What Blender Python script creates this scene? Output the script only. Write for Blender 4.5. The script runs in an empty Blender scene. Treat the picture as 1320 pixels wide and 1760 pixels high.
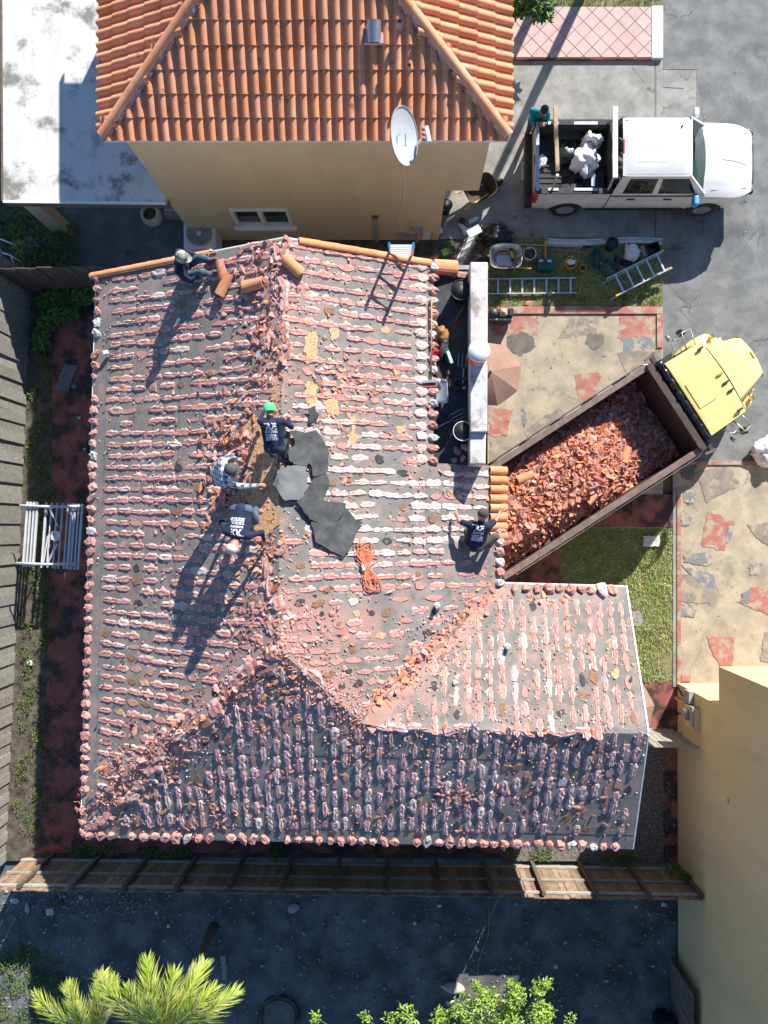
import bpy, bmesh, math, random
import numpy as np
from mathutils import Vector, Matrix, noise
from mathutils.bvhtree import BVHTree
R = math.radians
random.seed(7)
rng = np.random.default_rng(7)
sc = bpy.context.scene
col = sc.collection
# ------------------------------------------------------------------ camera, sky, sun, exposure
H, F, CX, CY = 20.0, 1264.0, 690.0, 913.0      # drone height, focal length in photo pixels, nadir in photo pixels
cam_d = bpy.data.cameras.new('camera'); cam = bpy.data.objects.new('camera', cam_d); col.objects.link(cam)
cam.location = (0, 0, H); cam.rotation_euler = (0, 0, 0)
cam_d.sensor_width = 36; cam_d.lens = F/1760*36
cam_d.shift_x = -(CX-660)/1760; cam_d.shift_y = (CY-880)/1760
cam_d.clip_end = 500
sc.camera = cam
SUN_EL, SUN_AZ = R(29.5), R(25.5)               # azimuth clockwise from +Y
world = bpy.data.worlds.new('World'); sc.world = world; world.use_nodes = True
wn = world.node_tree; wn.nodes.clear()
wo = wn.nodes.new('ShaderNodeOutputWorld'); wb = wn.nodes.new('ShaderNodeBackground'); ws = wn.nodes.new('ShaderNodeTexSky')
ws.sky_type = 'NISHITA'; ws.sun_disc = False; ws.sun_elevation = SUN_EL; ws.sun_rotation = SUN_AZ
ws.air_density = 1.0; ws.dust_density = 0.0; ws.ozone_density = 6.0
wb.inputs['Strength'].default_value = 0.085
wn.links.new(ws.outputs[0], wb.inputs[0]); wn.links.new(wb.outputs[0], wo.inputs[0])
sd = bpy.data.lights.new('sun', 'SUN'); sd.energy = 5.0; sd.angle = R(0.5); sd.color = (1.0, 0.945, 0.86)
so = bpy.data.objects.new('sun', sd); col.objects.link(so)
sdir = Vector((math.sin(SUN_AZ)*math.cos(SUN_EL), math.cos(SUN_AZ)*math.cos(SUN_EL), math.sin(SUN_EL)))
so.rotation_euler = (-sdir).to_track_quat('-Z', 'Y').to_euler(); so.location = sdir*60
sc.view_settings.view_transform = 'Standard'; sc.view_settings.look = 'None'
sc.view_settings.gamma = 1; sc.view_settings.use_curve_mapping = False
sc.view_settings.exposure = 0.98
sc.cycles.max_bounces = 5; sc.cycles.diffuse_bounces = 3
# ------------------------------------------------------------------ helpers
def P(px, py, z=0.0):
    k = (H-z)/F
    return Vector(((px-CX)*k, (CY-py)*k, z))
def G2(pts, z=0.0): return [tuple(P(a, b, z)[:2]) for a, b in pts]
def tag(o, label=None, cat=None, group=None, kind=None):
    if label: o['label'] = label
    if cat: o['category'] = cat
    if group: o['group'] = group
    if kind: o['kind'] = kind
    return o
def thing(name, label, cat, loc=(0, 0, 0), rz=0.0, group=None):
    o = bpy.data.objects.new(name, None); col.objects.link(o)
    o.location = loc; o.rotation_euler = (0, 0, rz); o.empty_display_size = .2
    return tag(o, label, cat, group)
def link(name, me, parent=None):
    o = bpy.data.objects.new(name, me); col.objects.link(o); o.parent = parent
    return o
class MB:
    def __init__(s): s.v = []; s.f = []; s.m = []
    def add(s, vs, fs, mi=0, M=None):
        n = len(s.v)
        if M is not None: vs = [tuple(M @ Vector(v)) for v in vs]
        s.v.extend(tuple(v) for v in vs)
        s.f.extend(tuple(i+n for i in f) for f in fs); s.m.extend([mi]*len(fs)); return s
    def box(s, c, d, rz=0, mi=0, M=None):
        x, y, z = d[0]/2, d[1]/2, d[2]/2; cr, sr = math.cos(rz), math.sin(rz)
        vs = [(c[0]+a*x*cr-b*y*sr, c[1]+a*x*sr+b*y*cr, c[2]+e*z) for e in (-1, 1) for a, b in ((-1, -1), (1, -1), (1, 1), (-1, 1))]
        return s.add(vs, [(3, 2, 1, 0), (4, 5, 6, 7), (0, 1, 5, 4), (1, 2, 6, 5), (2, 3, 7, 6), (3, 0, 4, 7)], mi, M)
    def beam(s, a, b, w, h, mi=0, up=(0, 0, 1)):
        a, b = Vector(a), Vector(b); d = (b-a).normalized(); up = Vector(up)
        if abs(d.dot(up)) > .98: up = Vector((1, 0, 0))
        u = d.cross(up).normalized(); t = u.cross(d).normalized()
        vs = [p+u*sx*w/2+t*sz*h/2 for p in (a, b) for sx, sz in ((-1, -1), (1, -1), (1, 1), (-1, 1))]
        return s.add(vs, [(0, 1, 2, 3), (7, 6, 5, 4), (4, 5, 1, 0), (5, 6, 2, 1), (6, 7, 3, 2), (7, 4, 0, 3)], mi)
    def tube(s, pts, r, n=8, mi=0, cap=True):
        pts = [Vector(p) for p in pts]; m = len(pts); rs = r if hasattr(r, '__len__') else [r]*m
        vs, fs = [], []; ref = None
        for i, p in enumerate(pts):
            d = (pts[min(i+1, m-1)]-pts[max(i-1, 0)])
            d = d.normalized() if d.length > 1e-9 else Vector((0, 0, 1))
            if ref is None: ref = Vector((0, 0, 1)) if abs(d.z) < .9 else Vector((1, 0, 0))
            u = d.cross(ref)
            u = u.normalized() if u.length > 1e-6 else d.orthogonal().normalized()
            w = u.cross(d).normalized(); ref = w
            for k in range(n):
                a = 2*math.pi*k/n; vs.append(p+(u*math.cos(a)+w*math.sin(a))*rs[i])
        for i in range(m-1):
            for k in range(n):
                k2 = (k+1) % n; fs.append((i*n+k, i*n+k2, (i+1)*n+k2, (i+1)*n+k))
        if cap: fs.append(tuple(range(n-1, -1, -1))); fs.append(tuple((m-1)*n+k for k in range(n)))
        return s.add(vs, fs, mi)
    def lathe(s, prof, n=16, mi=0, c=(0, 0, 0), M=None):
        vs, fs = [], []; m = len(prof)
        for r, z in prof:
            for k in range(n):
                a = 2*math.pi*k/n; vs.append((c[0]+r*math.cos(a), c[1]+r*math.sin(a), c[2]+z))
        for i in range(m-1):
            for k in range(n):
                k2 = (k+1) % n; fs.append((i*n+k, i*n+k2, (i+1)*n+k2, (i+1)*n+k))
        if prof[0][0] > 1e-4: fs.append(tuple(range(n-1, -1, -1)))
        if prof[-1][0] > 1e-4: fs.append(tuple((m-1)*n+k for k in range(n)))
        return s.add(vs, fs, mi, M)
    def prism(s, poly, z0, z1, mi=0, M=None):
        n = len(poly)
        ar = sum(poly[i][0]*poly[(i+1) % n][1]-poly[(i+1) % n][0]*poly[i][1] for i in range(n))
        if ar < 0: poly = poly[::-1]
        vs = [(p[0], p[1], z0) for p in poly]+[(p[0], p[1], z1) for p in poly]
        fs = [tuple(range(n-1, -1, -1)), tuple(range(n, 2*n))]+[(i, (i+1) % n, n+(i+1) % n, n+i) for i in range(n)]
        return s.add(vs, fs, mi, M)
    def mesh(s, name, mats, smooth=False):
        me = bpy.data.meshes.new(name); me.from_pydata([tuple(v) for v in s.v], [], s.f)
        for m in (mats if isinstance(mats, (list, tuple)) else [mats]): me.materials.append(m)
        if any(s.m): me.polygons.foreach_set('material_index', s.m)
        if smooth: me.polygons.foreach_set('use_smooth', [True]*len(s.f))
        me.update(); return me
    def build(s, name, mats, parent=None, smooth=False):
        o = link(name, s.mesh(name, mats, smooth), parent)
        if smooth == 2:
            smooth_by_angle(o)
        return o
def smooth_by_angle(o, ang=40):
    me = o.data; bm = bmesh.new(); bm.from_mesh(me)
    bmesh.ops.remove_doubles(bm, verts=bm.verts, dist=1e-5)
    for e in bm.edges:
        e.smooth = not (len(e.link_faces) != 2 or e.calc_face_angle(0) > R(ang))
    bm.to_mesh(me); bm.free()
def bevel(o, w=.01, seg=1):
    m = o.modifiers.new('bevel', 'BEVEL'); m.width = w; m.segments = seg; m.limit_method = 'ANGLE'; return o
def clip(poly, a, b, c):                         # keep a*x+b*y <= c
    out = []; n = len(poly)
    for i in range(n):
        p, q = poly[i], poly[(i+1) % n]; dp, dq = a*p[0]+b*p[1]-c, a*q[0]+b*q[1]-c
        if dp <= 0: out.append(p)
        if dp*dq < 0:
            t = dp/(dp-dq); out.append((p[0]+(q[0]-p[0])*t, p[1]+(q[1]-p[1])*t))
    return out
def inside(p, poly):
    r = False; n = len(poly); x, y = p[0], p[1]
    for i in range(n):
        x1, y1 = poly[i]; x2, y2 = poly[(i+1) % n]
        if (y1 > y) != (y2 > y) and x < (x2-x1)*(y-y1)/(y2-y1)+x1: r = not r
    return r
def soft(poly, n=4, amp=.03, seed=0):            # ragged outline
    rr = random.Random(seed); out = []
    for i in range(len(poly)):
        p, q = poly[i], poly[(i+1) % len(poly)]
        for k in range(n):
            t = k/n; out.append((p[0]+(q[0]-p[0])*t+rr.uniform(-amp, amp), p[1]+(q[1]-p[1])*t+rr.uniform(-amp, amp)))
    return out
def frame(origin, x, z):                         # 4x4 from x axis and approximate z axis
    x = Vector(x).normalized(); z = Vector(z); y = z.cross(x).normalized(); z = x.cross(y)
    m = Matrix((x, y, z)).transposed().to_4x4(); m.translation = Vector(origin); return m
# ------------------------------------------------------------------ materials
def nodes(name):
    m = bpy.data.materials.new(name); m.use_nodes = True; nt = m.node_tree
    return m, nt, nt.nodes['Principled BSDF']
def mixc(nt, fac, a, b, mode='MIX'):
    n = nt.nodes.new('ShaderNodeMix'); n.data_type = 'RGBA'; n.blend_type = mode
    for i, v in ((0, fac), (6, a), (7, b)):
        if hasattr(v, 'is_output'): nt.links.new(v, n.inputs[i])
        else: n.inputs[i].default_value = v if i == 0 else (*v[:3], 1)
    return n.outputs[2]
def mth(nt, op, a, b=0.0, c=None):
    n = nt.nodes.new('ShaderNodeMath'); n.operation = op
    for i, v in enumerate((a, b, c)):
        if v is None: continue
        if hasattr(v, 'is_output'): nt.links.new(v, n.inputs[i])
        else: n.inputs[i].default_value = v
    return n.outputs[0]
def sstep(nt, v, lo, hi):
    n = nt.nodes.new('ShaderNodeMapRange'); n.interpolation_type = 'SMOOTHSTEP'
    nt.links.new(v, n.inputs[0]); n.inputs[1].default_value = lo; n.inputs[2].default_value = hi
    return n.outputs[0]
def pos(nt): return nt.nodes.new('ShaderNodeNewGeometry').outputs['Position']
def ntex(nt, scale, detail=5, vec=None, rough=.6, dist=0.0):
    n = nt.nodes.new('ShaderNodeTexNoise'); n.inputs['Scale'].default_value = scale
    n.inputs['Detail'].default_value = detail; n.inputs['Roughness'].default_value = rough; n.inputs['Distortion'].default_value = dist
    nt.links.new(vec if vec is not None else pos(nt), n.inputs['Vector']); return n.outputs['Fac']
def scaled(nt, vec, s):
    n = nt.nodes.new('ShaderNodeVectorMath'); n.operation = 'MULTIPLY'; nt.links.new(vec, n.inputs[0]); n.inputs[1].default_value = s
    return n.outputs[0]
def bump(nt, bs, h, strength=.3, dist=.02):
    n = nt.nodes.new('ShaderNodeBump'); n.inputs['Strength'].default_value = strength; n.inputs['Distance'].default_value = dist
    nt.links.new(h, n.inputs['Height']); nt.links.new(n.outputs[0], bs.inputs['Normal'])
def rnd(nt):                                     # object random plus the 'rnd' point attribute of joined pieces
    oi = nt.nodes.new('ShaderNodeObjectInfo'); at = nt.nodes.new('ShaderNodeAttribute'); at.attribute_name = 'rnd'
    return mth(nt, 'FRACT', mth(nt, 'ADD', oi.outputs['Random'], at.outputs['Fac']))
def mat(name, c1, c2=None, scale=6, rough=.8, lo=.35, hi=.68, bmp=0.0, bd=.01, metal=0.0, vary=0.0, detail=5, spec=None, stretch=None, c3=None, s3=1.0, lo3=.55, hi3=.7, coat=0.0):
    m, nt, bs = nodes(name)
    bs.inputs['Roughness'].default_value = rough; bs.inputs['Metallic'].default_value = metal
    if spec is not None: bs.inputs['Specular IOR Level'].default_value = spec
    if coat: bs.inputs['Coat Weight'].default_value = coat; bs.inputs['Coat Roughness'].default_value = .08
    vec = scaled(nt, pos(nt), stretch) if stretch else None
    c = None
    if c2 is not None or bmp:
        nz = ntex(nt, scale, detail, vec)
    if c2 is not None: c = mixc(nt, sstep(nt, nz, lo, hi), c1, c2)
    else:
        rgb = nt.nodes.new('ShaderNodeRGB'); rgb.outputs[0].default_value = (*c1, 1); c = rgb.outputs[0]
    if c3 is not None: c = mixc(nt, sstep(nt, ntex(nt, s3, 6, vec), lo3, hi3), c, c3)
    if vary:
        r = rnd(nt); hs = nt.nodes.new('ShaderNodeHueSaturation')
        nt.links.new(mth(nt, 'MULTIPLY_ADD', r, 2*vary, 1-vary), hs.inputs['Value'])
        nt.links.new(mth(nt, 'MULTIPLY_ADD', mth(nt, 'FRACT', mth(nt, 'MULTIPLY', r, 7.31)), .02*min(1, vary*3), .5-.01*min(1, vary*3)), hs.inputs['Hue'])
        nt.links.new(mth(nt, 'MULTIPLY_ADD', mth(nt, 'FRACT', mth(nt, 'MULTIPLY', r, 13.7)), vary, 1-vary*.5), hs.inputs['Saturation'])
        nt.links.new(c, hs.inputs['Color']); c = hs.outputs[0]
    nt.links.new(c, bs.inputs['Base Color'])
    if bmp: bump(nt, bs, nz, bmp, bd)
    return m
MT = {}
def mk(key, *a, **k): MT[key] = mat(key, *a, **k); return MT[key]
mk('soil', (.075, .08, .078), (.19, .19, .18), 1.6, .95, .3, .75, .6, .03, c3=(.035, .034, .034), s3=.7, lo3=.5, hi3=.8)
mk('yard_soil', (.055, .045, .036), (.13, .11, .085), 4, .95, bmp=.6, bd=.03)
mk('mulch', (.10, .085, .07), (.24, .21, .18), 14, .95, bmp=.8, bd=.03)
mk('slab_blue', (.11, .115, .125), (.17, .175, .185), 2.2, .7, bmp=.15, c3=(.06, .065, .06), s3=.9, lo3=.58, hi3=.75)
mk('redslab', (.26, .075, .06), (.32, .115, .09), 3, .75, bmp=.15, c3=(.045, .03, .028), s3=1.7, lo3=.44, hi3=.60)
mk('redpaint', (.34, .12, .095), (.40, .17, .135), 5, .7, bmp=.12, c3=(.36, .30, .225), s3=3.2, lo3=.46, hi3=.60)
mk('greypatch', (.20, .175, .15), (.27, .235, .20), 4, .8, bmp=.12, c3=(.36, .30, .22), s3=2.8, lo3=.50, hi3=.62)
mk('darkpatch', (.11, .10, .088), (.17, .155, .138), 3, .8, bmp=.1)
mk('bluepatch', (.17, .185, .2), (.23, .24, .25), 4, .8, bmp=.1, c3=(.38, .32, .24), s3=4, lo3=.50, hi3=.58)
mk('white', (.72, .72, .71), (.64, .64, .63), 2, .55)
mk('whitepaint', (.78, .78, .77), (.62, .62, .61), 7, .6, .45, .8)
mk('stone_white', (.62, .62, .6), (.42, .42, .4), 9, .85, bmp=.3)
mk('carwhite', (.72, .72, .72), (.66, .66, .655), 1.5, .25, coat=.5)
mk('caryellow', (.86, .69, .26), (.83, .66, .25), 1.2, .3, coat=.4, c3=(.50, .38, .17), s3=2.6, lo3=.60, hi3=.80)
mk('amber', (.75, .25, .03), None, rough=.25)
mk('redlamp', (.45, .02, .02), None, rough=.2, coat=.5)
mk('black', (.016, .016, .017), (.03, .03, .03), 8, .55)
mk('rubber', (.02, .02, .02), (.035, .034, .033), 12, .85)
mk('blackplastic', (.02, .02, .022), None, rough=.35)
mk('chrome', (.7, .7, .7), None, rough=.2, metal=1)
mk('alu', (.72, .73, .74), (.6, .61, .62), 6, .38, metal=.85)
mk('alu_white', (.74, .75, .76), (.62, .63, .64), 3, .42, metal=.25)
mk('galv', (.5, .52, .54), (.4, .42, .44), 9, .4, metal=.8)
mk('darksteel', (.05, .042, .038), (.09, .06, .048), 7, .6, metal=.2, c3=(.16, .085, .055), s3=3, lo3=.58, hi3=.75)
mk('bedsteel', (.15, .105, .09), (.22, .155, .135), 6, .6, c3=(.07, .05, .045), s3=3, lo3=.58, hi3=.75)
mk('glass_dark', (.015, .022, .02), None, rough=.06, spec=.8)
mk('glass_green', (.028, .06, .05), (.012, .028, .024), 1.5, .05, spec=.15)
mk('pane', (.03, .05, .045), (.015, .02, .02), 1.2, .08, spec=.8)
mk('bedliner', (.025, .025, .026), (.045, .045, .045), 10, .75, bmp=.2)
mk('stucco', (.59, .48, .315), (.53, .43, .28), 1.3, .9, bmp=.12, bd=.004, detail=9, stretch=(1, 1, .3), c3=(.50, .39, .24), s3=2.4, lo3=.52, hi3=.75)
mk('stucco_yellow', (.68, .50, .275), (.62, .455, .245), 1.0, .9, bmp=.15, bd=.004, detail=9, stretch=(1, 1, .22), c3=(.53, .41, .26), s3=2.2, lo3=.50, hi3=.75)
mk('trimgrey', (.32, .33, .34), (.26, .27, .28), 5, .6)
mk('terracotta', (.66, .26, .125), (.72, .32, .165), 2.5, .78, bmp=.08, bd=.004, vary=.10, c3=(.25, .11, .06), s3=4.5, lo3=.60, hi3=.74)
mk('terracotta_new', (.64, .25, .105), (.70, .31, .155), 4, .8, bmp=.1, bd=.004, vary=.09)
mk('shard', (.46, .135, .075), (.56, .22, .135), 9, .88, .3, .7, .3, .006, vary=.30, c3=(.55, .38, .33), s3=5, lo3=.54, hi3=.68)
mk('shard_pink', (.44, .20, .16), (.54, .31, .265), 9, .9, bmp=.3, bd=.006, vary=.28, c3=(.36, .17, .13), s3=6, lo3=.6, hi3=.72)
mk('mortar_pink', (.44, .195, .16), (.52, .285, .245), 16, .92, .3, .7, .5, .01, vary=.13, stretch=None, c3=(.56, .46, .43), s3=9, lo3=.58, hi3=.70)
mk('mortar_white', (.54, .39, .345), (.60, .49, .45), 12, .92, .3, .7, .5, .01, vary=.12, c3=(.55, .36, .32), s3=7, lo3=.55, hi3=.68)
mk('mortar_grey', (.42, .41, .40), (.54, .52, .50), 14, .92, bmp=.5, vary=.15, c3=(.50, .30, .25), s3=5, lo3=.58, hi3=.7)
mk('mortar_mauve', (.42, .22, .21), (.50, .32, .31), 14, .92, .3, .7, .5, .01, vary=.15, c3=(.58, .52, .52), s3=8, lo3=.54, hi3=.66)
mk('osb', (.46, .25, .115), (.66, .43, .24), 30, .85, .42, .58, .3, .006, c3=(.27, .13, .06), s3=7, lo3=.6, hi3=.75)
mk('osb_dark', (.20, .105, .055), (.31, .175, .095), 22, .9, bmp=.2)
mk('feltlight', (.15, .155, .155), (.19, .195, .195), 4, .8, bmp=.2)
mk('feltsheet', (.045, .047, .049), (.085, .088, .088), 5, .8, bmp=.2, bd=.006, vary=.25)
mk('tarspot', (.035, .034, .034), (.07, .068, .065), 10, .8)
mk('deckfelt', (.03, .032, .035), (.06, .062, .066), 2.5, .75, bmp=.15, c3=(.22, .22, .22), s3=.9, lo3=.6, hi3=.75)
mk('parapet', (.62, .61, .60), (.50, .49, .48), 5, .8, bmp=.2, c3=(.30, .26, .22), s3=2.6, lo3=.50, hi3=.66)
mk('wood_grey', (.34, .325, .29), (.24, .228, .20), 9, .9, .3, .7, .25, .006, vary=.16)
mk('wood_brown', (.19, .125, .08), (.29, .20, .13), 8, .9, .3, .7, .25, .006, vary=.24)
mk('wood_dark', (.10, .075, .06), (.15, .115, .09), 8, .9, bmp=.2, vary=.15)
mk('wood_raw', (.48, .37, .24), (.40, .30, .19), 12, .8)
mk('handle', (.52, .29, .12), (.42, .22, .09), 14, .6)
mk('navy', (.007, .014, .042), (.011, .021, .058), 9, .9, bmp=.3, bd=.01)
mk('denim', (.05, .085, .13), (.08, .12, .17), 12, .9)
mk('olive', (.075, .07, .06), (.11, .10, .085), 9, .9)
mk('darkpants', (.03, .034, .045), (.05, .055, .065), 9, .9)
mk('teal', (.0, .21, .27), (.0, .26, .33), 8, .8)
mk('skin', (.42, .22, .14), (.38, .19, .12), 6, .55)
mk('glove', (.45, .45, .43), (.58, .57, .55), 14, .9)
mk('greenhat', (.08, .72, .20), (.10, .78, .25), 8, .7)
mk('greycap', (.06, .062, .058), (.085, .087, .08), 9, .9)
mk('darkcap', (.05, .042, .045), (.075, .06, .062), 9, .9)
mk('palecap', (.62, .58, .52), (.5, .47, .42), 10, .9)
mk('camo', (.30, .31, .25), (.12, .13, .10), 12, .9, .46, .54, c3=(.5, .48, .38), s3=9, lo3=.54, hi3=.6)
mk('shoe', (.10, .075, .05), (.16, .12, .08), 9, .8)
mk('hair', (.012, .01, .009), None, rough=.5)
mk('print', (.72, .74, .78), None, rough=.8)
mk('orange', (.78, .16, .035), (.7, .13, .03), 6, .5)
mk('cordorange', (.72, .25, .14), (.62, .18, .09), 6, .55)
mk('umbrella', (.29, .17, .125), (.33, .20, .15), 4, .8, vary=.08)
mk('tealhose', (.0, .10, .09), (.0, .14, .13), 6, .5)
mk('toolgreen', (.0, .09, .085), (.0, .12, .11), 5, .45)
mk('yellow', (.72, .47, .02), (.65, .4, .02), 6, .5)
mk('redcloth', (.55, .02, .045), (.42, .015, .035), 9, .85, bmp=.5)
mk('brownleather', (.33, .155, .06), (.22, .10, .04), 8, .6, bmp=.4)
mk('bluecap', (.02, .28, .62), None, rough=.4)
mk('bluetape', (.03, .26, .55), (.1, .4, .7), 9, .5)
mk('plastic_white', (.78, .79, .8), (.66, .67, .7), 5, .35, bmp=.5, bd=.03)
mk('plastic_black', (.012, .012, .014), (.03, .03, .032), 6, .25, bmp=.6, bd=.03)
mk('lilac', (.60, .60, .64), None, rough=.5)
mk('bottle', (.55, .66, .75), None, rough=.12, spec=.7)
mk('pinktile', (.52, .36, .34), (.47, .32, .30), 6, .7, vary=.07, c3=(.62, .47, .44), s3=3, lo3=.58, hi3=.75)
mk('grout', (.22, .13, .12), (.28, .18, .165), 12, .9)
mk('frond', (.24, .33, .05), (.40, .44, .095), 3, .5, vary=.4, spec=.4)
mk('leaf_bright', (.18, .30, .035), (.32, .45, .065), 5, .45, vary=.3, spec=.4)
mk('leaf_mid', (.06, .13, .018), (.10, .19, .03), 5, .5, vary=.35)
mk('leaf_weed', (.055, .10, .018), (.12, .16, .035), 5, .7, vary=.4)
mk('grassblade', (.22, .32, .06), (.44, .50, .16), 3, .7, vary=.35)
mk('lawn', (.13, .14, .055), (.25, .225, .12), 7, .95, bmp=.5, bd=.03, c3=(.2, .17, .10), s3=1.5, lo3=.6, hi3=.75)
mk('straw', (.42, .35, .17), (.30, .25, .12), 6, .8, vary=.25)
mk('bark', (.13, .10, .075), (.2, .165, .125), 12, .95, bmp=.5)
mk('gravel', (.30, .295, .29), (.18, .178, .175), 7, .95, vary=.35)
mk('engine', (.05, .075, .055), (.03, .035, .03), 7, .5)
mk('beige', (.45, .36, .24), (.35, .28, .18), 6, .6)
for k_ in ('frond', 'leaf_bright', 'leaf_mid', 'leaf_weed', 'grassblade'):
    bs_ = MT[k_].node_tree.nodes['Principled BSDF']; bs_.inputs['Subsurface Weight'].default_value = 0.0
def cracked(key, c1, c2, c3, sc=.9, crack=(.06, .06, .06), cs=.38, w=.012):
    m, nt, bs = nodes(key); MT[key] = m
    p = pos(nt); n1 = ntex(nt, sc, 8, p, .62); n2 = ntex(nt, sc*.35, 5, p); n3 = ntex(nt, 34, 3, p)
    c = mixc(nt, sstep(nt, n1, .32, .7), c1, c2); c = mixc(nt, mth(nt, 'MULTIPLY', sstep(nt, n2, .50, .7), .85), c, c3)
    c = mixc(nt, mth(nt, 'MULTIPLY', sstep(nt, n3, .45, .75), .22), c, tuple(min(1, x*1.5) for x in c2))
    wv = nt.nodes.new('ShaderNodeTexNoise'); wv.inputs['Scale'].default_value = 1.4; wv.inputs['Detail'].default_value = 6; nt.links.new(p, wv.inputs['Vector'])
    ad = nt.nodes.new('ShaderNodeVectorMath'); ad.operation = 'MULTIPLY_ADD'; nt.links.new(wv.outputs['Color'], ad.inputs[0]); ad.inputs[1].default_value = (.9, .9, .9); nt.links.new(p, ad.inputs[2])
    vo = nt.nodes.new('ShaderNodeTexVoronoi'); vo.feature = 'DISTANCE_TO_EDGE'; vo.inputs['Scale'].default_value = cs; nt.links.new(ad.outputs[0], vo.inputs['Vector'])
    cr = mth(nt, 'MULTIPLY', mth(nt, 'SUBTRACT', 1.0, sstep(nt, vo.outputs['Distance'], w*.2, w*.6)), sstep(nt, ntex(nt, .5, 3, p), .42, .6))
    c = mixc(nt, mth(nt, 'MULTIPLY', cr, .75), c, crack); nt.links.new(c, bs.inputs['Base Color'])
    bs.inputs['Roughness'].default_value = .88; bump(nt, bs, n3, .12, .006)
cracked('asphalt', (.125, .132, .133), (.225, .232, .228), (.085, .092, .096), 1.8)
cracked('concrete', (.215, .212, .20), (.335, .33, .31), (.135, .134, .128), 1.9, cs=.5)
cracked('tan', (.30, .26, .20), (.45, .38, .28), (.175, .162, .145), 1.9, crack=(.2, .18, .15), cs=.42, w=.02)
# white membrane roof, stained by algae
m, nt, bs = nodes('membrane'); MT['membrane'] = m
p = pos(nt); a = ntex(nt, 1.25, 8, p, .65); b = ntex(nt, 2.2, 8, scaled(nt, p, (1.6, .35, 1)), .65)
c = mixc(nt, sstep(nt, b, .45, .8), (.62, .62, .61), (.48, .48, .46)); c = mixc(nt, sstep(nt, a, .50, .64), c, (.20, .20, .17))
nt.links.new(c, bs.inputs['Base Color']); bs.inputs['Roughness'].default_value = .7
# ------------------------------------------------------------------ ground and pavements
def struct(name, mb, m, parent=None, smooth=False):
    o = mb.build(name, m, parent, smooth)
    if parent is None: o['kind'] = 'structure'
    return o
def slab(name, px, z1, m, z0=-.6, parent=None):
    return struct(name, MB().prism(G2(px), z0, z1), MT[m], parent)
g = MB(); S_ = 160
g.add([(-S_, -S_, -.12), (S_, -S_, -.12), (S_, S_, -.12), (-S_, S_, -.12)], [(0, 1, 2, 3)])
struct('ground', g, MT['soil'])
slab('lot_ground', [(-6000, -3000), (6000, -3000), (6000, 1476), (-6000, 1474)], -.035, 'yard_soil')
slab('road', [(1139, -3000), (6000, -3000), (6000, 792), (1139, 792)], .0, 'asphalt')
drive = slab('driveway', [(757, 104), (1139, 104), (1139, 411), (757, 411)], .012, 'concrete')
for a, b in (((1126, 104), (1126, 411)),):
    MB().beam(P(a[0], a[1], .014), P(b[0], b[1], .014), .016, .006).build('joint', MT['tarspot'], drive)
MB().prism(G2([(1128, 104), (1138, 104), (1138, 411), (1128, 411)]), .0, .018).build('edging', MT['concrete'], drive)
pad = slab('pavement', [(1139, 118), (1199, 118), (1199, 330), (1139, 330)], .012, 'concrete')
for a, b in (((1139, 119), (1198, 119)), ((1198, 118), (1198, 330)), ((1139, 150), (1175, 152))):
    MB().beam(P(a[0], a[1], .014), P(b[0], b[1], .014), .012, .006).build('joint', MT['tarspot'], pad)
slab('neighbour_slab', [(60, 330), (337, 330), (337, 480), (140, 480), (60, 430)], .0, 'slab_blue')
slab('alley_ground', [(337, 395), (835, 395), (835, 455), (337, 470)], -.005, 'yard_soil')
# pink tiled walkway with diagonal tiles
walk = slab('walkway', [(780, 16), (1118, 16), (1118, 103), (780, 103)], .10, 'grout')
x0, y0 = P(780, 102.5)[:2]; x1, y1 = P(1117.5, 16.5)[:2]
TS = .33; hx = TS*math.sqrt(2)/2; k = 0
for i in range(-2, 40):
    for j in range(-2, 16):
        cx, cy = x0+i*hx, y0+j*hx+.04
        if (i+j) % 2: continue
        q = hx-.012; poly = [(cx-q, cy), (cx, cy-q), (cx+q, cy), (cx, cy+q)]
        for a in ((-1, 0, -x0), (1, 0, x1), (0, -1, -y0), (0, 1, y1)): poly = clip(poly, *a) if len(poly) > 2 else []
        if len(poly) < 3: continue
        ar = abs(sum(poly[t][0]*poly[(t+1) % len(poly)][1]-poly[(t+1) % len(poly)][0]*poly[t][1] for t in range(len(poly))))/2
        if ar < .004: continue
        MB().prism(poly, .09, .106+random.uniform(0, .004)).build('tile', MT['pinktile'], walk)
MB().prism(G2([(1118.5, 15), (1137, 15), (1137, 103.5), (1118.5, 103.5)]), -.05, .116).build('edging', MT['white'], walk)
MB().prism(G2([(780, 103.6), (1118, 103.6), (1118, 105), (780, 105)]), -.05, .092).build('riser', MT['redslab'], walk)
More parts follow.
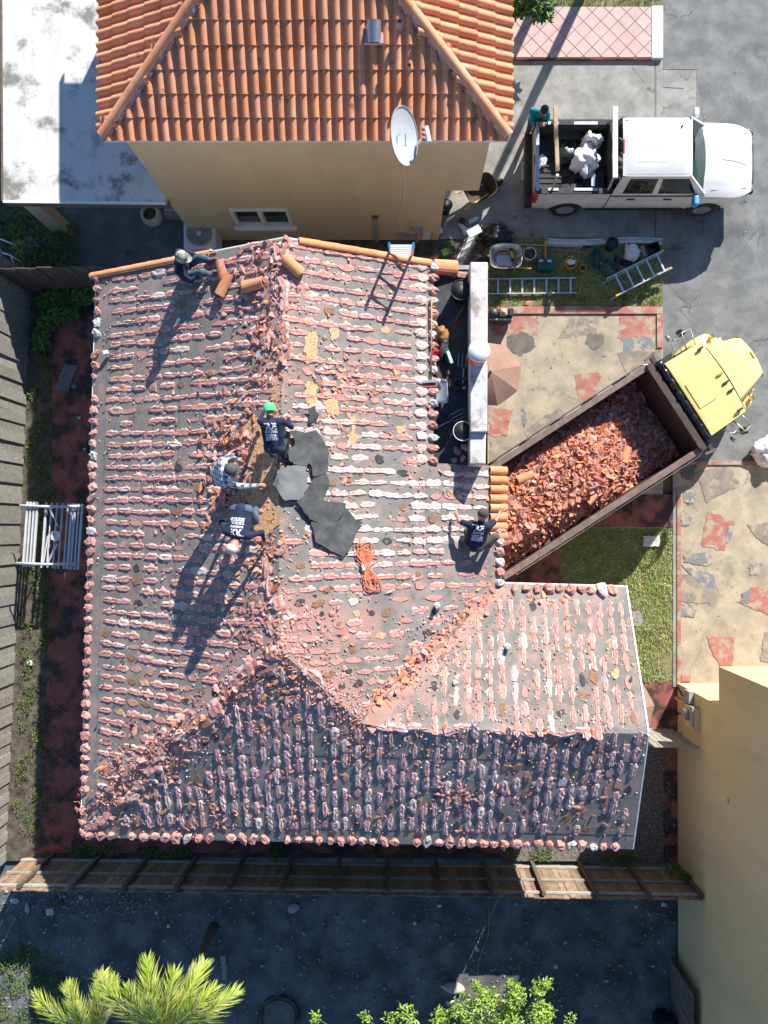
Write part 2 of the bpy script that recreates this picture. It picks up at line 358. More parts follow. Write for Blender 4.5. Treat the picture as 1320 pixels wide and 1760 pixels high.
# patios with painted irregular flagstones
pat1 = slab('patio', [(838, 527), (1139, 527), (1139, 908), (838, 908)], .02, 'tan')
pat2 = slab('front_patio', [(1162, 792), (1700, 792), (1700, 1180), (1162, 1180)], .02, 'tan')
def stone(parent, px, m, seed):
    MB().prism(soft(G2(px), 8, .030, seed), .0, .0215+.0006*seed).build('flagstone', MT[m], parent)
sd_ = 0
for m_, px in (('redpaint', [(842, 541), (924, 541), (925, 577), (900, 573), (842, 578)]), ('greypatch', [(982, 545), (1029, 536), (1025, 575), (959, 583)]),
               ('redpaint', [(1064, 541), (1125, 541), (1127, 588), (1090, 600), (1060, 580)]), ('darkpatch', [(872, 577), (898, 571), (914, 577), (921, 597), (895, 612), (870, 602)]),
               ('darkpatch', [(1010, 576), (1036, 573), (1038, 592), (1020, 603), (1006, 592)]), ('redpaint', [(985, 645), (1029, 640), (1037, 662), (1020, 690), (996, 692)]),
               ('greypatch', [(842, 622), (876, 628), (889, 648), (868, 676), (842, 688)]), ('bluepatch', [(1070, 582), (1118, 578), (1126, 596), (1098, 612), (1072, 605)]),
               ('greypatch', [(1060, 608), (1137, 600), (1137, 640), (1085, 660)]), ('greypatch', [(900, 740), (960, 700), (985, 735), (930, 790)]),
               ('redpaint', [(840, 700), (880, 705), (872, 750), (840, 750)]), ('bluepatch', [(898, 700), (906, 712), (902, 735), (896, 722)]), ('greypatch', [(842, 760), (880, 770), (870, 800), (842, 800)])):
    sd_ += 1; stone(pat1, px, m_, sd_)
for m_, px in (('greypatch', [(1196, 812), (1256, 800), (1270, 834), (1213, 863)]), ('redpaint', [(1214, 877), (1261, 897), (1243, 948), (1205, 936)]),
               ('greypatch', [(1168, 985), (1231, 1000), (1221, 1037), (1168, 1034)]), ('greypatch', [(1283, 903), (1345, 893), (1345, 955), (1303, 928)]),
               ('redpaint', [(1292, 1010), (1345, 1002), (1345, 1066), (1268, 1035)]), ('redpaint', [(1213, 1093), (1263, 1095), (1257, 1147), (1236, 1147)]),
               ('greypatch', [(1312, 1088), (1350, 1080), (1350, 1142), (1306, 1136)]), ('bluepatch', [(1175, 843), (1192, 841), (1194, 862), (1182, 868), (1174, 858)]),
               ('bluepatch', [(1170, 888), (1188, 890), (1184, 904), (1171, 904)]), ('bluepatch', [(1172, 956), (1215, 947), (1226, 965), (1215, 972), (1178, 968)]),
               ('bluepatch', [(1170, 972), (1232, 990), (1230, 1012), (1205, 1005)]), ('darkpatch', [(1168, 806), (1196, 800), (1190, 826), (1172, 822)]),
               ('bluepatch', [(1286, 972), (1308, 968), (1305, 985), (1290, 988)]), ('bluepatch', [(1250, 905), (1262, 900), (1256, 925), (1246, 934)]),
               ('bluepatch', [(1168, 1036), (1200, 1040), (1192, 1060), (1168, 1058)]), ('bluepatch', [(1276, 1018), (1292, 1012), (1284, 1038), (1272, 1034)])):
    sd_ += 1; stone(pat2, px, m_, sd_)
for par, px in ((pat1, [(838, 527.5), (1138, 527.5), (1138, 540), (838, 540)]), (pat1, [(1128, 541), (1138, 541), (1138, 598), (1128, 598)])):
    MB().prism(G2(px), .0, .060).build('border', MT['redpaint'], par)
for px in ([(1162.5, 840), (1169, 840), (1169, 1178), (1162.5, 1178)], [(1170, 1160), (1186, 1160), (1186, 1170), (1170, 1170)], [(1170, 793), (1330, 793), (1330, 799), (1170, 799)]):
    MB().prism(G2(px), .0, .060).build('border', MT['redpaint'], pat2)
slab('kerb', [(1156, 792), (1162, 792), (1162, 1180), (1156, 1180)], .035, 'concrete')
slab('red_path', [(840, 850), (1156, 850), (1156, 906), (963, 906), (963, 1030), (840, 1030)], .032, 'redslab')
slab('red_porch', [(600, 440), (835, 440), (835, 1030), (600, 1030)], .010, 'redslab')
slab('red_side_path', [(1060, 1172), (1163, 1172), (1163, 1255), (1060, 1255)], .014, 'redslab')
slab('side_yard_ground', [(1000, 1255), (1165, 1255), (1165, 1482), (1000, 1482)], .0, 'mulch')
MB().prism(G2([(1140, 1255), (1164, 1255), (1164, 1482), (1140, 1482)]), -.05, .012).build('red_edging', MT['redslab'], bpy.data.objects['side_yard_ground'])
slab('yard_ground', [(30, 470), (330, 470), (330, 1480), (0, 1480)], -.012, 'yard_soil')
slab('red_walk', [(92, 505), (330, 505), (330, 1462), (70, 1462), (82, 1120), (88, 900)], .004, 'redslab')
rw = bpy.data.objects['red_walk']
slab('back_walk', [(60, 1425), (860, 1425), (860, 1466), (60, 1466)], .008, 'redslab')
slab('back_strip', [(860, 1430), (1000, 1430), (1000, 1480), (860, 1480)], .002, 'mulch')
# big square pavers of the side walk showing their joints
for i in range(16):
    for sgn in (1, -1):
        cx, cy = P(120, 960+i*34)[:2]; L = .62
        a = Vector((cx-L, cy-L*sgn*.8, .006)); b = Vector((cx+L, cy+L*sgn*.8, .006))
        MB().beam(a, b, .012, .006).build('joint', MT['darkpatch'], rw)
lawn1 = slab('lawn', [(833, 409), (1139, 409), (1139, 526), (833, 526)], .016, 'lawn')
slab('front_lawn', [(963, 906.5), (1155.5, 906.5), (1155.5, 1171.5), (963, 1171.5)], .016, 'lawn')
slab('verge', [(900, -150), (1139, -150), (1139, 15.5), (900, 15.5)], .016, 'lawn')
def joined(name, mb, m, label, cat, kind='stuff', rn=None, smooth=False):
    me = mb.mesh(name, m, smooth)
    if rn is not None:
        at = me.attributes.new('rnd', 'FLOAT', 'POINT'); at.data.foreach_set('value', rn)
    o = link(name, me); tag(o, label, cat, kind=kind); return o
def grass(name, px, dens, h, label, thin=None, key='grassblade'):
    poly = G2(px); xs = [p[0] for p in poly]; ys = [p[1] for p in poly]
    n = int((max(xs)-min(xs))*(max(ys)-min(ys))*dens); mb = MB(); rn = []
    for i in range(n):
        x, y = random.uniform(min(xs), max(xs)), random.uniform(min(ys), max(ys))
        if not inside((x, y), poly): continue
        d = noise.noise(Vector((x*1.3, y*1.3, 3.1)))
        if thin is not None and d+random.uniform(-.3, .3) < thin: continue
        a = random.uniform(0, 6.28); hh = h*random.uniform(.5, 1.3); w = random.uniform(.006, .012); le = random.uniform(.3, 1.1)*hh
        ca, sa = math.cos(a), math.sin(a)
        mb.add([(x-sa*w, y+ca*w, .01), (x+sa*w, y-ca*w, .01), (x+ca*le*.5+sa*w*.7, y+sa*le*.5-ca*w*.7, hh*.7), (x+ca*le, y+sa*le, hh)], [(0, 1, 2), (0, 2, 3)])
        rn += [random.random()]*4
    return joined(name, mb, MT[key], label, 'grass', rn=rn)
grass('lawn_grass', [(836, 411), (1137, 411), (1137, 524), (836, 524)], 900, .07, 'short grass of the strip where the tools lie', -.15)
grass('front_lawn_grass', [(964, 907), (1155, 907), (1155, 1171), (964, 1171)], 1300, .07, 'sunlit short grass beside the dump truck and front path', -.32)
grass('verge_grass', [(905, -60), (1138, -60), (1138, 15), (905, 15)], 700, .08, 'grass verge above the pink tiled walkway', -.3)
# ------------------------------------------------------------------ the house being re-roofed
PI_ = .454; ZE = 4.2; XE = 2.125
A_, B_, C_, D_ = (P(*q, ZE).xy for q in ((140, 1437), (166, 472), (1087, 1457), (1075, 1010))); V_ = Vector((XE, P(855, 1004, ZE).y))
def line(p, q):                                   # unit direction and inward (left) normal
    d = (q-p).normalized(); return p, d, Vector((-d.y, d.x))
LW = (B_, (A_-B_).normalized(), None); 
def mkline(p, q, inner):
    d = (q-p).normalized(); n = Vector((-d.y, d.x))
    if n.dot(Vector(inner)-p) < 0: n = -n
    return p, d, n
SL = {'W': mkline(A_, B_, (0, 0)), 'E': mkline(Vector((XE, -2)), Vector((XE, 6)), (0, 0)), 'S': mkline(A_, C_, (0, 0)), 'N': mkline(V_, D_, (3, -5))}
def dist(s, x, y): p, d, n = SL[s]; return (x-p.x)*n.x+(y-p.y)*n.y
def zs(s, x, y): return ZE+PI_*dist(s, x, y)
def roofz(x, y):
    m = min(zs('W', x, y), zs('E', x, y), zs('S', x, y)); w = min(zs('N', x, y), zs('S', x, y)); return max(m, w)
def which(x, y):
    c = {s: zs(s, x, y) for s in SL}; m = min(('W', 'E', 'S'), key=lambda s: c[s]); w = min(('N', 'S'), key=lambda s: c[s])
    return m if c[m] >= c[w] else w
def RP(px, py, dz=0.0):
    z = 5.0
    for _ in range(8):
        p = P(px, py, z+dz); z = roofz(p.x, p.y)
    return P(px, py, z+dz)
def nrm(s): n = SL[s][2]; return Vector((-n.x*PI_, -n.y*PI_, 1)).normalized()
def meet(*ss):                                    # plan point where planes are level
    M = []; r = []
    for s in ss[1:]:
        a, b = SL[ss[0]], SL[s]; M.append([a[2].x-b[2].x, a[2].y-b[2].y]); r.append(a[0].dot(a[2])-b[0].dot(b[2]))
    return Vector(np.linalg.solve(np.array(M), np.array(r)))
R2_ = meet('W', 'E', 'S'); W1_ = meet('E', 'S', 'N')
def ridge_at(y): 
    a, b = SL['W'], SL['E']; return (a[0].dot(a[2])-b[0].dot(b[2])-(a[2].y-b[2].y)*y)/(a[2].x-b[2].x)
R1_ = Vector((ridge_at(5.51), 5.51))
def wridge_at(x):
    a, b = SL['S'], SL['N']; return (a[0].dot(a[2])-b[0].dot(b[2])-(a[2].x-b[2].x)*x)/(a[2].y-b[2].y)
W2_ = Vector((4.86, wridge_at(4.86)))
DX = .66                                          # where the slope stops at the flat deck
EP = {'W': [[A_, B_, R1_, R2_]], 'S': [[A_, R2_, W1_, W2_, C_]], 'N': [[V_, W1_, W2_, D_]],
      'E': [[R1_, R2_, W1_, Vector((DX, ((V_-W1_)*((DX-W1_.x)/(V_.x-W1_.x))+W1_).y)), Vector((DX, 5.58))],
            [Vector((DX, ((V_-W1_)*((DX-W1_.x)/(V_.x-W1_.x))+W1_).y)), V_, Vector((XE, 1.40)), Vector((DX, 1.40))]]}
# felt: grey roll felt with terracotta dust along the hips and the valley
m, nt, bs = nodes('felt'); MT['felt'] = m
p = pos(nt); c = mixc(nt, sstep(nt, ntex(nt, 1.3, 7, p), .3, .72), (.165, .158, .146), (.24, .232, .215))
c = mixc(nt, mth(nt, 'MULTIPLY', sstep(nt, ntex(nt, 2.7, 7, p), .56, .74), .75), c, (.085, .082, .078))
c = mixc(nt, mth(nt, 'MULTIPLY', sstep(nt, ntex(nt, .8, 6, p), .52, .72), .5), c, (.22, .195, .165))
oi = nt.nodes.new('ShaderNodeObjectInfo')
hsv = nt.nodes.new('ShaderNodeHueSaturation'); nt.links.new(c, hsv.inputs['Color']); nt.links.new(mth(nt, 'MULTIPLY_ADD', oi.outputs['Random'], .26, .87), hsv.inputs['Value']); c = hsv.outputs[0]
def segd(nt, p, a, b):
    a3, b3 = Vector((a[0], a[1], 0)), Vector((b[0], b[1], 0)); d = (b3-a3); L = d.length; d /= L
    fl = scaled(nt, p, (1, 1, 0)); s = nt.nodes.new('ShaderNodeVectorMath'); s.operation = 'SUBTRACT'; nt.links.new(fl, s.inputs[0]); s.inputs[1].default_value = a3
    dt = nt.nodes.new('ShaderNodeVectorMath'); dt.operation = 'DOT_PRODUCT'; nt.links.new(s.outputs[0], dt.inputs[0]); dt.inputs[1].default_value = d
    cl = nt.nodes.new('ShaderNodeClamp'); nt.links.new(dt.outputs['Value'], cl.inputs[0]); cl.inputs[2].default_value = L
    sc_ = nt.nodes.new('ShaderNodeVectorMath'); sc_.operation = 'SCALE'; sc_.inputs[0].default_value = d; nt.links.new(cl.outputs[0], sc_.inputs['Scale'])
    di = nt.nodes.new('ShaderNodeVectorMath'); di.operation = 'DISTANCE'; nt.links.new(s.outputs[0], di.inputs[0]); nt.links.new(sc_.outputs[0], di.inputs[1])
    return di.outputs['Value']
d_ = None
for a, b in ((A_, R2_), (R2_+Vector((.2, .2)), W1_), (W1_, V_), (Vector((-2.3, 5.4)), Vector((-2.4, 2.9))), (R2_+Vector((-.3, .8)), R2_+Vector((1.6, .3)))):
    q = segd(nt, p, a, b)
    if b is V_: q = mth(nt, 'MULTIPLY', q, 1.9)
    d_ = q if d_ is None else mth(nt, 'MINIMUM', d_, q)
nz = ntex(nt, 2.4, 8, p, .65)
dust = sstep(nt, mth(nt, 'SUBTRACT', mth(nt, 'MULTIPLY', nz, 1.7), d_), .18, .85)
c = mixc(nt, mth(nt, 'MULTIPLY', dust, .78), c, mixc(nt, ntex(nt, 7, 5, p), (.34, .175, .14), (.48, .29, .245)))
c = mixc(nt, mth(nt, 'MULTIPLY', sstep(nt, ntex(nt, 2.6, 8, p, .65), .44, .66), .55), c, (.40, .225, .19))
c = mixc(nt, mth(nt, 'MULTIPLY', sstep(nt, ntex(nt, 22, 4, p, .6), .66, .72), .5), c, (.5, .36, .32))
nt.links.new(c, bs.inputs['Base Color']); bs.inputs['Roughness'].default_value = .85
bump(nt, bs, ntex(nt, 5, 6, p), .35, .02)

house = thing('stripped_house', 'low house with half-stripped tile roof where the roofers work', 'house')
def q3(p, z): return (p[0], p[1], z)
wl = MB().prism([(-6.3, -6.1), (4.4, -6.25), (4.35, -1.7), (.1, -1.7), (.1, 5.2), (-6.1, 5.2)], 0, ZE-.14)
wl.build('wall', MT['stucco'], house)
gb = MB()
gb.prism([(-6.1, 0), (0.1, 0), (0.1, .85), (-2.25, 1.92), (-6.1, .2)], -.05, .05, M=Matrix.Translation((0, 5.15, ZE-.14)) @ Matrix.Rotation(R(90), 4, 'X'))
gb.build('gable_wall', MT['stucco'], house)
MB().prism([(0, 0), (4.5, 0), (2.2, 1.15)], -.05, .05, M=frame((4.35, -6.2, ZE-.14), (0, 1, 0), (1, 0, 0))).build('gable_wall', MT['stucco'], house)
for x in (1.5,):
    for y in (1.7, 5.2):
        MB().box((x, y, 2.2), (.22, .22, 4.4)).build('porch_post', MT['stucco'], house)
# roof deck (boards under the felt) and felt courses
roof = None
for s in 'WESN':
    for pi, poly in enumerate(EP[s]):
        mb = MB(); n = len(poly); pts = [tuple(q) for q in poly]
        mb.add([(x, y, zs(s, x, y)-.012) for x, y in pts]+[(x, y, zs(s, x, y)-.14) for x, y in pts], [tuple(range(n)), tuple(range(2*n-1, n-1, -1))]+[((i+1) % n, i, n+i, n+(i+1) % n) for i in range(n)])
        mb.build('roof_deck', MT['osb_dark'], house)
        p0, dd, nn = SL[s]; off = 0.0; k = 0
        cuts = [0, .34]
        while cuts[-1] < 6: cuts.append(cuts[-1]+random.uniform(.84, .94))
        for i in range(len(cuts)-1):
            lo, hi = cuts[i], cuts[i+1]+.06
            c0 = p0.dot(nn); q = clip(pts, nn.x, nn.y, c0+hi); q = clip(q, -nn.x, -nn.y, -(c0+lo)) if len(q) > 2 else []
            if len(q) < 3: continue
            mb = MB(); lift = .002+.005*(i % 2)
            z_ = [zs(s, x, y)+lift+(.007 if dist(s, x, y) < lo+.01 else 0) for x, y in q]; n = len(q)
            mb.add([(x, y, z_[t]) for t, (x, y) in enumerate(q)]+[(x, y, z_[t]-.012) for t, (x, y) in enumerate(q)], [tuple(range(n))]+[((t+1) % n, t, n+t, n+(t+1) % n) for t in range(n)])
            mb.build('felt_course', MT['felt'], house)
# fascia boards round the eaves
def fascia(a, b, za, zb, m='whitepaint', h=.17, off=.0):
    MB().beam((a[0], a[1], za-.10), (b[0], b[1], zb-.10), .03, h).build('fascia', MT[m], house)
fascia(A_+Vector((-.02, 0)), B_+Vector((-.02, 0)), ZE, ZE); fascia(A_+Vector((0, -.02)), C_+Vector((0, -.02)), ZE, ZE); fascia(V_+Vector((.02, .02)), D_+Vector((0, .02)), ZE, ZE)
fascia(B_+Vector((0, .02)), R1_+Vector((0, .02)), ZE, zs('W', *R1_)); fascia(R1_+Vector((0, .02)), (DX, 5.54), zs('E', *R1_), zs('E', DX, 5.5))
fascia(W2_+Vector((.03, 0)), C_+Vector((.02, 0)), zs('S', *W2_), ZE, 'alu_white', .19); fascia(W2_+Vector((.03, 0)), D_+Vector((.03, 0)), zs('N', *W2_), ZE, 'alu_white', .19)
fascia((XE+.02, V_.y), (XE+.02, 1.40), ZE, ZE)
# flat deck with parapet
dk = MB().prism([(DX-.02, 1.38), (1.39, 1.38), (1.39, 5.56), (DX-.02, 5.56)], 4.49, 4.65); dk.build('flat_deck', MT['deckfelt'], house)
MB().prism([(DX-.03, 1.41), (DX, 1.41), (DX, 5.54), (DX-.03, 5.54)], 4.55, 4.84).build('upstand', MT['deckfelt'], house)
for (ya, yb, zt, w) in ((2.0, 5.42, 5.2, .355), (1.36, 1.995, 5.1, .33)):
    pp = MB().prism([(1.385, ya), (1.385+w-.012, ya), (1.385+w, yb), (1.385, yb)], 4.25, zt).build('parapet', MT['parapet'], house); bevel(pp, .02, 2)
MB().prism([(.9, 5.44), (1.74, 5.45), (1.74, 5.52), (.9, 5.54)], 4.49, 4.71).build('coping', MT['trimgrey'], house)
# --- mortar pats left by the tiles
def pat_mesh(seed, mname):
    rr = random.Random(seed); st = 6; prof = [(-.74, -.03), (-.46, .30), (-.34, .88), (0, .74), (.32, .92), (.45, .34), (.72, -.03)]
    mb = MB(); vs = []; sk = rr.uniform(-.12, .12)
    for i in range(st):
        t = i/(st-1)-.5; env = (1-abs(2*t)**4)*.38+.62; jw = rr.uniform(.62, 1.22)*env
        for j, (a, b) in enumerate(prof):
            e = 1 if j in (0, 6) else 0
            vs.append((t+rr.uniform(-.05, .05)*(1+e), a*jw+sk*t+rr.uniform(-.06, .06)*(1+2.5*e), max(-.05, b*(.45+.55*env)*rr.uniform(.75, 1.15)) if not e else -.08))
    m7 = len(prof)
    fs = [(i*m7+j, i*m7+j+1, (i+1)*m7+j+1, (i+1)*m7+j) for i in range(st-1) for j in range(m7-1)]
    fs += [tuple(range(m7-1, -1, -1)), tuple((st-1)*m7+j for j in range(m7))]
    mb.add(vs, fs)
    for t_i in range(len(fs)-2): mb.m[t_i] = 1 if (t_i % (m7-1)) in (0, m7-2) and rr.random() < .8 else 0
    return mb
NV = 16
mk('mortar_rim', (.54, .40, .36), (.62, .54, .51), 18, .92, bmp=.4, vary=.12, c3=(.30, .27, .26), s3=6, lo3=.58, hi3=.7)
PATV = [pat_mesh(100+i, '') for i in range(NV)]
PATM = {}
def pat_data(i, mk_):
    if (i, mk_) not in PATM: PATM[(i, mk_)] = PATV[i].mesh('mortar_pat', [MT[mk_], MT['mortar_rim']])
    return PATM[(i, mk_)]
OSB_BIG = G2([(0, 0)])
def rpoly(pxs, dz=0.0): return [tuple(RP(a, b, dz)[:2]) for a, b in pxs]
osb_polys = [
    [(418, 722), (452, 715), (470, 690), (478, 700), (479, 900), (452, 925), (420, 900), (398, 868), (405, 850), (430, 805), (408, 795)],
    [(463, 648), (480, 645), (480, 690), (466, 690)],
    [(526, 572), (545, 568), (548, 585), (541, 622), (528, 626), (524, 600)], [(565, 563), (583, 560), (581, 582), (571, 587)],
    [(524, 655), (545, 657), (546, 698), (532, 700), (525, 680)], [(556, 688), (580, 682), (582, 708), (566, 719)],
    [(600, 716), (616, 718), (610, 742), (623, 752), (612, 766), (598, 760), (604, 740)], [(672, 632), (690, 633), (682, 646), (673, 644)],
    [(680, 733), (696, 732), (690, 747), (681, 743)]]
OSBW = [rpoly(q) for q in osb_polys]
SPACING = .233
cands = []                                         # (size, matrix, variant, material)
spots = []
def slope_mat(s, x, y):
    # whitish mortar in the middle of the east slope, mauve on the shaded south slope
    n = noise.noise(Vector((x*.5, y*.5, 1.7)))
    if s == 'E':
        w = 1.1-abs(y-.9)/1.9+n*.6; return 'mortar_white' if w > .45 else 'mortar_pink'
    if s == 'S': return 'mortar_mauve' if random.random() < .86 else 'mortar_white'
    if s == 'N': return 'mortar_white' if random.random() < .15 else 'mortar_pink'
    return 'mortar_pink' if random.random() < .95 else 'mortar_white'
hips = [(A_, R2_), (R2_, W1_), (W1_, V_)]
def d_seg(p, a, b):
    ab = b-a; t = max(0, min(1, (p-a).dot(ab)/ab.length_squared)); return (p-(a+ab*t)).length
for s, (u0, u1), (v0, v1) in (('W', (-.1, 12.4), (.40, 4.8)), ('E', (-6, 9), (.25, 5.2)), ('S', (0, 13.2), (.30, 5.0)), ('N', (-3.4, 8.5), (.30, 3.3))):
    p0, dd, nn = SL[s]; N3 = nrm(s); up = Vector((nn.x, nn.y, PI_)).normalized()
    u = u0+.1
    while u < u1:
        u += SPACING*random.uniform(.985, 1.015); v = v0+random.uniform(-.06, .06); keep = .93
        if s == 'E' and u > 3.6: pass
        while v < v1:
            L = random.uniform(.28, .36); vc = v+L/2; v += L*random.choice((.98, 1.02, 1.06, 1.14))
            q = p0+dd*(u+.045*noise.noise(Vector((u*3.1, vc*1.3, 5.0))))+nn*vc; x, y = q
            if not any(inside((x, y), [tuple(t) for t in poly]) for poly in EP[s]): continue
            if x > 4.74 or (s == 'E' and x > DX-.30 and y > 1.3): continue
            dh = min(d_seg(q, a, b) for a, b in hips)
            if dh < .16 or (s == 'E' and abs(x-ridge_at(y)) < .12) or (s == 'W' and abs(x-ridge_at(y)) < .18): continue
            if any(inside((x, y), o) for o in OSBW): continue
            nz_ = noise.noise(Vector((x*.9, y*.9, 7.7)))
            prob = .92 if s != 'W' or abs((vc % .93)-.3) > .09 else .6
            if dh < .9: prob = .62
            if s == 'E' and y < -1.2: prob = .38
            if s == 'E' and y < .2 and x > .9: prob = .45
            if s == 'E' and x < ridge_at(y)+1.0 and -1.2 < y < 2.0: prob = .55
            if s == 'S' and x > 2.2: prob = .72
            if s == 'S': prob *= .86; v += random.choice((0, 0, .05, .10))
            if s == 'N': prob = .66
            if s == 'S' and x < -4.6: prob = .6
            if nz_ < -.33: prob -= .3
            z = zs(s, x, y)
            if random.random() > prob:
                spots.append((s, x, y, z, up, N3)); continue
            W = random.choice((.09, .105, .115, .125, .145))*random.uniform(.9, 1.1); hgt = random.uniform(.020, .038)
            if s == 'S': W = random.uniform(.09, .14); hgt = random.uniform(.030, .052)
            if s == 'N': W = random.uniform(.09, .12); hgt = random.uniform(.02, .035)
            if s == 'E' and y < -1.0: hgt *= .7; L *= .95
            yaw = random.uniform(-.05, .05); ax = (Matrix.Rotation(yaw, 3, N3) @ up)
            M = frame((x, y, z+.008), ax, N3) @ Matrix.Diagonal((L*1.07, W, hgt, 1))
            cands.append((L*W*(1 if s != 'N' else .9)*random.uniform(.9, 1.1), M, random.randrange(NV), slope_mat(s, x, y)))
cands.sort(key=lambda t: -t[0])
for sz, M, vi, mk_ in cands[:300]:
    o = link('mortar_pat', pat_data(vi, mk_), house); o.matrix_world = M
mats4 = ['mortar_pink', 'mortar_white', 'mortar_mauve', 'mortar_grey']
mb = MB(); rn = []
for sz, M, vi, mk_ in cands[300:]:
    mb.add(PATV[vi].v, PATV[vi].f, mats4.index(mk_), M)
    for t_i, q_i in enumerate(PATV[vi].m):
        if q_i: mb.m[len(mb.m)-len(PATV[vi].m)+t_i] = 4
    rn += [random.random()]*len(PATV[vi].v)
me = mb.mesh('mortar_remains', [MT[k] for k in mats4+['mortar_rim']]); at = me.attributes.new('rnd', 'FLOAT', 'POINT'); at.data.foreach_set('value', rn)
o = link('mortar_remains', me, house); o['kind'] = 'stuff'
# stains, bare plywood and tar spots where a pat came off
def blob(r1, r2, n=11, seed=0):
    rr = random.Random(seed); ph = rr.uniform(0, 6)
    return [((r1*math.cos(t)*(1+.25*math.sin(2*t+ph)+rr.uniform(-.26, .26))), (r2*math.sin(t)*(1+rr.uniform(-.30, .30)))) for t in [2*math.pi*i/n for i in range(n)]]
mb = MB(); sp_m = ['mortar_pink', 'osb_dark', 'tarspot', 'mortar_grey', 'osb']
for i, (s, x, y, z, up, N3) in enumerate(spots):
    r = random.random(); mi = 0 if r < .62 else 1 if r < .80 else 2 if r < .94 else 3 if r < .97 else 4
    if random.random() < .35: continue
    sx = random.uniform(.10, .17) if mi == 0 else random.uniform(.07, .13)
    mb.prism(blob(sx, random.uniform(.045, .075)*(1 if mi == 0 else 1.2), 10, i), .0, .018+.001*(i % 4), mi, frame((x, y, z), up, N3))
    if mi == 0 and random.random() < .4: mb.prism(blob(.06, .045, 8, i+900), .0, .0245, random.choice((1, 2)), frame((x+random.uniform(-.05, .05), y+random.uniform(-.05, .05), z), up, N3))
o = mb.build('bare_spots', [MT[k] for k in sp_m], house); o['kind'] = 'stuff'
for i, q in enumerate(OSBW):
    s = which(*q[0]) if i > 1 else 'W'
    q2 = soft(q, 4, .03, 50+i); n = len(q2); mb = MB()
    mb.add([(x, y, zs(s, x, y)+.022) for x, y in q2]+[(x, y, zs(s, x, y)) for x, y in q2], [tuple(range(n)), tuple(range(2*n-1, n-1, -1))]+[(t, (t+1) % n, n+(t+1) % n, n+t) for t in range(n)])
    bm = bmesh.new(); me_ = mb.mesh('bare_plywood', MT['osb']); bm.from_mesh(me_); bmesh.ops.recalc_face_normals(bm, faces=bm.faces); bm.to_mesh(me_); bm.free()
    link('bare_plywood', me_, house)
# --- mortar plugs along the eaves
def lump(seed, n1=8, n2=4):
    rr = random.Random(seed); mb = MB(); vs = []
    for i in range(n2):
        ph = i/(n2-1)*math.pi/2
        for j in range(n1):
            a = 2*math.pi*j/n1; r = (math.cos(ph)**.6)*rr.uniform(.68, 1.22)+.02
            vs.append((r*math.cos(a), r*math.sin(a), min(math.sin(ph), .74)*rr.uniform(.8, 1.15)))
    fs = [(i*n1+j, i*n1+(j+1) % n1, (i+1)*n1+(j+1) % n1, (i+1)*n1+j) for i in range(n2-1) for j in range(n1)]+[tuple((n2-1)*n1+j for j in range(n1))]
    return mb.add(vs, fs)
LV = [lump(i) for i in range(16)]
LD = {k: [v.mesh('mortar_plug', MT[k]) for v in LV] for k in ('mortar_pink', 'mortar_grey', 'mortar_white', 'shard_pink')}
def plugs(s, u0, u1, v, r, mk_, h=.11, skip=.06, out=0.0):
    p0, dd, nn = SL[s]; u = u0
    while u < u1:
        q = p0+dd*u+nn*(v+random.uniform(-.012, .012)); u += SPACING*random.uniform(.92, 1.08)
        if random.random() < skip: continue
        x, y = q; k = mk_ if random.random() < .86 else random.choice(('mortar_grey', 'shard_pink'))
        o = link('mortar_plug', random.choice(LD[k]), house)
        o.matrix_world = frame((x, y, zs(s, x, y)), (nn.x, nn.y, PI_), nrm(s)) @ Matrix.Rotation(random.uniform(-.7, .7), 4, 'Z') @ Matrix.Rotation(random.uniform(-.25, .25), 4, 'X') @ Matrix.Diagonal((r*random.uniform(.7, 1.5), r*random.uniform(.6, 1.12), h*random.uniform(.8, 1.15), 1))
plugs('W', .1, 12.1, .05, .108, 'mortar_pink', .085, .09)
plugs('S', .2, 11.75, .05, .115, 'mortar_pink', .12, .12)
plugs('N', .3, 2.5, .07, .12, 'shard_pink', .12, .1)
p0 = SL['E']
for i in range(18):                                # two rows beside the flat deck
    y = 5.42-i*.233
    for x, r, k, h in ((.40, .13, 'mortar_white', .055), (DX-.02, .11, 'shard_pink' if i % 3 else 'mortar_grey', .12)):
        o = link('mortar_plug', random.choice(LD[k]), house)
        o.matrix_world = frame((x, y+random.uniform(-.02, .02), zs('E', x, y)-(.02 if x > .6 else 0)), (1, 0, -PI_), nrm('E')) @ Matrix.Diagonal((r*1.15, r*.75, h, 1))
for i in range(6):
    y = -.1-i*.252*.75+.1
    o = link('mortar_plug', random.choice(LD['mortar_grey' if i % 2 else 'shard_pink']), house)
    o.matrix_world = frame((XE-.03, .0-i*.22, zs('E', XE-.03, 0)), (1, 0, -PI_), nrm('E')) @ Matrix.Diagonal((.13, .1, .12, 1))
# --- barrel tiles
def barrel(w=.115, h=.095, L=.42, t=.016, taper=.9, n=8):
    mb = MB(); vs = []
    for (x, k) in ((-L/2, 1.0), (L/2, taper)):
        for rr_ in (0, t):
            for j in range(n+1):
                a = math.pi*j/n; vs.append((x, -(w*k-rr_)*math.cos(a), (h*k-rr_)*math.sin(a)))
    m = n+1
    fs = []
    for j in range(n):
        fs += [(j, j+1, 2*m+j+1, 2*m+j), (m+j+1, m+j, 3*m+j, 3*m+j+1), (j+1, j, m+j, m+j+1), (2*m+j, 2*m+j+1, 3*m+j+1, 3*m+j)]
    fs += [(0, 2*m, 3*m, m), (n, m+n, 3*m+n, 2*m+n)]
    return mb.add(vs, fs)
bar = barrel(.09, .075, .42); bar_me = bar.mesh('barrel_tile', MT['terracotta_new'], False)
def place_tile(name, me, M, parent=None):
    o = link(name, me, parent); o.matrix_world = M; return o
EY = Vector((0, 1, 0))
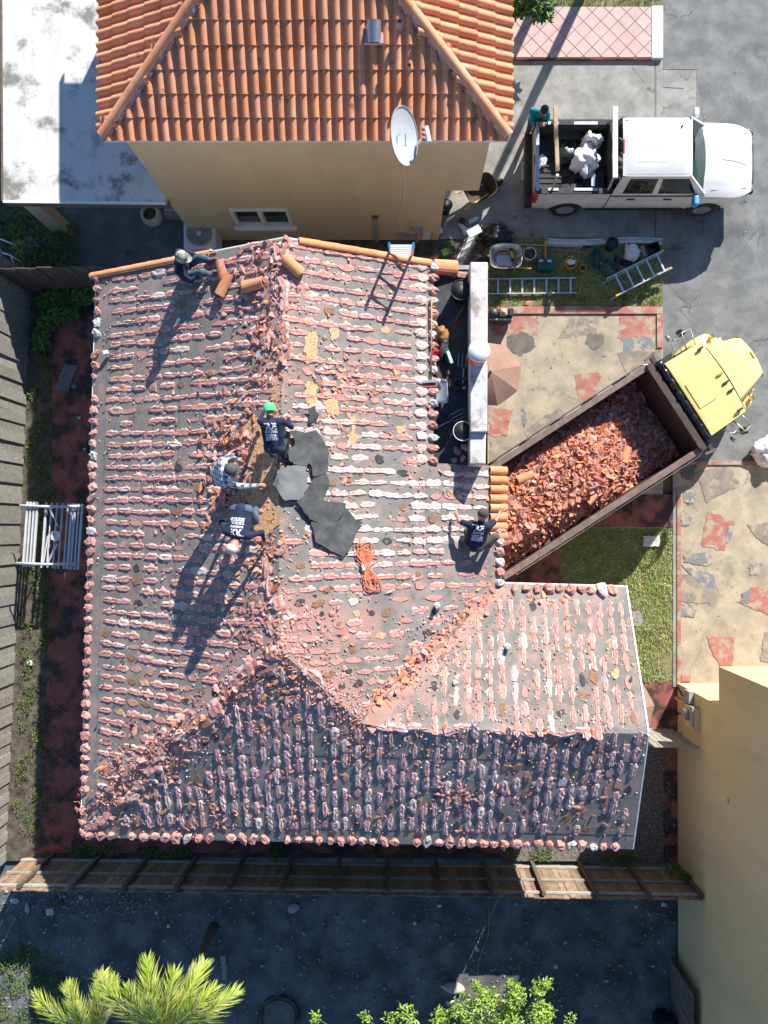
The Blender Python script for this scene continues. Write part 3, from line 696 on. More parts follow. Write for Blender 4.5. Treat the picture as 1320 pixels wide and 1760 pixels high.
for i in range(12):                                # rake tiles along the north gable, west side
    t = .06+i*.36
    if t > 2.7: break
    q = B_+(R1_-B_).normalized()*t+Vector((0, -.02)); z = zs('W', *q)
    place_tile('rake_tile', bar_me, frame((q.x, q.y, z+.0), ((R1_-B_).normalized().x, 0, PI_), (0, .5, 1)), house)
for i in range(10):
    x = R1_.x+.45+i*.36
    if x > .75: break
    place_tile('rake_tile', bar_me, frame((x, 5.50, zs('E', x, 5.50)+(.0)), (-1, 0, PI_), (0, .5, 1)), house)
place_tile('eave_tile', barrel(.17, .13, .5).mesh('eave_tile', MT['terracotta_new']), frame(P(765, 460, 4.72), (-1, 0, .25), (0, 0, 1)), house)
for i in range(8):                                 # tiles still in place at the east eave
    y = 1.30-i*.2
    place_tile('eave_tile', bar_me, frame((XE-.06, y, ZE+.05), (-1, 0, PI_), nrm('E')), house)
# --- vent pipes on the roof
for px, py, lab, k in ((750, 1042, 'white vent pipe above the roof valley', .22), (871, 1112, 'small white vent pipe on the wing slope', .18), (783, 1170, None, 0)):
    if not lab: continue
    q = RP(px, py); vm = MB().tube([q-Vector((0, 0, .05)), q+Vector((0, 0, k))], .045, 12, cap=False).tube([q, q+Vector((0, 0, k-.01))], .036, 12)
    vm.lathe([(.09, 0), (.06, .03), (.045, .05)], 12, c=q)
    vm.build('vent_pipe', MT['stone_white'], house, True)
q = RP(782, 1173); lump_o = link('vent_cap', LV[2].mesh('vent_cap', MT['mortar_grey']), house); lump_o.matrix_world = Matrix.Translation(q) @ Matrix.Diagonal((.06, .06, .09, 1))
# --- ridge and hip mortar beds (broken)
def bed(a, b, w, mk_, n, seed, gap=.2, dz=.0, mi_h=.07):
    rr = random.Random(seed); L = (b-a).length; d = (b-a).normalized(); t = 0
    while t < L-.1:
        l = rr.uniform(.18, .38)
        if rr.random() > gap:
            q = a+d*(t+l/2)+Vector((-d.y, d.x))*rr.uniform(-w*.4, w*.4); z = roofz(q.x, q.y)
            e = .1; sl = Vector((d.x*e, d.y*e, roofz(q.x+d.x*e, q.y+d.y*e)-z))
            o = link('ridge_bedding', pat_data(rr.randrange(NV), mk_), house)
            o.matrix_world = frame((q.x, q.y, z+.0+dz), sl, (0, 0, 1)) @ Matrix.Rotation(rr.uniform(-.3, .3), 4, 'Z') @ Matrix.Diagonal((l*1.1, w*rr.uniform(.6, 1.0), mi_h*rr.uniform(.6, 1.3), 1))
        t += l
bed(R1_, Vector((ridge_at(3.2), 3.2)), .20, 'shard_pink', 0, 1, .2, mi_h=.05); bed(R1_+Vector((-.18, -.1)), Vector((ridge_at(3)-.2, 3.0)), .18, 'mortar_pink', 0, 5, .3, mi_h=.05)
bed(Vector((ridge_at(-.5)-.15, -.5)), R2_+Vector((-.1, .1)), .26, 'shard_pink', 0, 2, .15)
bed(A_+Vector((.25, .25)), R2_, .3, 'shard_pink', 0, 3, .25); bed(R2_, W1_, .24, 'mortar_pink', 0, 4, .45, mi_h=.04)
bed(W1_+Vector((.1, .0)), W2_, .13, 'mortar_mauve', 0, 6, .35, mi_h=.045)
# valley flashing
va = MB(); n_ = 10
for i in range(n_+1):
    q = W1_+(V_-W1_)*(i/n_); z = roofz(q.x, q.y)+.012; d = (V_-W1_).normalized(); pn = Vector((-d.y, d.x))*.16
    va.add([(q.x-pn.x, q.y-pn.y, z+.05), (q.x, q.y, z), (q.x+pn.x, q.y+pn.y, z+.05)], [])
va.f = [(i*3+j, i*3+j+1, i*3+j+4, i*3+j+3) for i in range(n_) for j in range(2)]; va.m = [0]*len(va.f)
m_ = mk('flashing', (.42, .22, .17), (.30, .20, .16), 4, .7, c3=(.5, .42, .38), s3=2, lo3=.6, hi3=.75)
va.build('valley_flashing', m_, house)
va = MB(); pts = [(622, 1244), (655, 1248), (690, 1205), (672, 1196), (640, 1215)]
cc = [RP(*q, .03) for q in pts]; va.add(cc, [tuple(range(len(cc)))]); va.build('flashing_end', m_, house)
# ------------------------------------------------------------------ broken tile shards
def shard(seed, r=.10):
    rr = random.Random(seed); n = rr.choice((4, 5, 5, 6)); pts = []
    L = rr.uniform(.5, 1.0)*.14; Wd = rr.uniform(.5, 1.0)*.085; ph = rr.uniform(0, 6)
    for i in range(n):
        a = 2*math.pi*i/n+rr.uniform(-.35, .35)+ph; pts.append((L*math.cos(a)*rr.uniform(.7, 1.15), Wd*math.sin(a)*rr.uniform(.7, 1.15)))
    t = rr.uniform(.012, .02)
    def bend(x, y, k): ang = y/r; return (x, (r+k)*math.sin(ang), (r+k)*math.cos(ang)-r)
    mb = MB(); cx = sum(p[0] for p in pts)/n; cy = sum(p[1] for p in pts)/n
    vs = [bend(cx, cy, t)]+[bend(x, y, t) for x, y in pts]+[bend(cx, cy, 0)]+[bend(x, y, 0) for x, y in pts]
    fs = [(0, 1+i, 1+(i+1) % n) for i in range(n)]+[(n+1, n+2+(i+1) % n, n+2+i) for i in range(n)]+[(1+(i+1) % n, 1+i, n+2+i, n+2+(i+1) % n) for i in range(n)]
    return mb.add(vs, fs)
SV = [shard(i) for i in range(22)]
SVM = {k: [s.mesh('tile_shard', MT[k]) for s in SV] for k in ('shard', 'shard_pink', 'terracotta_new')}
def rot_rand(tilt):
    ax = Vector((random.uniform(-1, 1), random.uniform(-1, 1), 0))
    ax = ax.normalized() if ax.length > .01 else Vector((1, 0, 0))
    return Matrix.Rotation(random.gauss(0, tilt), 4, ax) @ Matrix.Rotation(random.uniform(0, 6.28), 4, 'Z')
roof_sh = []
def scatter(px, py, rx, ry, n, smin=.5, smax=1.0, new=.15, gauss=True, tilt=.5, lift=.0):
    for _ in range(n):
        a, b = (random.gauss(px, rx*.5), random.gauss(py, ry*.5)) if gauss else (random.uniform(px-rx, px+rx), random.uniform(py-ry, py+ry))
        q = RP(a, b)
        if not any(inside(q[:2], [tuple(t) for t in poly]) for s in EP for poly in EP[s]): continue
        s = which(q.x, q.y); k = random.uniform(smin, smax)*.84
        M = Matrix.Translation(q+Vector((0, 0, .03*k+random.uniform(0, lift)))) @ frame((0, 0, 0), Vector((SL[s][2].x, SL[s][2].y, PI_)), nrm(s)) @ rot_rand(tilt) @ Matrix.Scale(k, 4)
        m_ = 'terracotta_new' if random.random() < new else ('shard_pink' if random.random() < .86 else 'shard')
        roof_sh.append((k, M, random.randrange(22), m_))
def along(a, b, n, w, **k):
    for _ in range(n):
        t = random.random(); scatter(a[0]+(b[0]-a[0])*t, a[1]+(b[1]-a[1])*t, w, w, 1, **k)
scatter(395, 760, 45, 80, 130, .6, 1.25, .12, lift=.06); scatter(385, 850, 40, 45, 70, .6, 1.2, .12, lift=.05)
scatter(445, 470, 55, 70, 95, .4, 1.15, .06, lift=.03); scatter(455, 590, 35, 70, 70, .5, 1.1, .1, lift=.04)
scatter(460, 960, 25, 90, 80, .5, 1.1, .1); scatter(440, 1060, 60, 60, 90, .5, 1.0, .1)
along((165, 1410), (470, 1120), 260, 42, smin=.4, smax=1.05, new=.08); scatter(230, 1310, 70, 70, 120, .4, 1.1, .1)
along((490, 1120), (625, 1240), 80, 40, smin=.35, smax=.8); along((640, 1215), (850, 1010), 170, 22, smin=.4, smax=1.1, new=.3)
along((650, 1215), (740, 1110), 70, 16, smin=.6, smax=1.2, new=.35, lift=.05)
scatter(545, 1080, 90, 70, 90, .3, .8, .15); scatter(590, 700, 110, 160, 150, .3, .9, .12); scatter(610, 655, 60, 25, 60, .4, .9, .1)
scatter(640, 480, 150, 90, 80, .3, .8, .1); scatter(390, 1000, 130, 330, 260, .25, .75, .1); scatter(270, 700, 120, 250, 150, .25, .7, .1)
scatter(700, 910, 130, 120, 110, .25, .75, .25); scatter(800, 840, 40, 30, 40, .4, 1.0, .35); scatter(640, 1340, 420, 90, 330, .3, .95, .15, gauss=False)
scatter(480, 1190, 90, 60, 110, .4, 1.1, .1); scatter(780, 1370, 50, 20, 60, .4, 1.0, .1); scatter(350, 1405, 60, 25, 50, .4, 1.0, .05)
scatter(960, 1120, 130, 90, 110, .25, .7, .3); scatter(780, 1170, 70, 60, 60, .25, .8, .3); scatter(945, 1030, 50, 20, 22, .4, .9, .3)
roof_sh.sort(key=lambda t: -t[0])
for i, (k, M, vi, m_) in enumerate(roof_sh[:260]):
    o = link('tile_shard', SVM[m_][vi]); o.matrix_world = M
    new_ = m_ == 'terracotta_new'
    sl_n = {'W': 'west', 'E': 'east', 'S': 'shaded south', 'N': 'wing north'}[which(M.translation.x, M.translation.y)]; cl_n = 'bright orange' if new_ else ('dusty pink' if m_ == 'shard_pink' else 'brick-red')
    tag(o, f'{cl_n} tile shard lying loose on the {sl_n} slope of the stripped roof', 'tile shard', f'{cl_n} tile shards on the {sl_n} slope')
mb = MB(); rn = []; ks = ['shard', 'shard_pink', 'terracotta_new']
for k, M, vi, m_ in roof_sh[260:]:
    mb.add(SV[vi].v, SV[vi].f, ks.index(m_), M); rn += [random.random()]*len(SV[vi].v)
for _ in range(5200):                              # crumbs
    if random.random() < .45:
        t = random.random(); a, b = random.choice((((165, 1410), (475, 1120)), ((485, 1115), (630, 1245)), ((640, 1220), (850, 1010)), ((470, 420), (476, 1110)), ((640, 1250), (1100, 1260))))
        px, py = random.gauss(a[0]+(b[0]-a[0])*t, 32), random.gauss(a[1]+(b[1]-a[1])*t, 32)
    else: px, py = random.uniform(165, 1100), random.uniform(450, 1440)
    q = RP(px, py)
    if not any(inside(q[:2], [tuple(t) for t in poly]) for s in EP for poly in EP[s]): continue
    k = random.uniform(.010, .034); M = Matrix.Translation(q+Vector((0, 0, k*.35+.008))) @ Matrix.Rotation(random.uniform(0, 6), 4, Vector((random.random(), random.random(), random.random()+.1)).normalized()) @ Matrix.Diagonal((k*random.uniform(.7, 1.4), k, k*.7, 1))
    mb.add([(1, 0, 0), (-1, .2, 0), (0, 1, .1), (.1, -1, 0), (0, .1, 1), (0, 0, -1)], [(0, 2, 4), (2, 1, 4), (1, 3, 4), (3, 0, 4), (2, 0, 5), (1, 2, 5), (3, 1, 5), (0, 3, 5)], random.choice((0, 1, 1, 1, 3)), M); rn += [random.random()]*6
joined('roof_rubble', mb, [MT[k] for k in ks+['mortar_grey']], 'small tile crumbs and shards strewn over the stripped roof', 'rubble', rn=rn)
# whole tiles lying about on the roof
for px, py, ang, m_, lab, sc_ in ((438, 492, 8, 'terracotta_new', 'whole orange barrel tile lying level just west of the ridge top', 1.0), (388, 492, 60, 'terracotta_new', 'whole orange barrel tile tipped upright beside the seated roofer', 1.0),
                            (503, 459, -35, 'terracotta_new', 'whole orange barrel tile just east of the ridge top', 1.0), (383, 468, 110, 'shard', 'dusty whole tile standing against the tipped orange tile', .9),
                            (686, 866, 5, 'shard', 'long terracotta tile half at the edge of the felt', .7), (652, 1305, 70, 'terracotta_new', 'tile half lying on the south slope', .6), (690, 425, 5, 'shard', 'broken tile under the ladder top', .5)):
    if lab.startswith(('long', 'tile half', 'broken')): continue
    q = RP(px, py); s = which(q.x, q.y)
    o = link('barrel_tile', barrel(.12, .10, .44).mesh('barrel_tile', MT[m_])); tag(o, lab, 'roof tile')
    o.matrix_world = Matrix.Translation(q+Vector((0, 0, .09))) @ frame((0, 0, 0), Vector((SL[s][2].x, SL[s][2].y, PI_)), nrm(s)) @ Matrix.Rotation(R(ang if s == 'W' else ang), 4, 'Z') @ Matrix.Scale(sc_, 4)
# torn sheets of roofing felt piled on the ridge
fl = [([(470, 822), (497, 800), (527, 803), (532, 838), (518, 862), (485, 858)], .10, 'flat grey square of torn felt at the ridge, lightest of the pile'),
      ([(512, 865), (560, 800), (566, 838), (548, 862), (598, 868), (575, 905), (536, 895)], .07, 'large torn felt sheet in the middle of the pile'),
      ([(535, 890), (592, 872), (622, 898), (590, 958), (545, 930)], .05, 'torn felt sheet at the lower end of the pile'),
      ([(502, 745), (545, 742), (565, 770), (562, 815), (540, 822), (528, 790), (508, 775)], .09, 'crumpled felt scrap with a hole near the green-capped roofer'),
      ([(530, 703), (545, 700), (549, 722), (534, 725)], .05, 'small square felt scrap above the felt pile'), ([(500, 770), (520, 765), (535, 800), (512, 802), (498, 790)], .13, 'dark curled felt scrap by the crouching roofer')]
for i, (pp, dz, lab) in enumerate(fl):
    q = soft([tuple(RP(a, b)[:2]) for a, b in pp], 4, .035, 300+i); n = len(q); mb = MB()
    cx_, cy_ = sum(a for a, b in q)/n, sum(b for a, b in q)/n
    rings = []
    for rf in (1, .66, .33):
        rings += [(cx_+(x-cx_)*rf, cy_+(y-cy_)*rf) for x, y in q]
    rings.append((cx_, cy_))
    def zz(x, y, k=0): return roofz(x, y)+dz*.8+.045+.03*noise.noise(Vector((x*3.0, y*3.0, i*3.3)))
    mb.add([(x, y, zz(x, y)+.006) for x, y in rings]+[(x, y, zz(x, y)-.006) for x, y in rings[:n]], [])
    fs = []
    for r_ in range(2): fs += [(r_*n+t, r_*n+(t+1) % n, (r_+1)*n+(t+1) % n, (r_+1)*n+t) for t in range(n)]
    fs += [(2*n+t, 2*n+(t+1) % n, 3*n) for t in range(n)]; b0 = len(rings)
    fs += [((t+1) % n, t, b0+t, b0+(t+1) % n) for t in range(n)]
    mb.f = fs; mb.m = [0]*len(fs)
    o = mb.build('felt_sheet', MT['feltlight' if i == 0 else 'feltsheet'], None, 2); tag(o, lab, 'felt sheet', 'torn felt sheets piled at the ridge')
# ------------------------------------------------------------------ neighbour's two-storey house
nb = thing('neighbour_house', 'tall beige stucco house with intact orange barrel-tile hip roof', 'house', (0, 0, 0))
NX0, NX1, NY0, NY1, NZ = -5.93, 2.12, 7.81, 15.3, 5.4
NP = .42
wx0, wx1, wy0, wy1 = -5.59, 1.80, 7.92, 14.9
WIN = (-4.55, -2.95, .98, 2.05)                    # window opening x0,x1,z0,z1
WIN = (P(393, 350, 1.95).x, P(495, 350, 1.9).x, .95, 1.95)
MB().prism([(wx0, wy0), (wx1, wy0), (wx1, wy1), (wx0, wy1)], 2.9, 5.34).build('upper_wall', MT['stucco'], nb)
lw = MB()
for (a, b, z0, z1) in ((wx0, WIN[0], 0, 2.898), (WIN[1], 1.02, 0, 2.898), (WIN[0], WIN[1], 0, WIN[2]), (WIN[0], WIN[1], WIN[3], 2.898)):
    lw.add([(a, wy0, z0), (b, wy0, z0), (b, wy0, z1), (a, wy0, z1)], [(0, 1, 2, 3)])
    lw.add([(a, wy0+.16, z0), (b, wy0+.16, z0), (b, wy0+.16, z1), (a, wy0+.16, z1)], [(3, 2, 1, 0)])
for (a, b, z0, z1, ax) in ((WIN[0], WIN[0], WIN[2], WIN[3], 0), (WIN[1], WIN[1], WIN[2], WIN[3], 0)):
    lw.add([(a, wy0, z0), (a, wy0+.16, z0), (a, wy0+.16, z1), (a, wy0, z1)], [(0, 1, 2, 3)])
lw.add([(WIN[0], wy0, WIN[2]), (WIN[1], wy0, WIN[2]), (WIN[1], wy0+.16, WIN[2]), (WIN[0], wy0+.16, WIN[2])], [(0, 1, 2, 3)])
lw.add([(1.02, wy0, 0), (1.02, wy1, 0), (1.02, wy1, 2.898), (1.02, wy0, 2.898)], [(0, 1, 2, 3)])
lw.add([(wx0, wy0, 0), (wx0, wy1, 0), (wx0, wy1, 2.898), (wx0, wy0, 2.898)], [(3, 2, 1, 0)])
lw.build('lower_wall', MT['stucco'], nb)
wn_ = MB(); yf = wy0+.04
for a, b, c_, d_ in ((WIN[0], WIN[1], WIN[2]-.0, WIN[2]+.07), (WIN[0], WIN[1], WIN[3]-.07, WIN[3]), (WIN[0], WIN[0]+.07, WIN[2]+.07, WIN[3]-.07), (WIN[1]-.07, WIN[1], WIN[2]+.07, WIN[3]-.07), ((WIN[0]+WIN[1])/2-.05, (WIN[0]+WIN[1])/2+.05, WIN[2]+.07, WIN[3]-.07)):
    wn_.box(((a+b)/2, yf-.03, (c_+d_)/2), (b-a, .12, d_-c_))
wo_ = wn_.build('window', MT['white'], nb)
for k in (0, 1):
    a = WIN[0]+.07 if k == 0 else (WIN[0]+WIN[1])/2+.05; b = (WIN[0]+WIN[1])/2-.05 if k == 0 else WIN[1]-.07
    MB().add([(a, yf+.02, WIN[2]+.07), (b, yf+.02, WIN[2]+.07), (b, yf+.02, WIN[3]-.07), (a, yf+.02, WIN[3]-.07)], [(0, 1, 2, 3)]).build('pane', MT['glass_green'] if k else MT['pane'], wo_)
MB().box(((WIN[0]+WIN[1])/2, wy0-.05, WIN[2]-.035), (WIN[1]-WIN[0]+.16, .14, .06)).build('sill', MT['white'], wo_)
# roof planes
cxm = (NX0+NX1)/2; cym = (NY0+NY1)/2; hw = (NX1-NX0)/2; hd = (NY1-NY0)/2; ap = min(hw, hd)
def nz(x, y): return NZ+NP*min(x-NX0, NX1-x, y-NY0, NY1-y)
rA, rB = (NX0+ap, cym), (NX1-ap, cym)
zr_ = NZ+NP*ap
rk = MB(); rk.add([(NX0, NY0, NZ), (NX1, NY0, NZ), (NX1, NY1, NZ), (NX0, NY1, NZ), (*rA, zr_), (*rB, zr_)], [(0, 1, 5, 4), (1, 2, 5), (2, 3, 4, 5), (3, 0, 4), (3, 2, 1, 0)])
rk.build('roof_deck', MT['terracotta'], nb)
for a, b in (((NX0, NY0), (NX1, NY0)), ((NX1, NY0), (NX1, NY1)), ((NX0, NY0), (NX0, NY1))):
    MB().beam((*a, NZ-.07), (*b, NZ-.07), .03, .14).build('fascia', MT['white'], nb)
def stile(W=.229, L=.44, t=.018, n=9):             # spanish tile: half-round barrel and pan
    mb = MB(); pr = [(-W/2-.004, .012), (-.082, .004)]+[(-.072*math.cos(math.pi*j/n), .010+.072*math.sin(math.pi*j/n)) for j in range(n+1)]+[(.082, .004), (W/2+.004, .012)]
    m_ = len(pr); vs = []
    for y, lift in ((0, .030), (L, .0)):
        vs += [(x, y, z+lift) for x, z in pr]
    vs += [(x, 0, z+.030-t) for x, z in pr]
    fs = [(j, j+1, m_+j+1, m_+j) for j in range(m_-1)]+[(j+1, j, 2*m_+j, 2*m_+j+1) for j in range(m_-1)]
    return mb.add(vs, fs)
st_me = stile().mesh('roof_tile', MT['terracotta'], False)
bpy_o = link('tmp', st_me); smooth_by_angle(bpy_o, 50); st_me.polygons.foreach_set('use_smooth', [True]*len(st_me.polygons)); bpy.data.objects.remove(bpy_o)
EXP = .402; cosp = 1/math.sqrt(1+NP*NP)
cnt = 0; rest = MB(); rrn = []
for side in ('S', 'W', 'E'):
    if side == 'S': o0, dx, dn, Lu, vmax = Vector((NX0, NY0)), Vector((1, 0)), Vector((0, 1)), NX1-NX0, 3.3
    elif side == 'W': o0, dx, dn, Lu, vmax = Vector((NX0, NY1)), Vector((0, -1)), Vector((1, 0)), NY1-NY0, 2.6
    else: o0, dx, dn, Lu, vmax = Vector((NX1, NY0)), Vector((0, 1)), Vector((-1, 0)), NY1-NY0, 2.6
    up = Vector((dn.x, dn.y, NP)).normalized(); x3 = Vector((dx.x, dx.y, 0)); N3 = x3.cross(up)
    nu = int(Lu/.229); off = (Lu-nu*.229)/2+.115
    for i in range(nu):
        u = off+i*.229
        for j in range(9):
            v = -.06+j*EXP*cosp+random.uniform(-.008, .008); vm = v+.2
            if vm > vmax: break
            if vm > u+.06 or vm > Lu-u+.06: continue
            q = o0+dx*u+dn*v
            if side != 'S' and q.y > 11.6: continue
            z = NZ+NP*v
            M = Matrix((x3, up, N3)).transposed().to_4x4() @ Matrix.Rotation(random.uniform(-.018, .018), 4, 'Z'); M.translation = (q.x, q.y, z+.012+random.uniform(0, .004))
            if cnt < 300: o = link('roof_tile', st_me, nb); o.matrix_world = M; cnt += 1
            else: rest.add([v_.co for v_ in st_me.vertices], [tuple(p_.vertices) for p_ in st_me.polygons], 0, M); rrn += [random.random()]*len(st_me.vertices)
if rest.v:
    me = rest.mesh('roof_tiles', MT['terracotta'], True); at = me.attributes.new('rnd', 'FLOAT', 'POINT'); at.data.foreach_set('value', rrn); o = link('roof_tiles', me, nb); o['kind'] = 'stuff'
cap = barrel(.105, .10, .46, .02, .88, 9).mesh('hip_cap', MT['terracotta'])
bedm = barrel(.135, .085, .46, .02, 1.0, 7).mesh('hip_bed', MT['mortar_mauve'])
for (a, b) in (((NX0+.08, NY0+.08), rA), ((NX1-.08, NY0+.08), rB)):
    a3 = Vector((a[0], a[1], nz(*a)+.02)); b3 = Vector((b[0], b[1], zr_+.02)); d = (b3-a3).normalized(); L = (b3-a3).length; t = .12
    while t < min(L, 4.2):
        M = frame(a3+d*t+Vector((0, 0, .055)), d, (0, 0, 1)); o = link('hip_cap', cap, nb); o.matrix_world = M @ Matrix.Rotation(-.03, 4, 'Y')
        o = link('hip_bed', bedm, nb); o.matrix_world = frame(a3+d*t+Vector((0, 0, .015)), d, (0, 0, 1)); t += .395
# roof vents on the neighbour's roof
q = P(642, 38, 6.4); q.z = nz(q.x, q.y)
vt = MB().box((q.x, q.y, q.z+.06), (.36, .46, .06)); vt.build('vent_flashing', MT['mortar_mauve'], nb)
mb = MB().add([], [])
for i in range(9): pass
vb = barrel(.14, .15, .36, .02, 1.0, 10); o = vb.build('roof_vent', MT['galv'], nb, False); o.matrix_world = frame((q.x, q.y-.02, q.z+.08), (0, 1, NP), (0, 0, 1))
for px, py, r, h in ((687, 36, .045, .25), (703, 118, .036, .22)):
    q = P(px, py, 6.2); q.z = nz(q.x, q.y); q = P(px, py, q.z+h); zb = nz(q.x, q.y)
    MB().tube([(q.x, q.y, zb-.03), (q.x, q.y, zb+h+.06)], r, 12, cap=False).tube([(q.x, q.y, zb), (q.x, q.y, zb+h)], r*.8, 12).build('vent_stack', MT['trimgrey'], nb, True)
# wall fittings
def wallbox(px, py, z, w, h, d, m, name, par=nb):
    x = P(px, py, z).x; return MB().box((x, wy0-d/2, z), (w, d, h)).build(name, MT[m], par)
wallbox(718, 377, .95, .42, .42, .05, 'stucco', 'meter_backing'); mo = wallbox(718, 377, .9, .22, .26, .16, 'trimgrey', 'meter')
x_ = P(718, 390, .5).x; MB().tube([(x_, wy0-.06, 0), (x_, wy0-.06, .85)], .035, 8).build('conduit', MT['stucco'], nb, True)
wallbox(691, 399, .42, .24, .18, .12, 'trimgrey', 'junction_box'); wallbox(707, 403, .35, .22, .15, .1, 'trimgrey', 'junction_box'); wallbox(733, 399, .45, .18, .22, .12, 'lilac', 'junction_box')
wallbox(613, 333, 2.75, .14, .1, .02, 'stone_white', 'vent_cover')
dcab = MB(); pts_ = [P(693, 277, 4.4), P(694, 300, 3.9), P(696, 325, 3.2), P(694, 345, 2.6), P(688, 375, 1.6), P(685, 390, 1.0), P(690, 397, .6)]
dcab.tube([(p_.x, wy0-.012, p_.z) for p_ in pts_], .012, 6); dcab.build('dish_cable', MT['whitepaint'], nb, True)
# satellite dish on a wall arm
dish = thing('satellite_dish', 'grey oval satellite dish with feed arm mounted at the eave', 'satellite dish', (.05, 7.7, 5.0))
dp = P(695, 234, 6.0); base = dish.location
nrmd = Vector((.62, -.15, .62)).normalized()
Md = frame((0, 0, 0), Vector((0, 1, .12)), nrmd); Md.translation = dp-base
vs, fs = [], []; n = 28
for i, rf in enumerate((.0, .3, .6, .85, 1.0)):
    for j in range(n):
        a = 2*math.pi*j/n; vs.append((.53*rf*math.cos(a), .36*rf*math.sin(a), .09*(rf*rf-1)))
for i in range(4): fs += [(i*n+j, i*n+(j+1) % n, (i+1)*n+(j+1) % n, (i+1)*n+j) for j in range(n)]
dm = MB().add(vs, fs, 0, Md); dm.add([(x, y, z-.015) for x, y, z in vs], [tuple(reversed(f)) for f in fs], 0, Md)
dm.build('reflector', mk('dishgrey', (.50, .52, .54), (.46, .48, .5), 3, .35), dish, True)
rim_pts = [Md @ Vector((.53*math.cos(a), .36*math.sin(a), .0)) for a in [2*math.pi*j/28 for j in range(29)]]
MB().tube(rim_pts, .012, 6).build('rim', MT['trimgrey'], dish, True)
lp = P(735, 232, 6.1)-base; lp2 = P(722, 243, 5.9)-base
MB().beam(Md @ Vector((-.10, -.33, -.03)), lp2, .05, .03).beam(lp2, lp, .05, .04).build('feed_arm', MT['alu'], dish)
fb = MB().box((0, 0, 0), (.09, .32, .10), .2); fb.v = [(v[0]+lp.x, v[1]+lp.y, v[2]+lp.z) for v in fb.v]
fh = fb.build('feed_horn', MT['stone_white'], dish); bevel(fh, .02, 2)
for k in (-.09, .01, .1): MB().lathe([(.035, 0), (.035, .06), (.02, .065)], 10, M=Matrix.Translation(lp+Vector((-.045, k, .02))) @ Matrix.Rotation(R(-90), 4, 'Y')).build('feed_cap', MT['shard'], dish, True)
MB().tube([Md @ Vector((0, 0, -.1)), Vector((-.05, .0, .3)), Vector((0, wy0-base.y, -.1))], .022, 8).build('mount', MT['galv'], dish, True)
mk_ = MB()
for (a, b, w, h) in ((-.02, -.10, .20, .012), (.05, -.10, .12, .012), (-.12, -.10, .012, .05), (-.10, .12, .24, .010), (-.10, .14, .16, .008), (.06, .05, .016, .016), (-.16, .05, .016, .016)):
    mk_.box((a, b, -.072+.09*((a/.53)**2+(b/.36)**2)*0+.004), (w, h, .004), 0, 0, Md)
mk_.build('dish_print', MT['trimgrey'], dish)
# air conditioner
ac = thing('air_conditioner', 'grey outdoor air conditioner with round fan grille behind the seated roofer', 'air conditioner', P(356, 421, .0))
az_ = .78; MB().box((0, 0, az_/2), (.84, .80, az_)).build('casing', MT['lilac'], ac)
bevel(ac.children[0], .05, 2)
MB().lathe([(.34, az_), (.335, az_+.03), (.30, az_+.035), (.29, az_+.01)], 24).build('shroud', MT['trimgrey'], ac, True)
fanm = MB().lathe([(.29, az_-.0), (.0, az_-.0)], 24); fanm.v = [(x, y, az_+.004) for x, y, z in fanm.v]; fanm.build('fan_well', MT['black'], ac)
for i in range(5): 
    a = i*1.2566; MB().add([(math.cos(a)*.05, math.sin(a)*.05, az_+.01), (math.cos(a+.15)*.28, math.sin(a+.15)*.28, az_+.03), (math.cos(a+.55)*.28, math.sin(a+.55)*.28, az_+.008), (math.cos(a+.5)*.05, math.sin(a+.5)*.05, az_+.008)], [(0, 1, 2, 3)]).build('fan_blade', MT['trimgrey'], ac)
MB().lathe([(.075, az_+.0), (.075, az_+.05), (.0, az_+.055)], 14).build('hub', MT['lilac'], ac, True)
gr = MB()
for i in range(10): a = i*math.pi/5; gr.tube([(.07*math.cos(a), .07*math.sin(a), az_+.05), (.31*math.cos(a), .31*math.sin(a), az_+.05)], .005, 5)
for rr_ in (.12, .18, .24, .29): gr.tube([(rr_*math.cos(t), rr_*math.sin(t), az_+.05) for t in [2*math.pi*k/24 for k in range(25)]], .004, 4)
gr.build('grille', MT['trimgrey'], ac)
# ------------------------------------------------------------------ neighbour's flat-roofed carport
cpz = 2.5
cp = thing('carport', 'white stained flat carport roof attached to the beige house', 'carport', (0, 0, 0))
c0, c1 = P(6, 346, cpz), P(286, 349, cpz)
MB().prism([(c0.x, c0.y), (-5.60, c1.y), (-5.60, 15.5), (c0.x-.05, 15.5)], cpz-.12, cpz).build('roof_sheet', MT['membrane'], cp)
MB().beam((c0.x, c0.y-.02, cpz-.09), (-5.6, c1.y-.02, cpz-.09), .035, .2).build('fascia', MT['wood_dark'], cp)
MB().beam((c0.x, c0.y-.012, cpz+.012), (-5.6, c1.y-.012, cpz+.012), .06, .03).build('drip_edge', MT['whitepaint'], cp)
MB().beam((c0.x-.02, c0.y, cpz-.06), (c0.x-.06, 15.5, cpz-.06), .04, .18).build('side_fascia', MT['wood_dark'], cp)
pb = P(110, 395, 0); MB().prism([(pb.x-.2, pb.y-.15), (pb.x+.2, pb.y-.15), (pb.x+.2, pb.y+.15), (pb.x-.2, pb.y+.15)], 0, cpz-.13).build('post', MT['stucco'], cp)
pt = thing('planter_pot', 'large round white speckled pot on the shaded slab', 'pot', P(266, 378, 0))
potm = MB().lathe([(.17, 0), (.25, .1), (.28, .28), (.25, .42), (.23, .46), (.19, .46), (.19, .40), (.17, .30), (0, .28)], 20); potm.build('pot', mk('potwhite', (.6, .59, .58), (.4, .36, .34), 11, .8, .45, .7), pt, True)
MB().lathe([(.185, .0), (.0, .02)], 16, c=(0, 0, .36)).build('soil', MT['yard_soil'], pt)
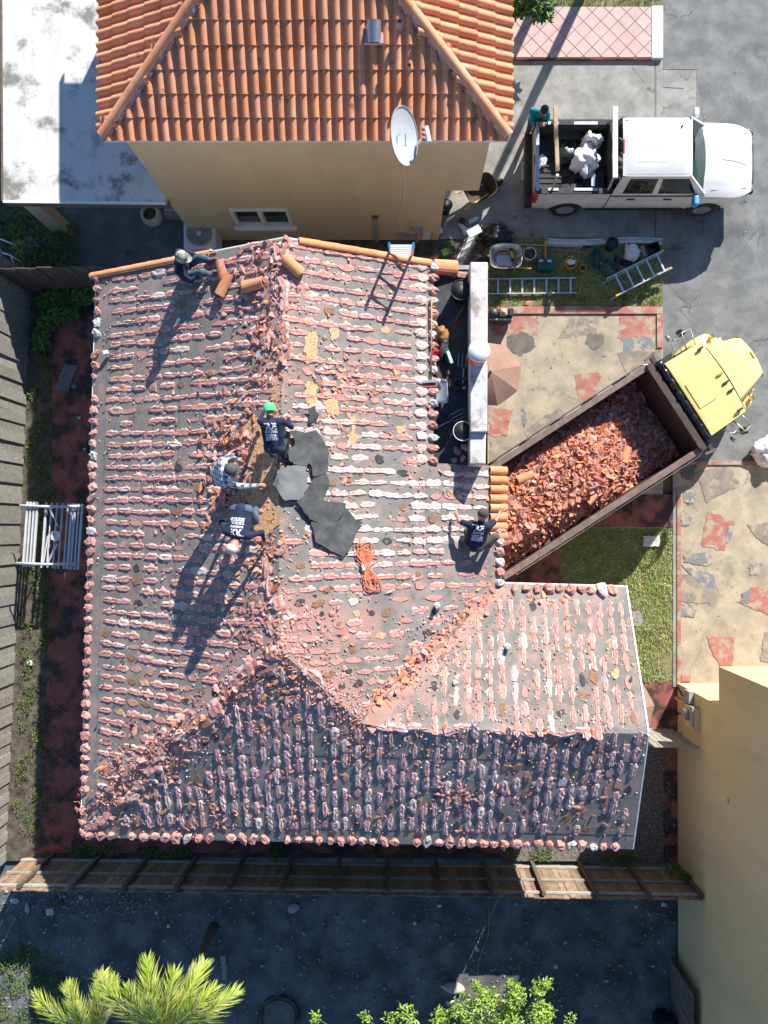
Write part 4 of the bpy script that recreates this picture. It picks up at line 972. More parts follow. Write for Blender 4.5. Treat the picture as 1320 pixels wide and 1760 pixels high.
bx = thing('cardboard_box', 'small grey storage box beside the white pot', 'box', P(300, 368, 0)); MB().box((0, 0, .12), (.42, .3, .24), -.1).build('carton', MT['trimgrey'], bx); MB().box((0, 0, .245), (.40, .04, .006), -.1).build('tape', MT['lilac'], bx)
# ------------------------------------------------------------------ building on the right
rb = thing('ochre_building', 'tall ochre stucco building with overhanging upper storey at the lower right', 'building', (0, 0, 0))
rx = 7.50
MB().prism([(rx, -4.13), (16, -4.13), (16, -22), (rx+.06, -22)], 0, 2.62).build('lower_wall', MT['stucco_yellow'], rb)
MB().prism([(rx+.0, -3.20), (16, -3.20), (16, -22), (rx+.06, -22)], 2.62, 6.1).build('upper_wall', MT['stucco_yellow'], rb)
MB().prism([(rx-.03, -3.17), (16.03, -3.17), (16.03, -22), (rx+.03, -22)], 6.1, 6.25).build('coping', MT['whitepaint'], rb)
def rbox(px, py, z, w, h, d, m, name): 
    y = P(px, py, z).y; return MB().box((rx-d/2, y, z), (d, w, h)).build(name, MT[m], rb)
rbox(1195, 1197, 1.0, .3, .35, .14, 'trimgrey', 'electric_box'); rbox(1186, 1205, .75, .2, .2, .1, 'galv', 'small_box')
mbx = rbox(1212, 1232, 1.25, .55, .62, .16, 'stucco_yellow', 'meter_board'); rbox(1206, 1228, 1.2, .24, .26, .3, 'galv', 'electric_meter'); rbox(1222, 1232, 1.45, .5, .2, .2, 'trimgrey', 'meter_cabinet')
yy = P(1190, 1216, .6).y; MB().tube([(rx-.05, yy+.12, .0), (rx-.05, yy+.12, .5), (rx-.05, yy, 1.1)], .045, 8).build('conduit', MT['stucco_yellow'], rb, True)
MB().tube([(rx-.03, -4.2, .05), (rx-.03, -4.4, .5), (rx-.03, -4.55, .95)], .02, 6).build('cable', MT['black'], rb, True)
y_ = P(1170, 1226, .3).y; MB().tube([(rx-.12, y_, .32), (rx-.0, y_, .32)], .02, 6).tube([(rx-.12, y_-.06, .34), (rx-.12, y_+.06, .34)], .018, 6).build('hose_tap', MT['darksteel'], rb, True)
rbox(1276, 1375, 3.1, .1, .1, .03, 'stone_white', 'wall_vent')
# ------------------------------------------------------------------ fences
def fence(name, label, a, b, h, bw, m, normal_side=1, rails=(.3, 1.5), posts=(), postm=None, gapw=.012, th=.022, railm=None, lean=0.0, seed=1, step=0.0):
    a, b = Vector(a), Vector(b); d = (b-a).normalized(); L = (b-a).length; nv = Vector((-d.y, d.x))*normal_side
    t_ = thing(name, label, 'fence', (a.x, a.y, 0)); rr = random.Random(seed); n = int(L/bw)
    me = MB().box((0, 0, h/2), (bw-gapw, th, h)).mesh('board', MT[m])
    ang = math.atan2(d.y, d.x)
    for i in range(n):
        o = link('board', me, t_); q = d*(i+.5)*bw
        sp_ = rr.uniform(-.004, .004)+step*(i % 2)
        o.location = (q.x+nv.x*sp_, q.y+nv.y*sp_, rr.uniform(-.015, .015)); o.rotation_euler = (lean+rr.uniform(-.008, .008), rr.uniform(-.006, .006), ang)
    for z in rails:
        MB().beam(nv*.045+Vector((0, 0, z)) if len(nv) == 3 else (nv.x*.045, nv.y*.045, z), (d.x*L+nv.x*.045, d.y*L+nv.y*.045, z), .045, .09).build('rail', MT[railm or m], t_)
    for p_ in posts:
        q = d*p_; MB().box((q.x+nv.x*.11, q.y+nv.y*.11, h/2+.01), (.09, .09, h+.04), ang).build('post', MT[postm or railm or m], t_)
    return t_
fl_a, fl_b = P(10, 1480), P(55, 465)
fence('side_fence', 'long weathered grey board fence along the left side yard', fl_a[:2], fl_b[:2], 1.85, .27, 'wood_grey', 1, (.35, 1.5), (), gapw=.004, step=.03)
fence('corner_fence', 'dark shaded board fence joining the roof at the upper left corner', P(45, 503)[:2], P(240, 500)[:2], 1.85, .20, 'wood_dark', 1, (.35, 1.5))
ba, bb = (P(-6, 1530, 1.8)[0]-.2, -8.88), (P(1212, 1547, 1.8)[0], -9.13)
fence('back_fence', 'brown wooden back fence with posts and rails below the roof', ba, bb, 1.8, .150, 'wood_brown', 1, (.22, .95, 1.62), [.75+k*1.30 for k in range(14)], 'wood_dark', railm='wood_grey', gapw=.006, seed=4)
fence('gate_fence', 'short wooden fence panel between the roof corner and ochre wall', (P(1085, 1250)[0], P(1085, 1250)[1]), (7.48, P(1165, 1252)[1]-.03), 1.8, .16, 'wood_grey', -1, (.3, 1.5))
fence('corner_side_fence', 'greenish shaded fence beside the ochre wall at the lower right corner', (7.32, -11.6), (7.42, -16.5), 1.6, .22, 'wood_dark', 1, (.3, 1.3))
# ------------------------------------------------------------------ vehicles
def loft(sections, close=False, caps=False):
    mb = MB(); m_ = len(sections[0]); vs = [v for s in sections for v in s]; fs = []
    for i in range(len(sections)-1):
        for j in range(m_-1+(1 if close else 0)):
            j2 = (j+1) % m_; fs.append((i*m_+j, i*m_+j2, (i+1)*m_+j2, (i+1)*m_+j))
    if caps: fs += [tuple(range(m_-1, -1, -1)), tuple((len(sections)-1)*m_+j for j in range(m_))]
    return mb.add(vs, fs)
def recalc(o):
    bm = bmesh.new(); bm.from_mesh(o.data); bmesh.ops.remove_doubles(bm, verts=bm.verts, dist=1e-4); bmesh.ops.recalc_face_normals(bm, faces=bm.faces)
    for e in bm.edges: e.smooth = not (len(e.link_faces) != 2 or e.calc_face_angle(0) > R(38))
    for f in bm.faces: f.smooth = True
    bm.to_mesh(o.data); bm.free(); return o
def wheel(parent, x, y, r, w, side, rim_m='alu', name='wheel'):
    Mx = Matrix.Translation((x, y, r)) @ Matrix.Rotation(R(90)*(1 if side < 0 else -1), 4, 'X')
    ty = MB().lathe([(r*.62, -w/2), (r*.9, -w/2), (r, -w*.36), (r, w*.36), (r*.9, w/2), (r*.64, w/2), (r*.62, w*.3), (r*.62, -w/2)], 26, M=Mx).build('wheel', MT['rubber'], parent); recalc(ty); ty.name = name
    rm = MB().lathe([(r*.62, w*.44), (r*.58, w*.40), (r*.50, w*.22), (r*.15, w*.20), (r*.12, w*.30), (0.001, w*.31)], 26, M=Mx)
    for k in range(6):
        a = k*math.pi/3; rm.beam(Mx @ Vector((r*.1*math.cos(a), r*.1*math.sin(a), w*.28)), Mx @ Vector((r*.57*math.cos(a), r*.57*math.sin(a), w*.38)), .07, .03)
    rm.build('rim', MT[rim_m], ty, False); return ty
# --- pickup, local x forward from the rear bumper, y to the left
PX0, PYC = 3.30, 9.51
pk = thing('pickup_truck', 'white crew-cab pickup truck parked on the driveway', 'pickup', (PX0, PYC, .012))
HW = .965
AX = (1.05, 4.70); AR = .46
def topz(x):                                        # height of the body side
    return 1.30 if x < 2.05 else 1.16 if x < 4.4 else 1.16-.10*((x-4.4)/1.4)**1.5
def halfw(x):
    w = HW
    if x > 5.05: w -= .24*((x-5.05)/.7)**2.6
    if x < .35: w -= .05*((.35-x)/.35)**2
    return w
def botz(x):
    z = .42
    for c_ in AX:
        if abs(x-c_) < AR: z = max(z, .40+math.sqrt(max(0, AR*AR-(x-c_)**2)))
    return z
xs_bed = list(np.linspace(.12, 2.02, 24)); xs_cab = list(np.linspace(2.05, 4.22, 22)); xs_fr = list(np.linspace(4.24, 5.72, 24))
def side_panel(xs, sgn):
    secs = []
    for x in xs:
        zb, zt = botz(x), topz(x); w = halfw(x); sec = []
        for k in range(8):
            t = k/7; z = zb+(zt-zb)*t; zz_ = (z-.42)/.8
            y = w-.05*(1-min(1, zz_*2.2))**2-.035*max(0, zz_-.45)**1.0
            if any(abs(x-c_) < AR+.07 for c_ in AX) and z < .98: y += .018
            sec.append((x, sgn*y, z))
        secs.append(sec)
    return secs
for nm, xs in (('bed_side', xs_bed), ('door_side', xs_cab), ('front_fender', xs_fr)):
    for sgn in (-1, 1): recalc(loft(side_panel(xs, sgn)).build(nm, MT['carwhite'], pk))
for sgn in (-1, 1):
    for c_ in AX:                                    # wheel wells
        arc = [(c_+AR*math.cos(t), .40+AR*math.sin(t)) for t in np.linspace(0, math.pi, 14)]
        loft([[(x, sgn*(halfw(x)-.01), z) for x, z in arc], [(x, sgn*.55, z) for x, z in arc]]).build('wheel_well', MT['black'], pk)
    MB().beam((1.55, sgn*.9, .42), (4.2, sgn*.9, .42), .12, .08).build('sill', MT['black'], pk)
MB().box((2.75, 0, .62), (5.3, 1.5, .36)).build('underbody_filler', MT['black'], pk); MB().box((3.2, 0, .95), (2.3, 1.80, .40)).build('cabin_filler', MT['black'], pk); MB().box((4.95, 0, .80), (1.42, 1.72, .46)).build('nose_filler', MT['carwhite'], pk)  # filler boxes added to close sun leaks and dark gaps in the hollow body
# bed: floor, inner walls, rails, tailgate
MB().box((1.05, 0, .80), (1.90, 1.84, .05)).build('bed_floor', MT['bedliner'], pk)
for i in range(9): MB().box((1.05, -.56+i*.14, .835), (1.8, .05, .02)).build('floor_rib', MT['bedliner'], pk)
for sgn in (-1, 1):
    MB().box((1.05, sgn*.82, 1.05), (1.9, .06, .50)).build('bed_inner_wall', MT['bedliner'], pk)
    bevel(MB().box((1.05, sgn*.875, 1.31), (1.93, .15, .03)).build('bed_rail', MT['bedliner'], pk), .01)
    MB().prism([(AX[0]+.46*math.cos(t), .80+.30*math.sin(t)) for t in np.linspace(0, math.pi, 10)], -.12, .12, M=Matrix.Translation((0, sgn*.70, 0)) @ Matrix.Rotation(R(90), 4, 'X')).build('wheel_hump', MT['bedliner'], pk)
    for (xa, l) in ((.55, .26), (1.25, .35), (1.55, .25)): MB().box((xa, sgn*.84, 1.335), (l, .07, .02)).build('tie_rail', MT['galv'], pk)
MB().box((2.03, 0, 1.06), (.06, 1.86, .56)).build('bed_front_wall', MT['bedliner'], pk)
tg = bevel(MB().box((.155, 0, 1.04), (.075, 1.74, .54)).build('tailgate', MT['carwhite'], pk), .02, 2)
MB().box((.155, 0, 1.322), (.08, 1.74, .02)).build('tailgate_cap', MT['galv'], tg)
MB().box((.11, 0, 1.16), (.02, .24, .08)).build('handle', MT['black'], tg)
bevel(MB().box((.04, 0, .56), (.20, 1.9, .22)).build('rear_bumper', MT['black'], pk), .03, 2)
MB().box((-.06, .02, .5), (.12, .5, .09)).build('tow_hitch', MT['galv'], pk)
for sgn in (-1, 1): bevel(MB().box((.14, sgn*.90, 1.03), (.13, .14, .40)).build('tail_light', MT['redlamp'], pk), .02, 2)
# hood and nose
secs = []
for x in np.linspace(4.30, 5.70, 14):
    t = (x-4.3)/1.4; w = halfw(x)-.008; zt = topz(x); crown = .10*(1-t**3)
    secs.append([(x, y*w, zt+.01+crown*(1-abs(y)**2.4)+.018*(math.exp(-((abs(y)-.55)/.1)**2)) if abs(y) < .999 else zt-.01) for y in np.linspace(-1, 1, 19)])
recalc(loft(secs).build('hood', MT['carwhite'], pk))
nose = []
for z, xo in ((1.07, 0), (1.02, .05), (.85, .09), (.62, .10), (.42, .06)):
    nose.append([(5.70+xo-.14*abs(y)**3, y*(halfw(5.70)-.03), z) for y in np.linspace(-1, 1, 15)])
recalc(loft(nose).build('nose', MT['carwhite'], pk))
MB().box((5.77, 0, .82), (.06, 1.0, .34)).build('grille', MT['black'], pk)
bevel(MB().box((5.74, 0, .52), (.18, 1.7, .16)).build('front_bumper', MT['chrome'], pk), .04, 2)
for sgn in (-1, 1): bevel(MB().box((5.62, sgn*.70, .93), (.26, .26, .22), -sgn*.35).build('headlight', MT['glass_dark'], pk), .03, 2)
# cab greenhouse
def ring(z, xr, xf, w, tap): return z, xr, xf, w, tap
ZB, ZR = 1.15, 1.86
cabm = MB()
rings = []
for (z, xr, xf, w) in ((1.15, 2.06, 4.44, .915), (1.40, 2.10, 4.14, .84), (1.66, 2.16, 3.90, .76), (1.80, 2.22, 3.80, .71)):
    rings.append([(xr, -w, z), (xr+.02, -w-.0, z)])
# roof skin with pressed ribs
secs = []
for x in np.linspace(2.18, 3.90, 30):
    t = (x-2.18)/1.72; e = min(1, min(t, 1-t)*9); secs.append([(x, y*(.735-.02*(1-e)), 1.79+.075*(1-abs(y)**3.0)*(.35+.65*e)-(.010 if (.18 < t < .62 and any(abs(y-c_) < .03 for c_ in (-.6, -.2, .2, .6))) else 0)) for y in np.linspace(-1, 1, 41)])
roof_ = recalc(loft(secs).build('cab_roof', MT['carwhite'], pk))
def quad(a, b, c_, d_, off=0): return [a, b, c_, d_]
def pl(z): # plan of greenhouse at height z: xr,xf,w
    t = (z-1.15)/.65; return 2.06+.12*t, 4.46-.60*t, .915-.18*t
def strip(name, pts, m, th=.0): 
    mb = MB(); mb.add(pts, [tuple(range(len(pts)))]); return mb.build(name, MT[m], pk)
def gpt(x, z, sgn): xr, xf, w = pl(z); return (x, sgn*w, z)
for sgn in (-1, 1):
    def fpt(z): return pl(z)[1]
    # opaque side frame built as bands round the two door windows
    zt, zb_ = 1.72, 1.22; 
    side = MB()
    def band(pts): side.add([gpt(x, z, sgn) for x, z in pts], [tuple(range(len(pts)))])
    band([(2.06, 1.15), (4.46, 1.15), (4.30, zb_), (2.07, zb_)])
    band([(2.18, 1.80), (2.165, zt), (3.94, zt), (3.86, 1.80)])
    band([(2.07, zb_), (2.33, zb_), (2.40, zt), (2.165, zt)]); band([(3.10, zb_), (3.24, zb_), (3.20, zt), (3.09, zt)]); band([(4.20, zb_), (4.39, zb_), (3.94, zt), (3.86, zt)])
    recalc(side.build('door_frame', MT['carwhite'], pk))
    for q in ([(2.33, zb_), (3.10, zb_), (3.09, zt), (2.40, zt)], [(3.24, zb_), (4.20, zb_), (3.86, zt), (3.20, zt)]):
        MB().add([(gpt(x, z, sgn)[0], gpt(x, z, sgn)[1]-sgn*.012, z) for x, z in q], [(0, 1, 2, 3)]).build('side_window', MT['glass_dark'], pk)
    for x in (2.60, 3.55): bevel(MB().box((x, sgn*(HW-.01), 1.04), (.22, .05, .05)).build('door_handle', MT['black'], pk), .012)
    for x in (2.05, 3.17, 4.24): MB().beam((x, sgn*(HW-.028), .5), (x, sgn*(HW-.035), 1.14), .012, .012).build('door_seam', MT['black'], pk)
    mr = bevel(MB().box((4.18, sgn*1.12, 1.27), (.14, .24, .22)).build('mirror', MT['carwhite'] if sgn > 0 else MT['bluetape'], pk), .04, 2)
    MB().beam((4.22, sgn*.90, 1.2), (4.2, sgn*1.02, 1.22), .07, .05).build('mirror_arm', MT['black'], mr)
for sgn in (-1, 1):
    MB().beam((2.25, sgn*.70, 1.838), (3.82, sgn*.69, 1.842), .014, .012).build('roof_gutter', MT['trimgrey'], pk)
    MB().beam((4.62, sgn*.80, 1.205), (5.55, sgn*.70, 1.115), .012, .008).build('hood_seam', MT['trimgrey'], pk)
MB().beam((4.9, 0, 1.268), (5.6, 0, 1.205), .012, .008).build('hood_crease', MT['lilac'], pk)
# windscreen and rear window
def glass_loft(x0, z0, w0, x1, z1, w1, bow, name, m):
    secs = []
    for t in np.linspace(0, 1, 5):
        x, z, w = x0+(x1-x0)*t, z0+(z1-z0)*t, w0+(w1-w0)*t; secs.append([(x+bow*(1-y*y), y*w, z) for y in np.linspace(-1, 1, 11)])
    return recalc(loft(secs).build(name, MT[m], pk))
ws_ = glass_loft(4.42, 1.17, .86, 3.84, 1.80, .69, .12, 'windscreen', 'glass_green')
for sgn in (-1, 1): MB().beam((4.45, sgn*.88, 1.16), (3.84, sgn*.715, 1.81), .05, .06).build('pillar', MT['carwhite'], pk)
MB().beam((4.52, -.62, 1.19), (4.50, .30, 1.20), .03, .02).beam((4.50, .05, 1.20), (4.42, .75, 1.20), .03, .02).build('wiper', MT['black'], ws_)
MB().prism([(4.36, -.86), (4.62, -.80), (4.66, 0), (4.62, .80), (4.36, .86), (4.44, 0)], 1.15, 1.185).build('cowl', MT['black'], pk)
MB().tube([(4.02+.0*math.cos(t), .36+.16*math.cos(t), 1.36+.14*math.sin(t)) for t in np.linspace(0, 6.3, 16)], .014, 6).build('steering_wheel', MT['black'], pk)
glass_loft(2.06, 1.2, .82, 2.20, 1.78, .70, -.02, 'rear_window', 'glass_dark'); MB().box((2.21, 0, 1.80), (.05, .34, .05)).build('brake_light', MT['redlamp'], pk)
MB().lathe([(.03, 0), (.02, .05), (0.004, .06)], 8, c=(3.62, .48, 1.835)).build('aerial', MT['black'], pk)
for c_ in AX:
    for sgn in (-1, 1): wheel(pk, c_, sgn*.84, .385, .26, sgn)
# rack bars over the bed
for (x, m_) in ((.56, 'wood_raw'), (1.98, 'alu')):
    MB().beam((x, -.60 if m_ == 'wood_raw' else -.78, 1.80), (x-.06 if m_ == 'wood_raw' else x, .98, 1.80), .09 if m_ == 'wood_raw' else .12, .08).build('rack_bar', MT[m_], pk)
    for sgn in (-1, 1): MB().beam((x-.04, sgn*.85, 1.32), (x, sgn*.70, 1.80), .05, .05).build('rack_leg', MT['galv'], pk)
# load in the pickup bed
def crumple(name, label, cat, loc, rx, ry, rz, m, seed, f=3.0, amp=.3, sub=3):
    bm = bmesh.new(); bmesh.ops.create_icosphere(bm, subdivisions=sub, radius=1)
    for v in bm.verts:
        n_ = noise.fractal(v.co*f*.6+Vector((seed, seed*.7, 0)), .6, 2.0, 4); rg = abs(noise.noise(v.co*f+Vector((0, seed, 0))))
        v.co = v.co*(1+amp*n_-amp*.5*rg); v.co = Vector((v.co.x*rx, v.co.y*ry, (max(v.co.z, -.75)+.75)*rz/1.75))
    me = bpy.data.meshes.new(name); bm.to_mesh(me); bm.free(); me.polygons.foreach_set('use_smooth', [True]*len(me.polygons)); me.materials.append(MT[m]); o = link(name, me); o.location = loc; tag(o, label, cat); return o
crumple('plastic_bag', 'big white plastic rubble bag in the pickup bed', 'bag', (PX0+1.42, PYC-.02, .86), .34, .40, .56, 'plastic_white', 2.2, 2.6, .35, 4)
crumple('plastic_bag', 'smaller white plastic bag behind the big one in the pickup bed', 'bag', (PX0+1.58, PYC+.50, .86), .24, .20, .50, 'plastic_white', 5.2, 3.0, .4, 4)
crumple('plastic_bag', 'shiny black plastic sack in the pickup bed', 'bag', (PX0+.95, PYC+.35, .86), .30, .40, .22, 'plastic_black', 7.7, 3, .4)
crumple('rag', 'white rag near the pickup tailgate', 'rag', (PX0+.36, PYC+.1, .86), .12, .16, .10, 'plastic_white', 9.1, 4, .5)
sp = thing('spare_tyre', 'black tyre lying in the pickup bed', 'tyre', (PX0+1.30, PYC-.55, .855)); MB().lathe([(.16, 0), (.26, 0), (.30, .06), (.30, .14), (.26, .2), (.16, .2), (.16, .0)], 22).build('tyre', MT['rubber'], sp, True); MB().lathe([(.16, .05), (.05, .07), (.0, .07)], 16).build('hub', MT['darksteel'], sp)
tb = thing('tool_crate', 'black crate of tools in the pickup bed corner', 'crate', (PX0+1.72, PYC-.50, .85)); MB().box((0, 0, .12), (.36, .5, .24)).build('box', MT['blackplastic'], tb); MB().box((-.1, .0, .26), (.1, .3, .04)).build('tray', MT['bottle'], tb); MB().tube([(-.1, -.2, .24), (-.1, -.2, .36), (-.1, .2, .36), (-.1, .2, .24)], .012, 6).build('handle', MT['darksteel'], tb)
# --- dump truck, local x forward from the rear of the bed
TA = R(33.0); c0 = Vector((2.486, -1.145)); BW, BL = 2.46, 5.63
to = c0+Vector((-math.sin(TA), math.cos(TA)))*BW/2
dt = thing('dump_truck', 'yellow-cabbed dump truck with rusty bed backed up to the eave', 'dump truck', (to.x, to.y, .032), TA)
ZT, ZF = 2.32, 1.15
MB().box((BL/2, 0, ZF-.05), (BL, BW-.1, .1)).build('bed_floor', MT['darksteel'], dt)
for sgn in (-1, 1):
    MB().box((BL/2, sgn*(BW/2-.06), (ZF+ZT)/2), (BL, .07, ZT-ZF)).build('bed_side', MT['darksteel'], dt)
    rl = bevel(MB().box((BL/2-.02, sgn*(BW/2-.055), ZT+.03), (BL, .15, .08)).build('bed_rail', MT['bedsteel'], dt), .012)
    for k in range(6): MB().box((.4+k*.95, sgn*(BW/2+.02), (ZF+ZT)/2), (.12, .09, ZT-ZF-.05)).build('rib', MT['darksteel'], dt)
    MB().tube([(.3, sgn*(BW/2+.07), ZT-.12), (BL-.1, sgn*(BW/2+.07), ZT-.05), (BL+.02, sgn*(BW/2-.02), ZT+.05)], .018, 6).build('tarp_arm', MT['galv'], dt, True)
MB().box((.05, 0, (ZF+ZT)/2-.03), (.09, BW-.14, ZT-ZF-.1)).build('tailgate', MT['bedsteel'], dt)
MB().box((BL-.03, 0, (ZF+ZT)/2+.08), (.08, BW-.13, ZT-ZF+.16)).build('headboard', MT['darksteel'], dt)
MB().box((BL+.03, 0, ZT+.10), (.14, BW-.02, .07)).build('headboard_cap', MT['darksteel'], dt)
MB().box((BL+.20, 0, ZT+.02), (.10, BW+.30, .10)).build('tarp_bracket', MT['darksteel'], dt)
for sgn in (-1, 1): MB().beam((BL+.02, sgn*(BW/2+.10), ZT+.03), (BL+.30, sgn*(BW/2+.14), ZT+.06), .06, .06).build('bracket_end', MT['bedsteel'], dt)
roll = [(BL+.24+.01*math.sin(k*2.1), -BW/2+.12+k*.09, ZT+.12+.012*math.sin(k*3.7)) for k in range(26)]
MB().tube(roll, [.085+.018*math.sin(k*1.9)+.012*math.sin(k*4.3) for k in range(26)], 10).build('tarp_roll', MT['plastic_black'], dt, True)
MB().box((BL+.10, 0, 1.5), (.12, BW-.4, 1.4)).build('bulkhead', MT['black'], dt)
for sgn in (-1, 1):
    MB().box((3.9, sgn*.42, .88), (7.6, .12, .28)).build('chassis_rail', MT['black'], dt)
# cab
CR0, CR1, CZ = 5.95, 6.93, 2.52
secs = []
for x in np.linspace(CR0, CR1, 12):
    t = (x-CR0)/(CR1-CR0); e = min(1, min(t, 1-t)*10); secs.append([(x+.06*(1-y*y)*t, y*(1.02-.04*t), CZ+.05*(1-abs(y)**4)*(.5+.5*e)-(.014 if any(abs(y-k) < .035 for k in (-.7, -.35, .35, .7)) and .1 < t < .8 else 0)) for y in np.linspace(-1, 1, 31)])
recalc(loft(secs).build('cab_roof', MT['caryellow'], dt))
MB().prism([(CR0+.10, -.33), (CR0+.55, -.33), (CR0+.60, -.28), (CR0+.60, .28), (CR0+.55, .33), (CR0+.10, .33)], CZ+.04, CZ+.062).build('roof_hatch', MT['caryellow'], dt)
for (x0_, x1_, y0_, y1_) in ((CR0, CR0+.04, -1.0, 1.0),): MB().box(((x0_+x1_)/2, 0, 1.75), (.05, 2.0, 1.55)).build('cab_back', MT['caryellow'], dt)
for sgn in (-1, 1):
    sd_m = MB(); pts = [(CR0, 1.0), (7.35, 1.0), (7.35, 1.72), (7.30, 1.76), (CR0, 1.76)]
    sd_m.add([(x, sgn*1.04, z) for x, z in pts], [tuple(range(5))]); sd_m.add([(CR0, sgn*1.04, 1.76), (CR0+.2, sgn*1.03, 1.76), (CR0+.2, sgn*1.0, CZ), (CR0, sgn*1.0, CZ)], [(0, 1, 2, 3)])
    sd_m.add([(7.30, sgn*1.03, 1.76), (7.16, sgn*1.03, 1.76), (6.82, sgn*.99, CZ), (6.95, sgn*.98, CZ)], [(0, 1, 2, 3)]); recalc(sd_m.build('cab_side', MT['caryellow'], dt))
    MB().add([(CR0+.2, sgn*1.025, 1.76), (7.16, sgn*1.025, 1.76), (6.82, sgn*.99, CZ-.03), (CR0+.2, sgn*.99, CZ-.03)], [(0, 1, 2, 3)]).build('door_window', MT['glass_dark'], dt)
    MB().beam((CR0, sgn*1.03, .75), (7.0, sgn*1.03, .75), .25, .12).build('step', MT['black'], dt)
secs = []
for z, x in ((1.74, 7.26), (2.1, 7.12), (CZ+.01, 6.95)): secs.append([(x+.08*(1-y*y), y*(1.0-.03*(z-1.74)), z) for y in np.linspace(-1, 1, 9)])
recalc(loft(secs).build('windscreen', MT['glass_dark'], dt))
# bonnet
hs = []
for x in np.linspace(7.10, 8.28, 14):
    t = (x-7.10)/1.18; w = 1.0-.36*t; zt = 1.76-.14*t-.10*t**6; sec = []
    for y in np.linspace(-1, 1, 21): sec.append((x+.10*(1-y*y)*t*t, y*w, zt-.03*abs(y)**2-(.55*max(0, (abs(y)-.88)/.12))))
    hs.append(sec)
recalc(loft(hs).build('bonnet', MT['caryellow'], dt))
ns = []
for z, xo in ((1.50, .0), (1.35, .06), (1.0, .08), (.65, .08)): ns.append([(8.28+xo+.10*(1-y*y), y*.62, z) for y in np.linspace(-1, 1, 11)])
recalc(loft(ns).build('grille', MT['caryellow'], dt))
MB().box((8.30, 0, 1.56), (.02, .2, .06)).build('emblem', MT['yellow'], dt)
for sgn in (-1, 1):                                   # round front wings
    fs_ = []
    for x in np.linspace(6.95, 8.12, 18):
        t = (x-6.95)/1.17; zt = 1.02+.22*math.sin(math.pi*min(1, t*.9+.08)); yo = 1.05+.10*math.sin(math.pi*min(1, t+.05))-.30*max(0, (t-.72)/.28)**2
        fs_.append([(x, sgn*(.50), zt+.03), (x, sgn*(.8), zt+.04), (x, sgn*(yo-.10), zt+.01), (x, sgn*(yo-.02), zt-.07), (x, sgn*yo, zt-.25), (x, sgn*(yo-.01), max(.62, zt-.45))])
    fs_.append([(8.16, sgn*yq, zq) for yq, zq in ((.5, .95), (.62, .95), (.68, .92), (.72, .88), (.74, .8), (.74, .66))])
    recalc(loft(fs_).build('front_wing', MT['caryellow'], dt))
    il = bevel(MB().box((7.80, sgn*.93, 1.29), (.12, .09, .08)).build('indicator', MT['amber'], dt), .015); MB().box((7.85, sgn*.93, 1.285), (.05, .10, .085)).build('indicator_back', MT['black'], il)
    wheel(dt, 7.55, sgn*.95, .48, .28, sgn, 'whitepaint')
    for xw in (1.75,): wheel(dt, xw, sgn*.95, .48, .50, sgn, 'whitepaint')
    # mirrors on tube brackets
    mr = MB(); A1, A2, B1 = Vector((6.95, sgn*1.0, 1.35)), Vector((6.7, sgn*1.0, 2.2)), Vector((7.1, sgn*1.38, 2.1))
    mr.tube([A1, Vector((7.0, sgn*1.36, 1.5)), B1, Vector((6.95, sgn*1.0, 2.2))], .012, 6).tube([A2, Vector((6.85, sgn*1.42, 2.15)), B1], .016, 6).tube([Vector((6.6, sgn*1.0, 1.5)), Vector((6.85, sgn*1.40, 1.5)), Vector((7.0, sgn*1.36, 1.5))], .014, 6).tube([Vector((6.85, sgn*1.42, 2.15)), Vector((6.85, sgn*1.40, 1.5))], .016, 6)
    mo = mr.build('mirror_bracket', MT['galv'], dt, True)
    bevel(MB().box((6.98, sgn*1.44, 1.82), (.07, .17, .32), sgn*.2).build('mirror', MT['olive'], mo), .02)
    MB().lathe([(.0, 0), (.08, .015), (.095, .05), (.09, .06)], 14, M=Matrix.Translation((6.8, sgn*1.5, 1.55)) @ Matrix.Rotation(R(-90), 4, 'Y')).build('round_mirror', MT['galv'], mo, True)
for x, y, m_ in ((CR1-.12, .86, 'black'), (CR1-.06, .10, 'amber'), (CR1-.05, -.14, 'black'), (CR1-.05, -.36, 'black'), (CR1-.12, -.86, 'black')):
    bevel(MB().box((x, y, CZ+.075), (.17, .055, .05)).build('marker_lamp', MT[m_], dt), .02, 2)
# heap of broken tiles in the bed
def heap(x, y):
    ex = min(1, max(0, (x-.05)/.8)); fr = min(1, max(0, (BL-.15-x)/2.3)); ed = min(1, (BW/2-.12-abs(y))/.55)
    return ZF+.12+.34*fr+.56*fr*max(0, ed)**.8*(.6+.4*ex)+.07*noise.noise(Vector((x*1.8, y*1.8, 2)))
hb = []
for x in np.linspace(.10, BL-.07, 34): hb.append([(x, y, heap(x, y)-.05+random.uniform(-.03, .03)) for y in np.linspace(-BW/2+.10, BW/2-.10, 18)])
MW = Matrix.Translation((to.x, to.y, .032)) @ Matrix.Rotation(TA, 4, 'Z')
hb_ = loft(hb); hb_.v = [tuple(MW @ Vector(v)) for v in hb_.v]
tsh = []
for i in range(7600):
    x, y = random.uniform(.14, BL-.12), random.uniform(-BW/2+.14, BW/2-.14); k = random.choice((.35, .45, .55, .7, .85, 1.0, 1.2))*random.uniform(.8, 1.1)
    M = MW @ Matrix.Translation((x, y, heap(x, y)-.03+random.uniform(0, .07))) @ rot_rand(.75) @ Matrix.Scale(k, 4)
    m_ = random.choice(('shard', 'shard', 'shard', 'shard', 'terracotta_new', 'shard_pink', 'shard_pink')); vis = (MW @ Vector((x, y, 2))).x > 2.55
    tsh.append((k*random.uniform(.9, 1.1)+(0 if vis else -5), M, random.randrange(22), m_))
tsh.sort(key=lambda t: -t[0])
